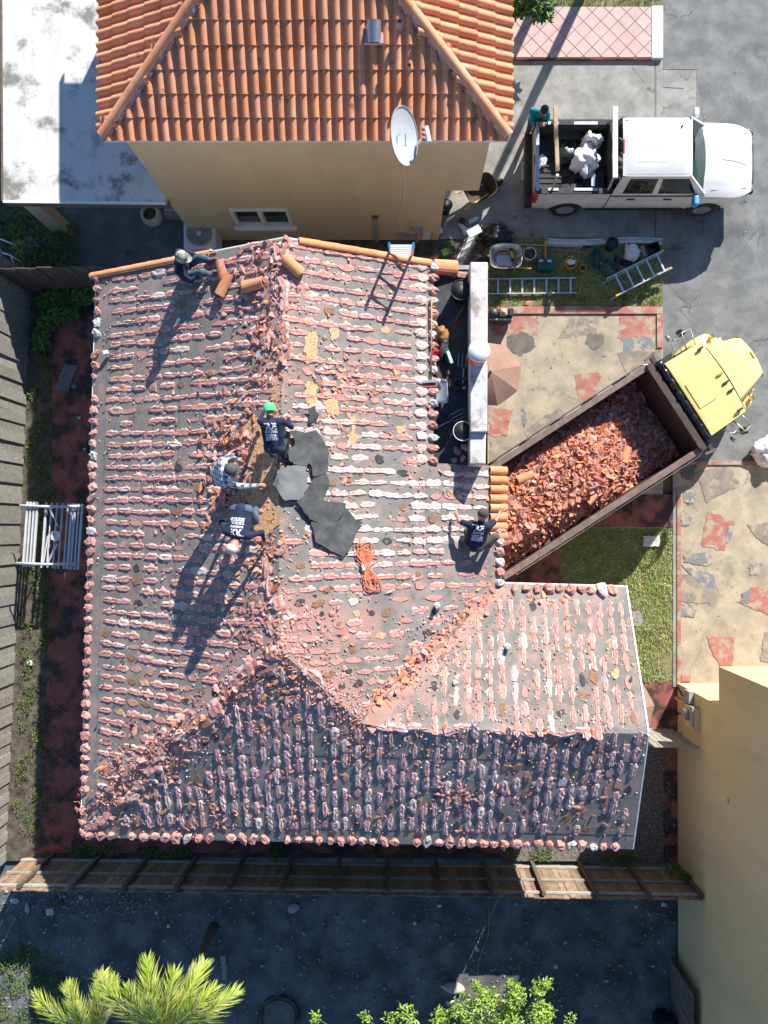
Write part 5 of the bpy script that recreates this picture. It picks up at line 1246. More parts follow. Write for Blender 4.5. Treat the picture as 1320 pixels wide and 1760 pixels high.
for k, M, vi, m_ in tsh[:290]:
    o = link('heaped_shard', SVM[m_][vi]); o.matrix_world = M @ Matrix.Translation((0, 0, .03))
    xl_ = (MW.inverted() @ M.translation).x; en_ = 'rear of the truck heap by the eave' if xl_ < 1.9 else 'middle of the truck heap' if xl_ < 3.7 else 'front of the heap near the cab'; cl_n = {'shard': 'brick-red', 'shard_pink': 'dusty pink', 'terracotta_new': 'bright orange'}[m_]
    tag(o, f'{cl_n} tile piece at the {en_}', 'tile shard', f'{cl_n} tile pieces, {en_}')
mb = MB(); mb.v = list(hb_.v); mb.f = list(hb_.f); mb.m = [0]*len(hb_.f); rn = [random.random() for _ in hb_.v]
for k, M, vi, m_ in tsh[290:]:
    mb.add(SV[vi].v, SV[vi].f, ks.index(m_), M); rn += [random.random()]*len(SV[vi].v)
joined('tile_rubble', mb, [MT[k] for k in ks], 'heap of broken terracotta tiles filling the dump truck bed', 'rubble', rn=rn)
for i, (x, y, a, lab) in enumerate(((1.75, .55, .1, 'whole half-round tile lying across the sunlit tile heap'), (4.2, -.35, 1.0, 'whole half-round tile in the shaded front of the heap'), (2.9, -.75, .5, 'whole half-round tile by the near bed wall on the heap'), (.75, .2, -.5, 'long half-round tile sloping on the heap next to the eave'))):
    o = link('barrel_tile', barrel(.11, .09, .42).mesh('barrel_tile', MT['terracotta_new'])); o.matrix_world = MW @ Matrix.Translation((x, y, heap(x, y)+.05)) @ Matrix.Rotation(a-.3, 4, 'Z') @ Matrix.Rotation(.12, 4, 'Y'); tag(o, lab, 'roof tile')
# ------------------------------------------------------------------ people: one continuous surface grown round the joints
def surface(prims, vox=.0125, k=.03):
    """prims: (a, b, ra, rb, material index). Smooth union of tapered limbs, surface nets."""
    A = np.array([p[0] for p in prims], float); Bq = np.array([p[1] for p in prims], float)
    ra = np.array([p[2] for p in prims]); rb_ = np.array([p[3] for p in prims]); mi = np.array([p[4] for p in prims])
    lo = np.minimum(A, Bq).min(0)-.16; hi = np.maximum(A, Bq).max(0)+.16; n = np.ceil((hi-lo)/vox).astype(int)+1
    D = np.full(n, 9.0, np.float32); Lb = np.zeros(n, np.int16); Dm = np.full(n, 9.0, np.float32)
    for i in range(len(prims)):
        r = max(ra[i], rb_[i])+.07; l = np.minimum(A[i], Bq[i])-r; h = np.maximum(A[i], Bq[i])+r
        i0 = np.maximum(0, np.floor((l-lo)/vox).astype(int)); i1 = np.minimum(n, np.ceil((h-lo)/vox).astype(int)+1)
        sl = tuple(slice(a, b) for a, b in zip(i0, i1))
        g_ = np.stack(np.meshgrid(*[lo[t]+vox*np.arange(i0[t], i1[t]) for t in range(3)], indexing='ij'), -1)
        ab = Bq[i]-A[i]; L2 = max(1e-9, ab@ab); t = np.clip(((g_-A[i])@ab)/L2, 0, 1)
        d = np.linalg.norm(g_-A[i]-t[..., None]*ab, axis=-1)-(ra[i]+t*(rb_[i]-ra[i]))
        c_ = D[sl]; kk = k if min(ra[i], rb_[i]) > .03 else .008; hh = np.clip(.5+.5*(c_-d)/kk, 0, 1)
        D[sl] = c_*(1-hh)+d*hh-kk*hh*(1-hh)
        u = d < Dm[sl]; Lb[sl] = np.where(u, mi[i], Lb[sl]); Dm[sl] = np.minimum(Dm[sl], d)
    s = D < 0
    cs = np.zeros(np.array(n)-1, np.int8)
    for dx in (0, 1):
        for dy in (0, 1):
            for dz in (0, 1): cs += s[dx:n[0]-1+dx, dy:n[1]-1+dy, dz:n[2]-1+dz]
    act = (cs > 0) & (cs < 8); idx = np.full(act.shape, -1, np.int64); cells = np.argwhere(act); idx[act] = np.arange(len(cells))
    acc = np.zeros((len(cells), 3)); cnt = np.zeros(len(cells))
    co = [(0, 0, 0), (1, 0, 0), (0, 1, 0), (1, 1, 0), (0, 0, 1), (1, 0, 1), (0, 1, 1), (1, 1, 1)]
    for a in range(8):
        for b in range(a+1, 8):
            if sum(abs(co[a][t]-co[b][t]) for t in range(3)) != 1: continue
            pa, pb = cells+np.array(co[a]), cells+np.array(co[b]); da, db = D[tuple(pa.T)], D[tuple(pb.T)]; w = (da < 0) != (db < 0)
            t = np.where(w, da/np.where(w, da-db, 1), 0)[:, None]; acc += np.where(w[:, None], pa+(pb-pa)*t, 0); cnt += w
    V = lo+vox*acc/cnt[:, None]; faces = []
    for ax in range(3):
        o1, o2 = [(1, 2), (2, 0), (0, 1)][ax]
        sa = s.take(range(0, n[ax]-1), ax); sb = s.take(range(1, n[ax]), ax); e = np.argwhere(sa != sb)
        e = e[(e[:, o1] > 0) & (e[:, o2] > 0) & (e[:, o1] < n[o1]-1) & (e[:, o2] < n[o2]-1)]
        if not len(e): continue
        u1 = np.zeros(3, int); u1[o1] = 1; u2 = np.zeros(3, int); u2[o2] = 1
        q = np.stack([idx[tuple((e-u1-u2).T)], idx[tuple((e-u2).T)], idx[tuple(e.T)], idx[tuple((e-u1).T)]], 1)
        fl_ = s[tuple(e.T)]; q[~fl_] = q[~fl_][:, ::-1]; faces.append(q)
    Fq = np.concatenate(faces); lab = Lb[tuple(cells.T)]; return V, Fq, lab[Fq[:, 0]]
def vec(*a): return Vector(a)
def hand(pr, wrist, dirv, palmn, mi, curl=.5, side=1):
    d = Vector(dirv).normalized(); n_ = Vector(palmn).normalized(); sdv = d.cross(n_).normalized()*side
    pr.append((wrist, wrist+d*.07, .030, .036, mi))
    for j, (o_, L) in enumerate(((-.030, .066), (-.010, .078), (.010, .074), (.030, .058))):
        b0 = wrist+d*.085+sdv*o_; b1 = b0+d*L*.5-n_*L*.15*curl*2; b2 = b1+d*L*.35-n_*L*.5*curl*2
        pr.append((b0-d*.02, b1, .0115, .0105, mi)); pr.append((b1, b2, .0105, .009, mi))
    t0 = wrist+d*.025-sdv*.025; t1 = t0+d*.03-sdv*.04; pr.append((t0, t1, .014, .012, mi)); pr.append((t1, t1+d*.035-n_*.015, .012, .010, mi))
def figure(name, label, loc, J, mats, hat=None, sleeve=1.0, gloves=False, scale=1.0):
    """J: joints in metres from loc. mats: shirt, pants, skin, shoes."""
    J = {k: Vector(v) for k, v in J.items()}; pr = []
    S_, Pn, Sk, Sh, Gl = 0, 1, 2, 3, 4
    hl, hr, sl, sr, ch, pv = J['hipL'], J['hipR'], J['shL'], J['shR'], J['chest'], J['pelvis']
    mid = (pv+ch)/2
    for a, b in ((hl, sl), (hr, sr)):
        m_ = (a+b)/2+(mid-(a+b)/2)*.25; pr += [(a, m_, .098, .098, S_), (m_, b+(ch-b)*.3, .098, .092, S_)]
    pr += [(pv, mid, .125, .118, S_), (mid, ch, .118, .125, S_), (sl, sr, .072, .072, S_), (ch, J['neck'], .09, .06, S_), (hl, hr, .105, .105, Pn), (pv, (hl+hr)/2, .11, .11, Pn)]
    hd = J['head']; upv = (hd-J['neck']).normalized(); fw = Vector(J.get('face', (0, 1, 0))); fw = (fw-upv*fw.dot(upv)).normalized(); rt = fw.cross(upv)
    pr += [(J['neck'], hd-upv*.03, .058, .055, Sk), (hd-upv*.045+fw*.02, hd+upv*.035, .082, .094, Sk), (hd-upv*.075+fw*.045, hd-upv*.03+fw*.04, .045, .06, Sk),
           (hd+fw*.093-upv*.005, hd+fw*.112-upv*.03, .012, .016, Sk), (hd+rt*.092, hd+rt*.098-upv*.03, .018, .014, Sk), (hd-rt*.092, hd-rt*.098-upv*.03, .018, .014, Sk),
           (hd+fw*.088+rt*.035+upv*.02, hd+fw*.088-rt*.035+upv*.02, .014, .014, Sk), (hd+fw*.088-rt*.02-upv*.062, hd+fw*.088+rt*.02-upv*.062, .012, .012, Sk)]
    for q in 'LR':
        s0, el, wr = J['sh'+q], J['el'+q], J['wr'+q]
        if sleeve >= 1: pr += [(s0, el, .062, .050, S_), (el, wr, .048, .036, S_)]
        else: sm = s0+(el-s0)*sleeve; pr += [(s0, sm, .066, .064, S_), (sm, el, .045, .042, Sk), (el, wr, .042, .029, Sk)]
        dv = (wr-el).normalized(); hand(pr, wr, J.get('hd'+q, dv), J.get('pn'+q, Vector((0, 0, 1))), Gl if gloves else Sk, .45, 1 if q == 'L' else -1)
        h0, kn, an = J['hip'+q], J['kn'+q], J['an'+q]; toe = J['toe'+q]
        pr += [(h0, kn, .102, .078, Pn), (kn, an, .074, .056, Pn), (an, an-Vector((0, 0, .02)), .044, .044, Sh), (an-Vector((0, 0, .03)), toe, .045, .036, Sh)]
    V, Fq, lab = surface(pr)
    me = bpy.data.meshes.new('body'); me.from_pydata([tuple(v) for v in V], [], [tuple(int(t) for t in f) for f in Fq])
    for k in mats+(['glove'] if gloves else []): me.materials.append(MT[k])
    me.polygons.foreach_set('material_index', [int(min(t, len(me.materials)-1)) for t in lab]); me.polygons.foreach_set('use_smooth', [True]*len(Fq)); me.update()
    t_ = thing('person', label, 'person', loc); link('body', me, t_)
    if hat:
        kind, m_ = hat; Mh = frame(hd+upv*.015, rt, upv); hb_ = MB()
        if kind == 'beanie': hb_.lathe([(.118, -.045), (.122, .0), (.112, .06), (.08, .105), (.03, .125), (.001, .128)], 20, M=Mh)
        elif kind == 'hair': hb_.lathe([(.098, -.02), (.110, .02), (.100, .075), (.06, .108), (.001, .118)], 18, M=Mh @ Matrix.Translation((0, -.012, 0)))
        else:
            hb_.lathe([(.112, .005), (.116, .03), (.106, .085), (.075, .118), (.03, .132), (.001, .134)], 20, M=Mh)
            hb_.lathe([(.008, .13), (.010, .14), (.001, .146)], 8, M=Mh)
            br = [Mh @ Vector((.105*math.cos(a), .05+.15*math.sin(a), .018-.02*math.sin(a))) for a in np.linspace(0, math.pi, 12)]
            top = br+[Mh @ Vector((.10*math.cos(a), .07*math.sin(a), .02)) for a in np.linspace(math.pi, 0, 12)]
            n_ = len(top); hb_.add([tuple(q) for q in top]+[tuple(q-upv*.012) for q in top], [tuple(range(n_)), tuple(range(2*n_-1, n_-1, -1))]+[((i+1) % n_, i, n_+i, n_+(i+1) % n_) for i in range(n_)])
        hb_.build({'beanie': 'beanie', 'hair': 'hair'}.get(kind, 'cap'), MT[m_], t_, 2 if kind != 'hair' else True)
    bvh = BVHTree.FromPolygons([tuple(v) for v in V], [tuple(int(t) for t in f) for f in Fq])
    return t_, bvh
def text_mesh(s, size):
    cu = bpy.data.curves.new('t', 'FONT'); cu.body = s; cu.size = size; cu.align_x = 'CENTER'; cu.align_y = 'CENTER'; cu.offset = size*.035; cu.resolution_u = 2
    o = bpy.data.objects.new('t', cu); col.objects.link(o); bpy.context.view_layer.update()
    me = bpy.data.meshes.new_from_object(o.evaluated_get(bpy.context.evaluated_depsgraph_get())); bpy.data.objects.remove(o)
    r = [tuple(v.co) for v in me.vertices], [tuple(p_.vertices) for p_ in me.polygons]; bpy.data.meshes.remove(me); return r
def shirt_print(t_, bvh, c, up, w=.30):
    """lettering pressed on to the back; c = centre in plan, up = direction of the letters' tops in plan."""
    up = Vector((*up, 0)).normalized(); rt = Vector((up.y, -up.x, 0)); mb = MB()
    def press(vs, fs):
        out = []
        for x, y, *_ in vs:
            q = Vector((c[0], c[1], 3))+rt*x+up*y; hit = bvh.ray_cast(q, Vector((0, 0, -1)))
            out.append(hit[0]+Vector((0, 0, .005)) if hit[0] is not None else None)
        fs = [f for f in fs if all(out[i] is not None and out[i].z > .25 for i in f)]
        out = [o_ if o_ is not None else Vector((0, 0, 0)) for o_ in out]; mb.add(out, fs)
    def rect(x0, x1, y0, y1, n=4):
        vs = [(x0+(x1-x0)*i/n, y) for y in (y0, y1) for i in range(n+1)]; press(vs, [(i, i+1, n+2+i, n+1+i) for i in range(n)])
    v, f = text_mesh('RE', .17*w/.3); press([(a*1.15, b+.11) for a, b, _ in v], f)
    rect(-.135, -.03, .165, .185, 3)
    v, f = text_mesh('BUILDERS', .058*w/.3); press([(a, b+.015) for a, b, _ in v], f)
    rr = random.Random(3)
    for i, y in enumerate((-.035, -.062, -.089, -.113, -.137)):
        x = -.13+rr.uniform(0, .02); e = .13-rr.uniform(0, .03)
        while x < e-.015: l = rr.uniform(.02, .06); rect(x, min(e, x+l), y-.008, y+.008, 2); x += l+.012
    mb.build('shirt_lettering', MT['print'], t_)
def ground(J, loc, keys):                            # stand feet or knees on the roof
    for k in keys:
        x, y, z = J[k]; J[k] = (x, y, z+roofz(loc.x+x, loc.y+y)-loc.z)
    return J
# seated roofer, upper left
L1 = RP(326, 470)
J = dict(pelvis=(-.06, 0, .16), hipL=(-.05, .11, .14), hipR=(-.05, -.11, .14), chest=(-.02, .0, .55), neck=(.03, .0, .70), head=(.08, .01, .83), face=(.9, 0, -.55), shL=(-.03, .19, .60), shR=(-.03, -.19, .60),
         elL=(.12, .27, .38), elR=(.12, -.27, .38), wrL=(.33, .16, .40), wrR=(.34, -.16, .40), knL=(.36, .15, .46), knR=(.38, -.14, .45), anL=(.44, .17, .08), anR=(.47, -.12, .08), toeL=(.60, .17, .05), toeR=(.64, -.11, .05), hdL=(.9, .1, -.3), hdR=(.9, -.1, -.3))
J = ground(J, L1, ('anL', 'anR', 'toeL', 'toeR'))
figure('person', 'roofer in navy top and jeans sitting on the roof, patterned cap bowed', L1, J, ['navy', 'denim', 'skin', 'shoe'], ('cap', 'camo'), gloves=True)
# crouching roofer with the green beanie
L2 = RP(479, 760)
J = dict(pelvis=(.0, -.16, .50), hipL=(-.11, -.18, .48), hipR=(.11, -.18, .48), chest=(-.03, .26, .70), neck=(-.05, .42, .74), head=(-.06, .56, .74), face=(0, .6, -.8), shL=(-.23, .32, .69), shR=(.19, .33, .69),
         elL=(-.32, .38, .42), elR=(.33, .26, .42), wrL=(-.26, .60, .26), wrR=(.24, .46, .22), knL=(-.17, .14, .26), knR=(.20, .12, .27), anL=(-.13, -.26, .09), anR=(.16, -.30, .09), toeL=(-.15, -.10, .05), toeR=(.18, -.12, .05))
J = ground(J, L2, ('knL', 'knR', 'anL', 'anR', 'toeL', 'toeR'))
t_, bv = figure('person', 'crouching roofer in bright green beanie and lettered navy shirt', L2, J, ['navy', 'darkpants', 'skin', 'shoe'], ('beanie', 'greenhat'))
shirt_print(t_, bv, (-.025, .10), (-.03, 1)); t_.scale = (.9, .9, .9)
# plaid shirt
mk('plaid_base', (.5, .52, .55))
m_p, nt, bs = nodes('plaid'); MT['plaid'] = m_p; tc = nt.nodes.new('ShaderNodeTexCoord').outputs['Object']
sx = nt.nodes.new('ShaderNodeSeparateXYZ'); nt.links.new(tc, sx.inputs[0])
def stripes(o_): return sstep(nt, mth(nt, 'SINE', mth(nt, 'MULTIPLY', o_, 62.0)), .0, .5)
fa = stripes(mth(nt, 'ADD', sx.outputs[0], mth(nt, 'MULTIPLY', sx.outputs[2], .5))); fb_ = stripes(mth(nt, 'ADD', sx.outputs[1], mth(nt, 'MULTIPLY', sx.outputs[2], .4)))
c = mixc(nt, mth(nt, 'MULTIPLY', mth(nt, 'ADD', fa, fb_), .5), (.62, .64, .66), (.05, .08, .13)); nt.links.new(c, bs.inputs['Base Color']); bs.inputs['Roughness'].default_value = .9
L3 = RP(404, 822)
J = dict(pelvis=(-.14, .02, .80), hipL=(-.13, .12, .77), hipR=(-.13, -.09, .77), chest=(.08, .02, 1.14), neck=(.16, .03, 1.27), head=(.22, .05, 1.38), face=(.9, .0, -.6), shL=(.03, .22, 1.16), shR=(.09, -.18, 1.16),
         elL=(.12, .33, .93), elR=(.36, -.22, 1.06), wrL=(.22, .28, .72), wrR=(.62, -.20, .98), knL=(.06, .16, .48), knR=(.10, -.10, .48), anL=(-.08, .17, .09), anR=(-.02, -.16, .09), toeL=(.10, .19, .05), toeR=(.14, -.17, .05), hdR=(1, .05, -.1))
J = ground(J, L3, ('anL', 'anR', 'toeL', 'toeR'))
figure('person', 'roofer in plaid shirt and dark grey cap reaching out one arm', L3, J, ['plaid', 'darkpants', 'skin', 'shoe'], ('cap', 'greycap'))
# bending roofer, head towards the bottom of the picture
L4 = RP(428, 897)
J = dict(pelvis=(.0, .20, .74), hipL=(.12, .19, .72), hipR=(-.10, .21, .72), chest=(-.04, -.20, .84), neck=(-.06, -.34, .84), head=(-.10, -.45, .90), face=(-.2, -1, -.35), shL=(.15, -.26, .82), shR=(-.24, -.18, .82),
         elL=(.36, -.20, .62), elR=(-.38, -.02, .60), wrL=(.36, -.34, .40), wrR=(-.36, .04, .36), knL=(.20, .02, .42), knR=(-.08, .06, .42), anL=(.16, .24, .09), anR=(-.10, .26, .09), toeL=(.18, .08, .05), toeR=(-.10, .10, .05))
J = ground(J, L4, ('anL', 'anR', 'toeL', 'toeR', 'wrR'))
t_, bv = figure('person', 'roofer in pale cap and lettered navy shirt bending head down', L4, J, ['navy', 'denim', 'skin', 'shoe'], ('cap', 'palecap'))
shirt_print(t_, bv, (-.03, -.08), (-.08, -1), .27)
# squatting roofer at the east eave
L5 = RP(818, 924)
J = dict(pelvis=(-.08, -.16, .36), hipL=(-.18, -.17, .34), hipR=(.03, -.19, .34), chest=(.0, .20, .62), neck=(.04, .34, .68), head=(.06, .45, .74), face=(.2, .8, -.5), shL=(-.20, .27, .60), shR=(.21, .24, .60),
         elL=(-.40, .34, .50), elR=(.36, .36, .50), wrL=(-.42, .42, .30), wrR=(.46, .54, .40), knL=(-.20, .14, .30), knR=(.36, .02, .42), anL=(-.14, -.22, .09), anR=(.30, -.16, .09), toeL=(-.14, -.06, .05), toeR=(.38, -.04, .05), hdL=(-.2, .7, -.4), hdR=(.4, .7, -.2))
J = ground(J, L5, ('anL', 'anR', 'toeL', 'toeR', 'wrL'))
t_, bv = figure('person', 'squatting roofer in dark cap and lettered navy T-shirt at the eave', L5, J, ['navy', 'olive', 'skin', 'shoe'], ('cap', 'darkcap'), sleeve=.6)
shirt_print(t_, bv, (-.02, .08), (.12, 1), .26)
# person in teal leaning on the pickup
L6 = Vector((3.50, 10.62, .012))
J = dict(pelvis=(-.02, .05, .93), hipL=(.08, .05, .90), hipR=(-.11, .05, .90), chest=(.0, -.02, 1.28), neck=(.05, -.06, 1.45), head=(.07, -.10, 1.60), face=(.3, -.9, .15), shL=(.19, -.06, 1.38), shR=(-.19, .02, 1.38),
         elL=(.28, -.22, 1.18), elR=(-.16, -.20, 1.20), wrL=(.10, -.30, 1.37), wrR=(.02, -.32, 1.36), knL=(.09, .0, .48), knR=(-.10, .06, .48), anL=(.09, .07, .09), anR=(-.11, .12, .09), toeL=(.11, -.08, .05), toeR=(-.12, -.04, .05))
t_, bv = figure('person', 'person in teal long-sleeved top leaning on the pickup tail', L6, J, ['teal', 'darkpants', 'skin', 'shoe'], ('hair', 'hair'))
# ------------------------------------------------------------------ tools, buckets and clutter
def bucket(label, loc, r, h, m, inside_m='black', rim=None, handle=True, tilt=None, fill=None):
    t_ = thing('bucket', label, 'bucket', loc)
    MB().lathe([(r*.84, 0), (r, h), (r*1.04, h), (r*1.04, h-.025), (r, h-.03)], 22).build('body', MT[m], t_, True)
    MB().lathe([(r*.97, h-.002), (r*.82, .02), (.0, .018)], 22).build('inner_wall', MT[inside_m], t_, True)
    MB().tube([(r*1.03*math.cos(a), r*1.03*math.sin(a), h) for a in np.linspace(0, 6.2832, 25)], .010, 6).build('rim', MT[rim or m], t_, True)
    if handle: MB().tube([(r*1.05*math.cos(a), r*1.05*math.sin(a)*.95, h-.03+.0*a) for a in np.linspace(.2, 2.9, 12)], .006, 5).build('handle', MT['galv'], t_, True)
    if fill: MB().lathe([(r*.9, 0), (r*.5, .05), (.0, .06)], 12, c=(0, 0, h*.55)).build('contents', MT[fill], t_)
    if tilt: t_.rotation_euler = tilt
    return t_
DK = 4.65
def D(px, py, z=3.0): return P(px, py, z+DK-3.0)
bucket('black bucket with red lining on the upper part of the flat deck', D(790, 508), .20, .36, 'blackplastic', fill='redcloth')
bucket('black bucket with a pale rim at the lower end of the flat deck', D(793, 745), .19, .36, 'blackplastic', rim='lilac', fill='gravel')
q = P(822, 607, 5.2+.3); q.z = 5.2
ck = thing('water_cooler', 'orange drinks cooler with white lid standing on the parapet', 'cooler', q)
MB().lathe([(.17, 0), (.195, .03), (.205, .40), (.20, .44)], 24).build('body', MT['orange'], ck, True); MB().lathe([(.215, .42), (.22, .46), (.20, .50), (.05, .515), (.0, .515)], 24).build('lid', MT['white'], ck, True)
MB().tube([(.06, -.20, .34), (.05, -.235, .30), (-.05, -.235, .30), (-.06, -.20, .34)], .014, 6).build('handle', MT['white'], ck, True)
# long tools on the deck
def tool(name, label, cat): return thing(name, label, cat, D(770, 650))
def loc(t_, px, py, z): return P(px, py, z+DK-3.0)-t_.location
t_ = tool('push_broom', 'push broom with long wooden handle and red-brown head lying along the deck edge', 'broom')
MB().tube([loc(t_, 742, 510, 3.35), loc(t_, 741, 655, 3.30)], .016, 8).build('handle', MT['handle'], t_, True)
MB().beam(loc(t_, 712, 663, 3.30), loc(t_, 750, 661, 3.26), .10, .07).build('head', MT['redslab'], t_); MB().beam(loc(t_, 712, 657, 3.36), loc(t_, 750, 655, 3.32), .05, .03).build('brace', MT['galv'], t_)
t_ = tool('scoop_shovel', 'wide silver scoop shovel with wooden handle on the flat deck', 'shovel')
a, b = loc(t_, 745, 612, 3.25), loc(t_, 753, 650, 3.2); MB().tube([a, b], .018, 8).build('handle', MT['handle'], t_, True); MB().tube([b, loc(t_, 757, 668, 3.14)], .022, 8).build('socket', MT['galv'], t_, True)
sc_v = []
for i, (dy, w) in enumerate(((0, .035), (.03, .12), (.10, .15), (.30, .155), (.44, .16), (.50, .14))):
    c_ = loc(t_, 756.5, 652, 3.10)+Vector((.02*dy, -dy, 0)); sc_v.append([(c_.x+w*k, c_.y, c_.z+.05*abs(k)**2.5+.02) for k in np.linspace(-1, 1, 9)])
o = loft(sc_v).build('blade', MT['galv'], t_, True); sm = o.modifiers.new('solid', 'SOLIDIFY'); sm.thickness = .006
def fork(label, px, tip, px2, prong, ang):
    t_ = tool('garden_fork', label, 'fork'); a = loc(t_, *px, 3.05); b = loc(t_, *px2, 3.06); MB().tube([a, b], .016, 8).build('handle', MT['galv'], t_, True)
    d = (b-a).normalized(); s_ = Vector((-d.y, d.x, 0)); MB().tube([b-s_*.13, b+s_*.13], .014, 6).build('crossbar', MT['darksteel'], t_)
    for k in (-.12, -.04, .04, .12): MB().tube([b+s_*k, b+s_*k+d*.18, b+s_*k+d*.30+Vector((0, 0, .02))], [.010, .009, .004], 6).build('tine', MT['galv'], t_, True)
    return t_
fork('steel fork with upright tines beside the parapet in shade', (795, 660), None, (797, 632), None, 0); fork('steel fork with a bluish handle pointing to the lower bucket', (739, 740), None, (778, 722), None, 0)
t_ = tool('drain_pipe', 'black flexible pipe standing beside the leather bag', 'pipe'); MB().tube([loc(t_, 764, 590, 3.25), loc(t_, 758, 606, 3.2), loc(t_, 754, 630, 3.12)], .055, 12).build('pipe', MT['rubber'], t_, True); MB().lathe([(.06, 0), (.06, .05), (.05, .06)], 12, c=loc(t_, 764, 589, 3.22)).build('collar', MT['black'], t_, True)
crumple('leather_bag', 'crumpled brown leather tool bag on the flat deck', 'bag', D(758, 579), .15, .19, .34, 'brownleather', 3.3, 3.4, .45); crumple('cloth', 'bright red cloth bundle beside the shovel handle', 'cloth', D(745, 606, 3.1), .15, .11, .16, 'redcloth', 8.8, 3.6, .45)
t_ = tool('nail_gun', 'small teal power tool half hidden beside the black pipe', 'power tool'); bevel(MB().box(loc(t_, 769, 612, 3.08), (.14, .30, .14), .35).build('body', MT['toolgreen'], t_), .03); MB().box(loc(t_, 773, 614, 3.16), (.06, .26, .05), .35).build('cover', MT['lilac'], t_); MB().beam(loc(t_, 764, 606, 3.05), loc(t_, 760, 598, 3.05), .05, .05).build('grip', MT['black'], t_)
t_ = tool('stick', 'short pale stick below the upper bucket', 'stick'); MB().tube([loc(t_, 797, 525, 3.06), loc(t_, 790, 538, 3.04), loc(t_, 781, 553, 3.03)], [.014, .011, .006], 6).build('stick', MT['handle'], t_, True)
t_ = tool('hose_coil', 'grey webbing strap coiled on the shaded deck', 'strap'); MB().tube([loc(t_, 783+13*math.cos(a)+a*.8, 660+10*math.sin(a)*(1+.1*math.sin(a*2.2)), 3.03+.006*a) for a in np.linspace(0, 14, 60)], .018, 6).build('coil', MT['darksteel'], t_, True); MB().lathe([(.04, 0), (.04, .04), (.0, .05)], 10, c=loc(t_, 798, 668, 3.05)).build('buckle', MT['galv'], t_)
for i, (px, py, s_) in enumerate(((795, 472, 1.2), (786, 776, 1.0), (780, 790, 1.1), (795, 788, .9), (770, 640, .6), (800, 770, 1.0), (776, 748, .7))):
    o = link('tile_shard', SVM['shard_pink'][i]); o.matrix_world = Matrix.Translation(D(px, py, 3.03)) @ rot_rand(.3) @ Matrix.Scale(s_*1.1, 4); tag(o, 'pink tile shard lying on the black flat deck', 'tile shard', 'tile shards on the flat deck')
# orange cord
t_ = thing('power_cable', 'tangled bundle of orange extension cord on the east slope', 'cord', RP(632, 975)); pts = []
for i in range(210):
    lo_, st_ = divmod(i, 6); lob = 1 if lo_ % 2 else -1; t = st_/6*math.pi; rc_ = random.Random(lo_*7+1); wv_ = rc_.uniform(6, 26)*(1 if rc_.random() < .5 else -1); ln_ = rc_.uniform(20, 44)
    px = 631-lob*ln_*math.sin(t)*.22+wv_*math.sin(t)*math.cos(t)*2*.55+wv_*.4*math.sin(t)+rc_.uniform(-3, 3); py = 975-lob*ln_*math.sin(t)+rc_.uniform(-2, 2)
    q = RP(px, py); pts.append(q+Vector((0, 0, .035+.05*abs(math.sin(i*1.3))))-t_.location)
mb = MB()
def spline(pts, n=4):
    out = []
    for i in range(len(pts)-3):
        p0, p1, p2, p3 = pts[i:i+4]
        for k in range(n):
            t = k/n; out.append(.5*((2*p1)+(p2-p0)*t+(2*p0-5*p1+4*p2-p3)*t*t+(3*p1-p0-3*p2+p3)*t**3))
    return out
mb.tube(spline(pts), .009, 5).build('cable', MT['cordorange'], t_, True); MB().box(RP(625, 975)+Vector((0, 0, .10))-t_.location, (.05, .12, .04), .4).build('plug', MT['lilac'], t_)
# white pipe piece on the roof left edge and small bottle
t_ = thing('caulk_tube', 'pale caulking tube lying on the east slope', 'tube', RP(668, 1018)); MB().tube([(-.10, -.05, .03), (.06, .03, .03)], .026, 10).build('barrel', MT['beige'], t_, True); MB().tube([(.06, .03, .03), (.12, .06, .03)], [.012, .004], 8).build('nozzle', MT['white'], t_, True)
t_ = thing('hatchet', 'small tool with a white grip at the west eave', 'hand tool', RP(190, 610)); MB().tube([(-.05, 0, .05), (.32, -.04, .05)], .018, 8).build('handle', MT['shard'], t_, True); bevel(MB().box((-.08, .03, .06), (.12, .1, .07), .3).build('head', MT['bottle'], t_), .02)
# ladders
def ladder(name, label, a, b, width, n, wdir, m='alu', rw=.07, tip=None, ends=(.15, .15)):
    a, b = Vector(a), Vector(b); t_ = thing(name, label, 'ladder', a); d = b-a; w = Vector(wdir).normalized()*width/2; up = d.normalized().cross(w).normalized()
    for s_ in (-1, 1):
        MB().beam(w*s_, d+w*s_, .03, rw, up=up).build('rail', MT[m], t_)
        if tip:
            for e in (Vector((0, 0, 0)), d): MB().beam(w*s_+e*1.0-d.normalized()*.04, w*s_+e+d.normalized()*.05, .045, rw+.02, up=up).build('rail_foot', MT[tip], t_)
    for i in range(n):
        q = d*(ends[0]/d.length+(1-(ends[0]+ends[1])/d.length)*i/max(1, n-1)); MB().beam(q-w, q+w, .045, .03).build('rung', MT[m], t_)
    return t_
ladder('extension_ladder', 'grey ladder lying flat on the grass strip', P(805, 493, .08), P(990, 491, .08), .40, 9, (0, 1, 0))
la, lb = P(1052, 492, .25), P(1146, 450, .30)
la, lb = P(1053, 493, .30), P(1144, 447, .34)
sl_ = ladder('folding_ladder', 'aluminium folding ladder with yellow feet lying open on the grass corner', la, lb, .52, 5, (lb-la).cross(Vector((0, 0, 1))), 'alu', .06, 'yellow', (.2, .15))
d_l = (lb-la); w_ = d_l.cross(Vector((0, 0, 1))).normalized()
for s_ in (-1, 1): MB().beam(w_*s_*.24-d_l.normalized()*.12+Vector((0, 0, -.25)), d_l+w_*s_*.22+Vector((0, 0, -.03)), .025, .05).build('rear_rail', MT['alu'], sl_)
q = RP(690, 428); g0 = Vector((q.x, 7.1, -.4)); g1 = Vector((q.x, 6.18, 3.92)); g1 = P(690, 421, 6.1)
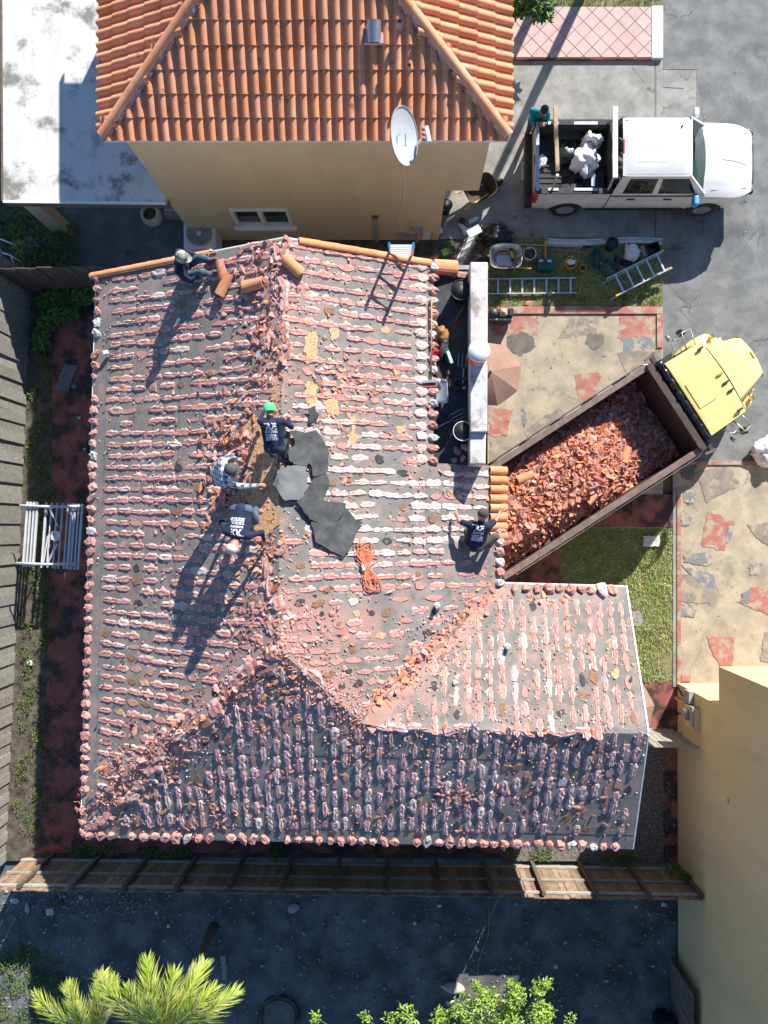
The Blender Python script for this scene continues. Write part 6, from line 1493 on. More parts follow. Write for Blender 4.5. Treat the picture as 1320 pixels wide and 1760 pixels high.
lt = ladder('roof_ladder', 'blue-tipped ladder leaning on the gable edge of the roof', (g1.x, g1.y+1.5, 0), (g1.x, g1.y+.0, 6.1), .46, 21, (1, 0, 0), 'lilac', .07, 'bluecap')
sa, sb = P(778, 452, .25), P(812, 400, 1.55)
stl = thing('step_ladder', 'aluminium step ladder standing by the parapet end', 'ladder', (P(797, 430, 0)))
top_ = P(815, 398, 1.75)-stl.location
for s_ in (-1, 1):
    side_v = Vector((.86, .5, 0))*.19
    MB().beam(Vector((-.30, -.62, 0))+side_v*s_*1.3, top_+side_v*s_*.8, .03, .07).build('rail', MT['alu'], stl); MB().beam(Vector((.30, .35, 0))+side_v*s_*1.2, top_+side_v*s_*.8, .025, .05).build('rear_rail', MT['galv'], stl)
for i in range(5):
    t = (i+.7)/5.6; c_ = Vector((-.30, -.62, 0)).lerp(top_, t); MB().beam(c_-side_v*(1.3-.5*t), c_+side_v*(1.3-.5*t), .10, .03).build('tread', MT['alu'], stl)
MB().beam(top_-side_v*.9, top_+side_v*.9, .20, .06).build('top_cap', MT['alu_white'], stl)
# wheelbarrow on the grass strip
wb_ = thing('wheelbarrow', 'grey wheelbarrow with wooden handles on the grass strip', 'wheelbarrow', P(865, 452, .02))
secs = []
for z, rx_, ry_, ox in ((.22, .22, .20, .0), (.30, .30, .25, .0), (.50, .42, .32, .0), (.52, .435, .335, 0)):
    secs.append([(ox+rx_*math.copysign(abs(math.cos(a))**.55, math.cos(a)), ry_*math.copysign(abs(math.sin(a))**.55, math.sin(a)), z) for a in np.linspace(0, 2*math.pi, 33)])
o = loft(secs).build('tray', MT['galv'], wb_, True); sm = o.modifiers.new('solid', 'SOLIDIFY'); sm.thickness = .008
MB().prism([(v[0], v[1]) for v in secs[0][:-1]], .212, .222).build('tray_floor', MT['galv'], wb_)
for s_ in (-1, 1): MB().beam((-.45, s_*.12, .20), (.70, s_*.27, .34), .04, .035).build('handle', MT['handle'], wb_); MB().beam((.2, s_*.2, 0), (.25, s_*.22, .3), .03, .03).build('leg', MT['darksteel'], wb_)
MB().lathe([(.08, -.04), (.17, -.045), (.19, 0), (.17, .045), (.08, .04), (.08, -.04)], 18, M=Matrix.Translation((-.55, 0, .19)) @ Matrix.Rotation(R(90), 4, 'X')).build('wheel', MT['rubber'], wb_, True)
t_ = thing('drill', 'yellow and black cordless drill lying in the wheelbarrow', 'drill', P(879, 440, .26)); bevel(MB().box((0, 0, .10), (.07, .18, .08), .2).build('body', MT['yellow'], t_), .02); MB().beam((0, -.04, .1), (.02, -.12, .02), .05, .05).build('grip', MT['black'], t_); MB().tube([(-.02, .08, .1), (-.05, .17, .1)], [.03, .012], 8).build('chuck', MT['black'], t_)
# second wheelbarrow under the overhang
w2 = thing('wheelbarrow', 'dark wheelbarrow half hidden under the beige house overhang', 'wheelbarrow', P(822, 338, .0))
o = loft([[(x*1.0, y, z) for x, y, z in s_] for s_ in secs]).build('tray', MT['darksteel'], w2, True); sm = o.modifiers.new('solid', 'SOLIDIFY'); sm.thickness = .008
MB().prism([(v[0], v[1]) for v in secs[0][:-1]], .212, .222).build('tray_floor', MT['darksteel'], w2)
for s_ in (-1, 1): MB().beam((-.6, s_*.25, .34), (.45, s_*.12, .20), .04, .035).build('handle', MT['yellow'], w2)
MB().lathe([(.08, -.04), (.17, -.045), (.19, 0), (.17, .045), (.08, .04)], 18, M=Matrix.Translation((.55, 0, .19)) @ Matrix.Rotation(R(90), 4, 'X')).build('wheel', MT['rubber'], w2, True); w2.rotation_euler = (0, 0, .5)
# things on the grass strip
bucket('white bucket with rusty contents beside the wheelbarrow', P(907, 443, .02), .16, .32, 'whitepaint', 'darksteel', fill='redslab')
bucket('yellow bucket holding white cloths on the grass strip', P(977, 458, .02), .15, .30, 'yellow', 'darksteel', fill='plastic_white')
bucket('black bucket above the hose coils by the white gutter', P(1047, 425, .02), .15, .32, 'blackplastic')
bucket('small yellow tin beside the yellow bucket', P(999, 464, .02), .085, .16, 'yellow', 'black', handle=False, fill='black')
crumple('cloth', 'white cloth stuffed in the yellow bucket', 'cloth', P(981, 451, .30), .12, .08, .10, 'plastic_white', 4.4, 4, .4)
tx = thing('toolbox', 'dark teal toolbox on the grass strip', 'toolbox', P(934, 459, .02)); bevel(MB().box((0, 0, .13), (.42, .30, .26), -.08).build('case', MT['toolgreen'], tx), .025, 2); MB().tube([(-.12, .02, .26), (-.10, .02, .32), (.10, 0, .32), (.12, 0, .26)], .014, 6).build('handle', MT['black'], tx, True)
for s_ in (-1, 1): MB().box((s_*.11, .07, .262), (.10, .07, .012), -.08).build('latch', MT['bottle'], tx)
def coil(label, px, py, rx_, ry_, m, n=7, seed=0, tail=None):
    t_ = thing('hose', label, 'hose', P(px, py, .02)); rr = random.Random(seed); pts = []
    for i in range(n*14):
        a = i/14*2*math.pi; pts.append(Vector((rx_*(1+.16*math.sin(a*.31+seed))*math.cos(a)+.03*math.sin(i*.11), ry_*(1+.14*math.cos(a*.27))*math.sin(a), .03+.012*(i/14)+.01*math.sin(i))))
    if tail: pts += [Vector(q) for q in tail]
    MB().tube(pts, .013, 6).build('coil', MT[m], t_, True); MB().tube([pts[-1], pts[-1]+Vector((.03, -.05, 0))], .018, 8).build('fitting', MT['galv'], t_); return t_
coil('dark green air hose coil, upper of the two hoses', 1024, 446, .12, .26, 'toolgreen', 7, 1); coil('teal air hose coil looped beside the folding ladder', 1042, 461, .18, .22, 'tealhose', 7, 4)
crumple('plastic_bag', 'white bundled bag near the folding ladder', 'bag', P(1084, 437, .02), .21, .24, .24, 'plastic_white', 6.6, 3, .4)
crumple('cloth', 'dark red cloth beside the hose coils', 'cloth', P(1060, 454, .02), .08, .22, .08, 'redslab', 1.6, 3, .5); crumple('tarp', 'dark blue folded tarp behind the folding ladder', 'tarp', P(1080, 452, .02), .26, .10, .10, 'navy', 2.9, 3, .4)
bx = thing('black_box', 'open black box at the corner of the grass strip', 'box', P(1118, 432, .02)); 
for (c_, s_) in (((0, 0, .01), (.34, .28, .02)), ((-.17, 0, .12), (.02, .28, .22)), ((.17, 0, .12), (.02, .28, .22)), ((0, .14, .12), (.34, .02, .22)), ((0, -.14, .12), (.34, .02, .22))): MB().box(c_, s_).build('panel', MT['blackplastic'], bx)
bx.rotation_euler = (0, 0, .3); MB().box((-.23, .02, .13), (.10, .3, .02)).build('flap', MT['beige'], bx)
gt = thing('gutter', 'long white gutter length lying along the edge of the driveway', 'gutter', P(1038, 417, .02))
gp = [Vector((x, .03*math.sin(x*2.1), .03)) for x in np.linspace(-1.55, 1.55, 16)]
secs2 = [[(p_.x, p_.y+y, p_.z+z) for y, z in ((-.07, .07), (-.075, 0), (.05, 0), (.06, .07), (.075, .075))] for p_ in gp]; o = loft(secs2).build('trough', MT['alu_white'], gt); sm = o.modifiers.new('solid', 'SOLIDIFY'); sm.thickness = .004
MB().box((1.56, 0, .04), (.01, .14, .09)).build('end_cap', MT['lilac'], gt)
lv = thing('spirit_level', 'yellow-brown spirit level standing in the grass by the gutter', 'level', P(937, 428, .02)); bevel(MB().box((0, 0, .05), (.06, .66, .08)).build('bar', MT['handle'], lv), .008); MB().box((0, .1, .092), (.03, .08, .01)).build('vial', MT['greenhat'], lv)
po = thing('pole', 'thin pale pole lying in the grass behind the wheelbarrow', 'pole', P(900, 421, .03)); MB().tube([(-.6, .02, .02), (1.6, -.06, .02)], .014, 6).build('shaft', MT['lilac'], po, True); MB().tube([(1.6, -.06, .02), (1.8, -.065, .02)], .02, 8).build('grip', MT['rubber'], po, True)
rk_ = thing('rake', 'wooden-handled rake lying behind the toolbox', 'rake', P(975, 433, .03)); MB().tube([(-.5, .05, .02), (.75, -.05, .03)], .014, 6).build('handle', MT['handle'], rk_, True); MB().beam((.75, -.2, .03), (.75, .1, .03), .03, .03).build('head', MT['darksteel'], rk_)
crumple('plastic_bag', 'black rubbish bag on the driveway beside the step ladder', 'bag', P(851, 408, .012), .42, .30, .26, 'plastic_black', 1.1, 2.6, .5, 4)
# paint cans and bottles in the shaded corner
bucket('black paint bucket against the beige house corner', P(766, 362, .02), .15, .36, 'blackplastic', fill='plastic_white')
bucket('red and black paint tin on the shaded corner', P(793, 383, .02), .075, .16, 'redslab', 'black', handle=False)
def bottle(label, px, py, m, a, L=.34, r=.055):
    t_ = thing('bottle', label, 'bottle', P(px, py, .06)); d = Vector((math.cos(a), math.sin(a), 0)); MB().tube([-d*L/2, -d*(L/2-.02), d*L*.25, d*L*.38, d*L*.5], [r*.7, r, r, r*.4, r*.35], 12).build('bottle', MT[m], t_, True); MB().tube([d*L*.5, d*(L*.5+.03)], r*.42, 10).build('cap', MT['bluecap'], t_)
bottle('clear plastic bottle with blue cap, upper one', 815, 378, 'bottle', .5); bottle('clear plastic bottle with blue label lying nearer the wall', 797, 393, 'bottle', -.9, .38, .07); bottle('pale plastic jug beside the step ladder top', 808, 397, 'bottle', .2, .42, .09); bottle('small white bottle standing near the green scrap', 757, 396, 'white', 1.57, .16, .05)
t_ = thing('green_tool', 'green and black power tool at the foot of the step ladder', 'power tool', P(768, 436, .02)); bevel(MB().box((0, 0, .08), (.32, .22, .16), .4).build('body', MT['leaf_mid'], t_), .03); bevel(MB().box((.15, .08, .1), (.12, .16, .14), .4).build('motor', MT['blackplastic'], t_), .03)
# generator on the patio
ge = thing('generator', 'small olive green generator on the patio beside the parapet wall', 'generator', P(858, 548, .02))
bevel(MB().box((0, 0, .20), (.60, .34, .30)).build('frame', MT['engine'], ge), .03); MB().box((0, -.12, .36), (.62, .05, .04)).build('side_rail', MT['galv'], ge); MB().lathe([(.10, 0), (.12, .02), (.12, .12), (.08, .16), (.0, .17)], 16, c=(-.2, .03, .35)).build('tank', MT['engine'], ge, True)
bevel(MB().box((.06, .05, .42), (.20, .20, .14)).build('engine', MT['beige'], ge), .03); MB().lathe([(.05, 0), (.05, .03), (.0, .04)], 12, c=(.06, .05, .49)).build('cap', MT['lilac'], ge, True); bevel(MB().box((.25, .04, .40), (.14, .22, .18)).build('muffler', MT['black'], ge), .03)
o = link('tile_shard', SVM['shard'][4]); o.matrix_world = Matrix.Translation(P(908, 521, .06)) @ Matrix.Scale(1.1, 4); tag(o, 'single red tile shard at the lower edge of the grass strip', 'tile shard')
# umbrellas
def umbrella(label, c_, r, h, rot=0, tilt=(0, 0)):
    t_ = thing('parasol', label, 'parasol', (c_[0], c_[1], 0)); M = Matrix.Rotation(tilt[0], 4, 'X') @ Matrix.Rotation(tilt[1], 4, 'Y')
    for k in range(8):
        a0, a1 = rot+k*math.pi/4, rot+(k+1)*math.pi/4; secs_ = []
        for rf in (0.02, .35, .7, 1.0):
            secs_.append([tuple(Vector((0, 0, h)) + M @ Vector((r*rf*math.cos(a0+(a1-a0)*u)*(1-.06*math.sin(math.pi*u)*rf), r*rf*math.sin(a0+(a1-a0)*u)*(1-.06*math.sin(math.pi*u)*rf), -.34*r*rf**1.5-.02*math.sin(math.pi*u)*rf))) for u in np.linspace(0, 1, 5)])
        loft(secs_).build('canopy_panel', MT['umbrella'], t_, True)
    MB().tube([(0, 0, 0), (0, 0, h+.05)], .022, 10).build('pole', MT['wood_dark'], t_, True); MB().lathe([(.25, 0), (.25, .05), (.05, .10), (.03, .3)], 18).build('base', MT['black'], t_, True); MB().lathe([(.03, 0), (.03, .04), (0, .07)], 10, c=(0, 0, h)).build('finial', MT['umbrella'], t_)
pu = P(827, 640, 2.2); umbrella('brown parasol half hidden behind the white parapet', (pu.x+.22, pu.y), .80, 2.3, .25)
pu = P(1076, 1222, 2.1); umbrella('brown parasol showing past the gable end of the wing', (pu.x, pu.y), .78, 2.12, .1)
# metal rack in the side yard
rk2 = thing('metal_rack', 'white slatted aluminium frame with a round pan leaning at the side fence', 'metal frame', P(92, 918, 0)); ZR_ = .95
def rl(px, py, z): return P(px, py, z)-rk2.location
for (x0_, x1_, n_, z_) in ((46, 63, 4, 1.05), (78, 125, 6, .95), (122, 140, 4, 1.0)):
    for i in range(n_):
        f_ = i/(n_-1); x = x0_+(x1_-x0_)*f_; MB().beam(rl(x+2, 862+4*(x-46)/90, z_), rl(x-6, 974+5*(x-46)/90, z_), .05 if i in (0, n_-1) else .035, .05).build('slat', MT['alu_white'], rk2)
for (y_, x0_, x1_) in ((869, 34, 138), (968, 28, 132)): MB().tube([rl(x0_, y_, 1.12), rl((x0_+x1_)/2, y_+2, 1.1), rl(x1_, y_+1, 1.08)], .035, 8).build('cross_tube', MT['alu_white'], rk2, True)
MB().beam(rl(84, 871, 1.1), rl(100, 905, 1.2), .03, .03).build('brace', MT['alu_white'], rk2); MB().beam(rl(98, 935, 1.2), rl(82, 968, 1.1), .05, .02).build('brace', MT['alu_white'], rk2); MB().tube([rl(82, 921, 1.1), rl(75, 966, 1.1)], .02, 6).build('brace', MT['alu_white'], rk2); MB().tube([rl(84, 918, 1.12), rl(81, 966, 1.1)], .02, 6).build('brace', MT['alu_white'], rk2)
MB().lathe([(.10, 0), (.125, .10), (.13, .11), (.12, .10), (.10, .03), (0, .03)], 20, c=rl(99, 921, 1.1)).build('pan', MT['alu_white'], rk2, True)
for q in ((50, 866), (46, 970), (134, 870), (128, 972)): 
    v_ = rl(q[0], q[1], .9); MB().tube([(v_.x, v_.y, 0), (v_.x, v_.y, 1.0)], .02, 6).build('leg', MT['alu_white'], rk2, True)
# odds and ends on the ground
def rock(name, label, cat, loc_, s, m, seed, grp=None):
    o = crumple(name, label, cat, loc_, s[0], s[1], s[2], m, seed, 1.6, .35, 2)
    if grp: o['group'] = grp
    return o
bl = thing('paving_block', 'square white block lying on the front lawn', 'block', P(1118, 930, .02)); bevel(MB().prism(soft([(-.22, -.14), (.22, -.15), (.22, .14), (-.21, .15)], 4, .012, 3), 0, .08).build('block', MT['stone_white'], bl), .012); MB().box((.02, .0, .081), (.3, .01, .004), .2).build('crack', MT['gravel'], bl)
mc = thing('meter_cover', 'grey concrete utility cover sunk in the front lawn', 'utility cover', P(1102, 1062, .0)); MB().prism(blob(.46, .52, 16, 5), .0, .030).build('apron', MT['lawn'], mc); MB().prism([(-.30, -.19), (-.05, -.22), (.02, -.12), (.02, .14), (-.08, .2), (-.3, .17)], .0, .05).build('slab', MT['concrete'], mc); MB().prism([(-.24, -.10), (-.08, -.10), (-.08, .08), (-.24, .08)], .05, .06).build('lid', MT['greypatch'], mc)
crumple('tarp', 'white wrapped bundle at the right edge beside the patio', 'tarp', P(1322, 778, .02), .55, .42, .40, 'plastic_white', 3.9, 2.4, .35, 4)
can = thing('trash_can', 'dark wheeled bin at the lower right corner beside the ochre wall', 'bin', P(1237, 1752, 0)-Vector((.25, 0, 0))); can.location = (7.98-.0, -13.3, -.4); can.location.x = 7.1
MB().lathe([(.24, 0), (.30, .85), (.33, .86), (.33, .95), (.30, .96)], 20).build('body', MT['blackplastic'], can, True); MB().lathe([(.29, .95), (.2, .6), (.0, .55)], 20).build('inner_wall', MT['bottle'], can, True); MB().tube([(.33*math.cos(a), .33*math.sin(a), .96) for a in np.linspace(0, 6.2832, 25)], .015, 6).build('rim', MT['blackplastic'], can, True)
pl_ = thing('pallet', 'grey wooden pallet leaning behind the gable by the beige wall', 'pallet', P(585, 405, 0)); 
for i in range(7): MB().box((-.55+i*.18, 0, .46), (.13, .02, .9)).build('slat', MT['wood_grey'], pl_)
for z in (.08, .46, .85): MB().box((0, .06, z), (1.25, .09, .09)).build('stringer', MT['wood_grey'], pl_)
pl_.rotation_euler = (R(-24), 0, 0)
ps = thing('timber_post', 'old grey timber post standing against the beige wall', 'post', P(648, 412, 0)); MB().box((0, .0, .75), (.12, .10, 1.5)).build('shaft', MT['wood_grey'], ps); MB().box((0, 0, 1.53), (.16, .14, .06)).build('cap', MT['wood_dark'], ps)
# ------------------------------------------------------------------ plants and the back lot
ZL = -.12                                            # the back lot lies lower than the yard
def PL(px, py, z=0.0): return P(px, py, ZL+z)
def leaf_cloud(name, m, centers, n, size, seed, parent=None, droop=.3, kind=None, aspect=.45):
    rr = random.Random(seed); mb = MB(); rn = []
    for i in range(n):
        c_, rad = rr.choice(centers); d = Vector((rr.gauss(0, 1), rr.gauss(0, 1), rr.gauss(0, 1))).normalized()*rad*rr.random()**.4; p_ = Vector(c_)+Vector((d.x, d.y, d.z*.75))
        a = rr.uniform(0, 6.28); u = Vector((math.cos(a), math.sin(a), rr.uniform(-.5, .6))).normalized(); w = u.cross(Vector((rr.gauss(0, .4), rr.gauss(0, .4), 1))).normalized(); s_ = size*rr.uniform(.6, 1.3)
        nn_ = u.cross(w)*s_*.12
        mb.add([p_, p_+u*s_*.5+w*s_*aspect*.5+nn_, p_+u*s_, p_+u*s_*.5-w*s_*aspect*.5+nn_], [(0, 1, 2), (0, 2, 3)]); rn += [rr.random()]*4
    me = mb.mesh(name, MT[m]); at = me.attributes.new('rnd', 'FLOAT', 'POINT'); at.data.foreach_set('value', rn); o = link(name, me, parent)
    if kind: o['kind'] = kind
    return o
def frond(rr, base, az, el, L, m_len, n=34):
    """one feather frond: rachis and two rows of leaflets"""
    pts = []; p_ = Vector(base); d = Vector((math.cos(az)*math.cos(el), math.sin(az)*math.cos(el), math.sin(el))); st = L/n
    mb = MB(); rn = []; side = Vector((-math.sin(az), math.cos(az), 0))
    for i in range(n+1):
        pts.append(p_.copy()); p_ = p_+d*st; d = (d+Vector((0, 0, -.022-.018*i/n))).normalized()
    mb.tube(pts, [.022*(1-.8*i/n)+.003 for i in range(n+1)], 5); rn += [.5]*len(mb.v)
    for i in range(5, n+1):
        t = i/n; ln = m_len*math.sin(math.pi*min(1, .18+t*.78))**.7*rr.uniform(.8, 1.1); dd = (pts[i]-pts[i-1]).normalized()
        for s_ in (-1, 1):
            for rep in range(2):
                u = (side*s_*(.62+rr.uniform(-.25, .2))+dd*(.9+.7*t)+Vector((0, 0, rr.uniform(-.1, .5)))).normalized(); w = u.cross(side.cross(dd)+Vector((0, 0, .3))).normalized()*.014
                b = pts[i-1].lerp(pts[i], rr.random()); e = b+u*ln; e.z -= ln*rr.uniform(.1, .4); m2 = b.lerp(e, .45)+Vector((0, 0, ln*.06))
                mb.add([b-w*.5, b+w*.5, m2+w, m2-w, e], [(0, 1, 2, 3), (3, 2, 4)]); rn += [rr.random()]*5
    return mb, rn
def palm(label, base, h, fr, L, seed, m='frond', lean=(0, 0)):
    rr = random.Random(seed); t_ = thing('palm_tree', label, 'palm', base); top = Vector((lean[0], lean[1], h))
    trunk = [Vector((lean[0]*(i/8)**1.4, lean[1]*(i/8)**1.4, h*i/8)) for i in range(9)]
    MB().tube(trunk, [.15-.05*i/8+.012*math.sin(i*2) for i in range(9)], 10).build('trunk', MT['bark'], t_, True)
    for k, (az, el) in enumerate(fr):
        mb, rn = frond(rr, top, az, el, L*rr.uniform(.8, 1.1), L*.36); me = mb.mesh('frond', MT[m]); at = me.attributes.new('rnd', 'FLOAT', 'POINT'); at.data.foreach_set('value', rn); link('frond', me, t_)
    return t_
rr = random.Random(5)
c1 = PL(225, 1830, 0); 
def crown_at(px, py, z): return P(px, py, z)
q = crown_at(285, 1768, 4.0); palm('palm tree with upright sunlit fronds at the bottom edge, the larger one', (q.x, q.y, ZL), 4.0-ZL, [(R(a), R(e)) for a, e in ((100, 35), (78, 38), (60, 28), (112, 48), (45, 40), (88, 58), (30, 30), (130, 40), (200, 35), (250, 35), (300, 35), (340, 35))], 1.95, 11)
q = crown_at(165, 1772, 1.8); palm('palm tree with yellow-green fronds in the lower left corner', (q.x, q.y, ZL), 1.8-ZL, [(R(a), R(e)) for a, e in ((80, 32), (68, 40), (110, 38), (140, 35), (95, 55), (180, 35), (225, 35), (270, 35), (320, 35))], 1.8, 12)
# leafy young tree at the bottom edge
tr = thing('leafy_tree', 'bright green small-leaved tree reaching in at the bottom edge', 'tree', PL(830, 1850)); bz = Vector(tr.location)
MB().tube([(0, 0, 0), (.1, .1, 1.4), (.0, .2, 2.6)], [.09, .07, .04], 9).build('trunk', MT['bark'], tr, True)
cl = []
for px, py, z, r_ in ((800, 1735, 3.0, .34), (835, 1718, 3.2, .30), (885, 1712, 3.2, .30), (870, 1750, 2.9, .42), (925, 1700, 3.3, .20), (930, 1745, 3.0, .34), (760, 1752, 2.8, .26), (700, 1745, 2.9, .24), (672, 1752, 2.8, .18), (628, 1750, 2.8, .14), (542, 1750, 2.8, .13), (980, 1752, 2.9, .15), (830, 1790, 2.8, .6), (720, 1800, 2.7, .5), (920, 1800, 2.7, .5), (620, 1800, 2.6, .4), (940, 1690, 3.3, .12), (820, 1695, 3.3, .12), (880, 1695, 3.35, .14)):
    c_ = P(px, py, z)-bz; cl.append((c_, r_)); MB().tube([(.0, .15, 1.6), (c_.x*.5, c_.y*.5, 2.0), tuple(c_)], [.035, .022, .006], 6).build('limb', MT['bark'], tr, True)
leaf_cloud('crown', 'leaf_bright', [(c_, r_) for c_, r_ in cl for _ in range(max(1, int(r_*r_*60)))], 5200, .10, 21, tr)
# tree corner above the walkway, and the two palms whose trunks shade the driveway
tr2 = thing('broadleaf_shrub', 'dark green broad-leaved shrub at the top edge beside the tiled walkway', 'shrub', P(900, -20)); b2 = Vector(tr2.location)
MB().tube([(0, 0, 0), (.05, .05, .7), (0, 0, 1.3)], [.05, .04, .02], 7).build('trunk', MT['bark'], tr2, True)
leaf_cloud('crown', 'leaf_mid', [(P(px, py, z)-b2, r_) for px, py, z, r_ in ((905, 5, 1.0, .35), (925, 8, 1.1, .30), (935, 18, 1.0, .22), (890, -10, .9, .5), (915, -25, 1.3, .5), (880, 10, .7, .3))], 900, .20, 23, tr2)
for i, (gx, gy, h, lab) in enumerate(((5.05, 17.2, 6.2, 'palm tree beyond the top edge, the thicker trunk'), (6.35, 17.6, 6.6, 'palm tree beyond the top edge, the thinner trunk'))):
    palm(lab, (gx, gy, 0), h, [(R(a), R(e)) for a, e in ((0, 30), (45, 25), (90, 30), (135, 25), (180, 30), (225, 25), (270, 30), (315, 25))], 1.7, 30+i)
# weeds and ferns in the side yard
wl_ = []
def gp_(px, py, z, r_): return (P(px, py, z), r_)
fern = thing('fern_clump', 'bright green ferny plants in the shaded corner of the side yard', 'plant', P(105, 530)); bf = Vector(fern.location)
leaf_cloud('foliage', 'leaf_mid', [(P(px, py, .25)-bf, .22) for px, py in ((80, 515), (95, 510), (110, 515), (125, 512), (140, 508), (155, 505), (85, 545), (75, 565), (70, 585), (100, 540), (120, 535))], 1500, .15, 41, fern)
MB().tube([(0, 0, 0), (.05, .02, .25)], .015, 6).build('stem', MT['bark'], fern)
def weeds(name, label, pts, n, size, seed, m='leaf_weed'):
    o = leaf_cloud(name, m, pts, n, size, seed); tag(o, label, 'weeds', kind='stuff'); return o
weeds('side_weeds', 'low weeds along the foot of the side fence', [gp_(75+random.uniform(-22, 22)-(y-600)*.03, y, .08, .20) for y in range(600, 1440, 14)]+[gp_(70+random.uniform(-8, 10), y, .12, .26) for y in (720, 740, 800, 830, 985, 1010, 1050, 1090, 1105, 1330, 1380)], 3800, .07, 43)
weeds('back_weeds', 'weeds along the inner foot of the back fence', [gp_(x, 1466+random.uniform(-8, 6), .12, .22) for x in (130, 150, 170, 190, 260, 280, 300, 320, 470, 640, 700, 880, 925, 940)]+[gp_(x, 1480, .2, .25) for x in (1050, 1075, 1085)]+[gp_(x, y, 1.0, .16) for x, y in ((1165, 1495), (1180, 1510), (1150, 1490))], 1900, .08, 45)
weeds('lot_grass', 'dark grass in the shaded lower left corner of the lot', [(PL(random.uniform(-20, 110), random.uniform(1630, 1770), .06), .18) for _ in range(90)], 4200, .07, 47)
weeds('alley_weeds', 'sparse weeds beside the step ladder foot', [gp_(x, y, .06, .12) for x, y in ((770, 418), (780, 425), (742, 425), (860, 515), (1000, 512), (1075, 515), (1100, 508), (1125, 515))], 500, .06, 49)
# spiky plants in the upper left corner
for i, (px, py, r_, m_, lab) in enumerate(((51, 438, .30, 'straw', 'straw-coloured spiky rosette in the corner, brightest one'), (8, 412, .26, 'straw', 'yellowish spiky rosette at the left picture edge'), (72, 432, .26, 'gravel', 'grey-green spiky rosette beside the straw-coloured one'), (45, 412, .26, 'leaf_weed', 'dull green spiky rosette behind the straw-coloured one'), (22, 398, .24, 'leaf_weed', 'small dark spiky plant under the carport corner'))):
    t_ = thing('spiky_plant', lab, 'plant', P(px, py, .0)); rr = random.Random(60+i); mb = MB()
    for k in range(44):
        a = rr.uniform(0, 6.28); e = rr.uniform(.15, 1.3); u = Vector((math.cos(a)*math.cos(e), math.sin(a)*math.cos(e), math.sin(e))); w = Vector((-math.sin(a), math.cos(a), 0))*.010; L = r_*rr.uniform(.7, 1.2); o_ = Vector((0, 0, .5))
        mb.add([o_-w, o_+w, o_+u*L*.6+w*.8, o_+u*L, o_+u*L*.6-w*.8], [(0, 1, 2, 4), (4, 2, 3)])
    mb.build('blades', MT[m_], t_); MB().tube([(0, 0, 0), (.02, 0, .5)], .03, 7).build('stem', MT['bark'], t_, True)
weeds('corner_undergrowth', 'dark tangled undergrowth below the spiky plants', [gp_(x, y, .25, .3) for x in range(-10, 120, 16) for y in (375, 400, 425, 448)], 2600, .10, 51)
br = thing('bare_branch', 'pale bare branch in the upper left corner', 'branch', P(20, 440, .6)); 
for pts in ([(-.3, .1, 0), (.0, .0, .05), (.3, -.2, .1)], [(0, 0, .05), (.1, -.3, .0)], [(-.3, .45, 0), (-.1, .35, .1), (.2, .22, .15)]): MB().tube(pts, [.018]*(len(pts)-1)+[.006], 6).build('twig', MT['lilac'], br, True)
mk('stone_brown', (.45, .40, .35), (.28, .17, .11), 5, .9, .4, .6, .4)
# rubble of the back lot
rr = random.Random(77); mb = MB(); rn = []
for i in range(2300):
    if i < 1700: px, py = rr.uniform(0, 1160), rr.uniform(1530, 1765)
    else: px, py = rr.gauss(120, 90), rr.gauss(1548, 16)
    if not (0 <= px < 1160 and py > 1528): continue
    k = rr.choice((.012, .014, .018, .025, .036))*rr.uniform(.7, 1.5); q = PL(px, py, .02+k*.2)
    M = Matrix.Translation(q) @ Matrix.Rotation(rr.uniform(0, 6), 4, 'Z') @ Matrix.Diagonal((k*rr.uniform(.8, 1.6), k, k*.6, 1))
    mb.add([(1, 0, 0), (-1, .2, 0), (0, 1, .1), (.1, -1, 0), (.1, .1, 1), (0, 0, -1)], [(0, 2, 4), (2, 1, 4), (1, 3, 4), (3, 0, 4), (2, 0, 5), (1, 2, 5), (3, 1, 5), (0, 3, 5)], 0, M); rn += [rr.random()]*6
for i in range(500):
    px, py = rr.uniform(1090, 1160), rr.uniform(1275, 1480); k = rr.uniform(.012, .03); q = P(px, py, .01)
    mb.add([(1, 0, 0), (-1, .2, 0), (0, 1, .1), (.1, -1, 0), (.1, .1, 1)], [(0, 2, 4), (2, 1, 4), (1, 3, 4), (3, 0, 4)], 0, Matrix.Translation(q) @ Matrix.Diagonal((k, k, k*.6, 1)) @ Matrix.Rotation(rr.uniform(0, 6), 4, 'Z')); rn += [rr.random()]*5
joined('lot_gravel', mb, MT['gravel'], 'small stones scattered over the shaded back lot', 'gravel', rn=rn)
for i, (px, py, a, b, h, lab) in enumerate(((27, 1547, .14, .07, .08, 'pale broken concrete piece at the left end of the back fence'), (49, 1560, .06, .13, .08, 'narrow pale concrete piece beside the left lot rubble'), (140, 1541, .07, .06, .06, 'pale stone by the fence near the block'), (270, 1567, .05, .05, .05, 'light stone in the middle of the left lot'), (290, 1590, .05, .05, .05, 'small light stone below the other light stone'), (755, 1556, .07, .05, .05, 'pale stone near the fence in the middle of the lot'), (820, 1630, .06, .06, .05, 'pale stone in the lot above the leafy tree'), (713, 1585, .06, .05, .05, 'grey stone left of the middle pale stone'), (1140, 1553, .08, .07, .06, 'pale stone at the right end of the back fence'), (1092, 1557, .05, .05, .05, 'small stone below the right fence posts'), (505, 1560, .16, .14, .04, 'flat grey lump in the lot below the fence'), (955, 1660, .07, .06, .05, 'pale stone in the lot right of the leafy tree'))):
    rock('lot_stone', lab, 'stone', PL(px, py, .02), (a, b, h*1.5), 'stone_white' if i != 10 else 'gravel', i*1.7, 'larger stones on the back lot')
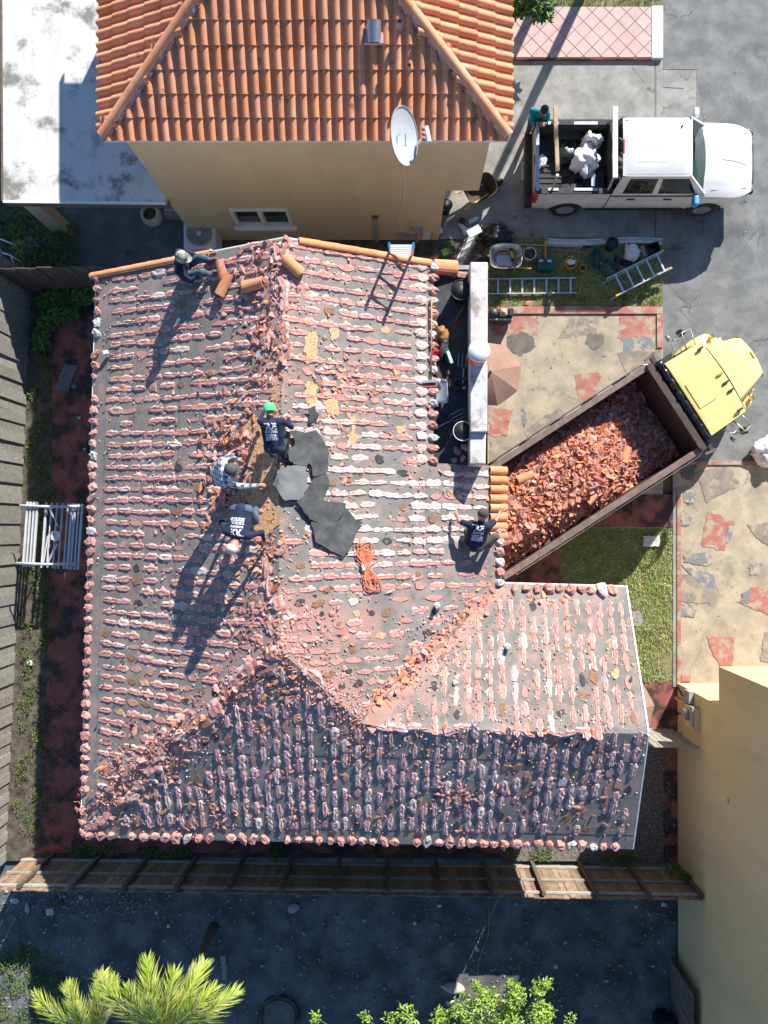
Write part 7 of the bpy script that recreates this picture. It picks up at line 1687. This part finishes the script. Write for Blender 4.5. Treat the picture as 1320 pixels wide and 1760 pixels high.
bk = thing('concrete_block', 'upright concrete block among the rubble below the back fence', 'block', PL(100, 1552, .03)); bevel(MB().box((0, 0, .24), (.22, .20, .48), .1).build('block', MT['gravel'], bk), .015); MB().box((0, 0, .485), (.19, .17, .02), .1).build('top_face', MT['stone_white'], bk)
lg = thing('timber_beam', 'short grey timber offcut on the shaded lot beside the palm trunk', 'timber', PL(385, 1660, .05)); MB().beam((-.02, .3, .02), (.03, -.35, .02), .12, .1).build('offcut', MT['wood_grey'], lg); MB().beam((-.09, .0, .05), (.10, -.01, .05), .03, .02).build('strap', MT['galv'], lg)
rock('broken_slab', 'brown and white chunk of broken concrete in the sunlit patch', 'stone', PL(778, 1695, .02), (.34, .15, .22), 'stone_brown', 3.3)
for i, (a, b, lab) in enumerate((((840, 1560), (820, 1690), 'long pale stick lying towards the leafy tree'), ((560, 1575), (520, 1720), 'long dark stick left of the lot middle'), ((740, 1640), (860, 1590), 'thin dark twig crossing the lot'), ((900, 1560), (880, 1680), 'dark twig at the right of the lot'), ((1010, 1600), (1100, 1700), 'curved thin twig at the far right of the lot'), ((490, 1570), (515, 1640), 'short dark twig below the flat lump'))):
    A3, B3 = PL(*a, .03), PL(*b, .03); t_ = thing('stick', lab, 'stick', A3, group='sticks on the back lot'); d = B3-A3; s_ = Vector((-d.y, d.x, 0))*.05
    MB().tube([(0, 0, 0), d*.35+s_, d*.7-s_*.5, d], [.014, .013, .01, .006], 6).build('stem', MT['bark'] if i else MT['straw'], t_, True); MB().tube([d*.5, d*.62+s_*2.5], [.008, .004], 5).build('side_twig', MT['bark'], t_, True)
pit = thing('manhole_ring', 'dark round rim of a pit in the shaded lot', 'pit', PL(480, 1745, .0)); MB().lathe([(.42, 0), (.50, .09), (.58, .02)], 26).build('rim', MT['yard_soil'], pit, True); MB().lathe([(.44, .05), (.0, .04)], 26).build('pit_floor', MT['darkpatch'], pit)
# litter in the side yard
for i, (px, py, a, b, m_, lab) in enumerate(((115, 648, .30, .22, 'slab_blue', 'grey broken slab in the side yard'), (128, 665, .09, .06, 'gravel', 'small pale scrap in the side yard'), (137, 718, .05, .05, 'stone_white', 'tiny white scrap on the red walk, uppermost'), (146, 772, .05, .04, 'stone_white', 'tiny white scrap on the red walk, lower'), (52, 1140, .10, .09, 'plastic_white', 'crumpled white plastic litter by the side fence'))):
    if i == 0:
        t_ = thing('broken_slab', lab, 'slab', P(px, py, .0)); MB().prism(soft([(-.30, -.35), (.05, -.40), (.32, .30), (-.05, .36)], 3, .02, 9), 0, .06).build('slab', MT[m_], t_); MB().box((.05, .1, .062), (.3, .012, .006), .7).build('crack', MT['darkpatch'], t_)
    else: rock('litter', lab, 'litter', P(px, py, .015), (a, b, .06), m_, i*2.2)
# leaves dropped on pavements and lawns
rr = random.Random(91); mb = MB(); rn = []
for i in range(620):
    px, py = (rr.uniform(965, 1155), rr.uniform(910, 1170)) if i < 230 else (rr.uniform(1165, 1320), rr.uniform(800, 1150)) if i < 330 else (rr.uniform(840, 1135), rr.uniform(530, 800)) if i < 470 else (rr.uniform(890, 1300), rr.uniform(110, 400))
    q = P(px, py, .06 if i < 230 else .04); k = rr.uniform(.012, .03); a = rr.uniform(0, 6.28); u = Vector((math.cos(a), math.sin(a), rr.uniform(-.1, .3)))*k; w = Vector((-math.sin(a), math.cos(a), 0))*k*.5
    mb.add([q-u, q+w+Vector((0, 0, .01)), q+u, q-w], [(0, 1, 2), (0, 2, 3)]); rn += [rr.random()]*4
joined('fallen_leaves', mb, MT['straw'], 'dry leaves and chips scattered on pavements and lawn', 'leaves', rn=rn)
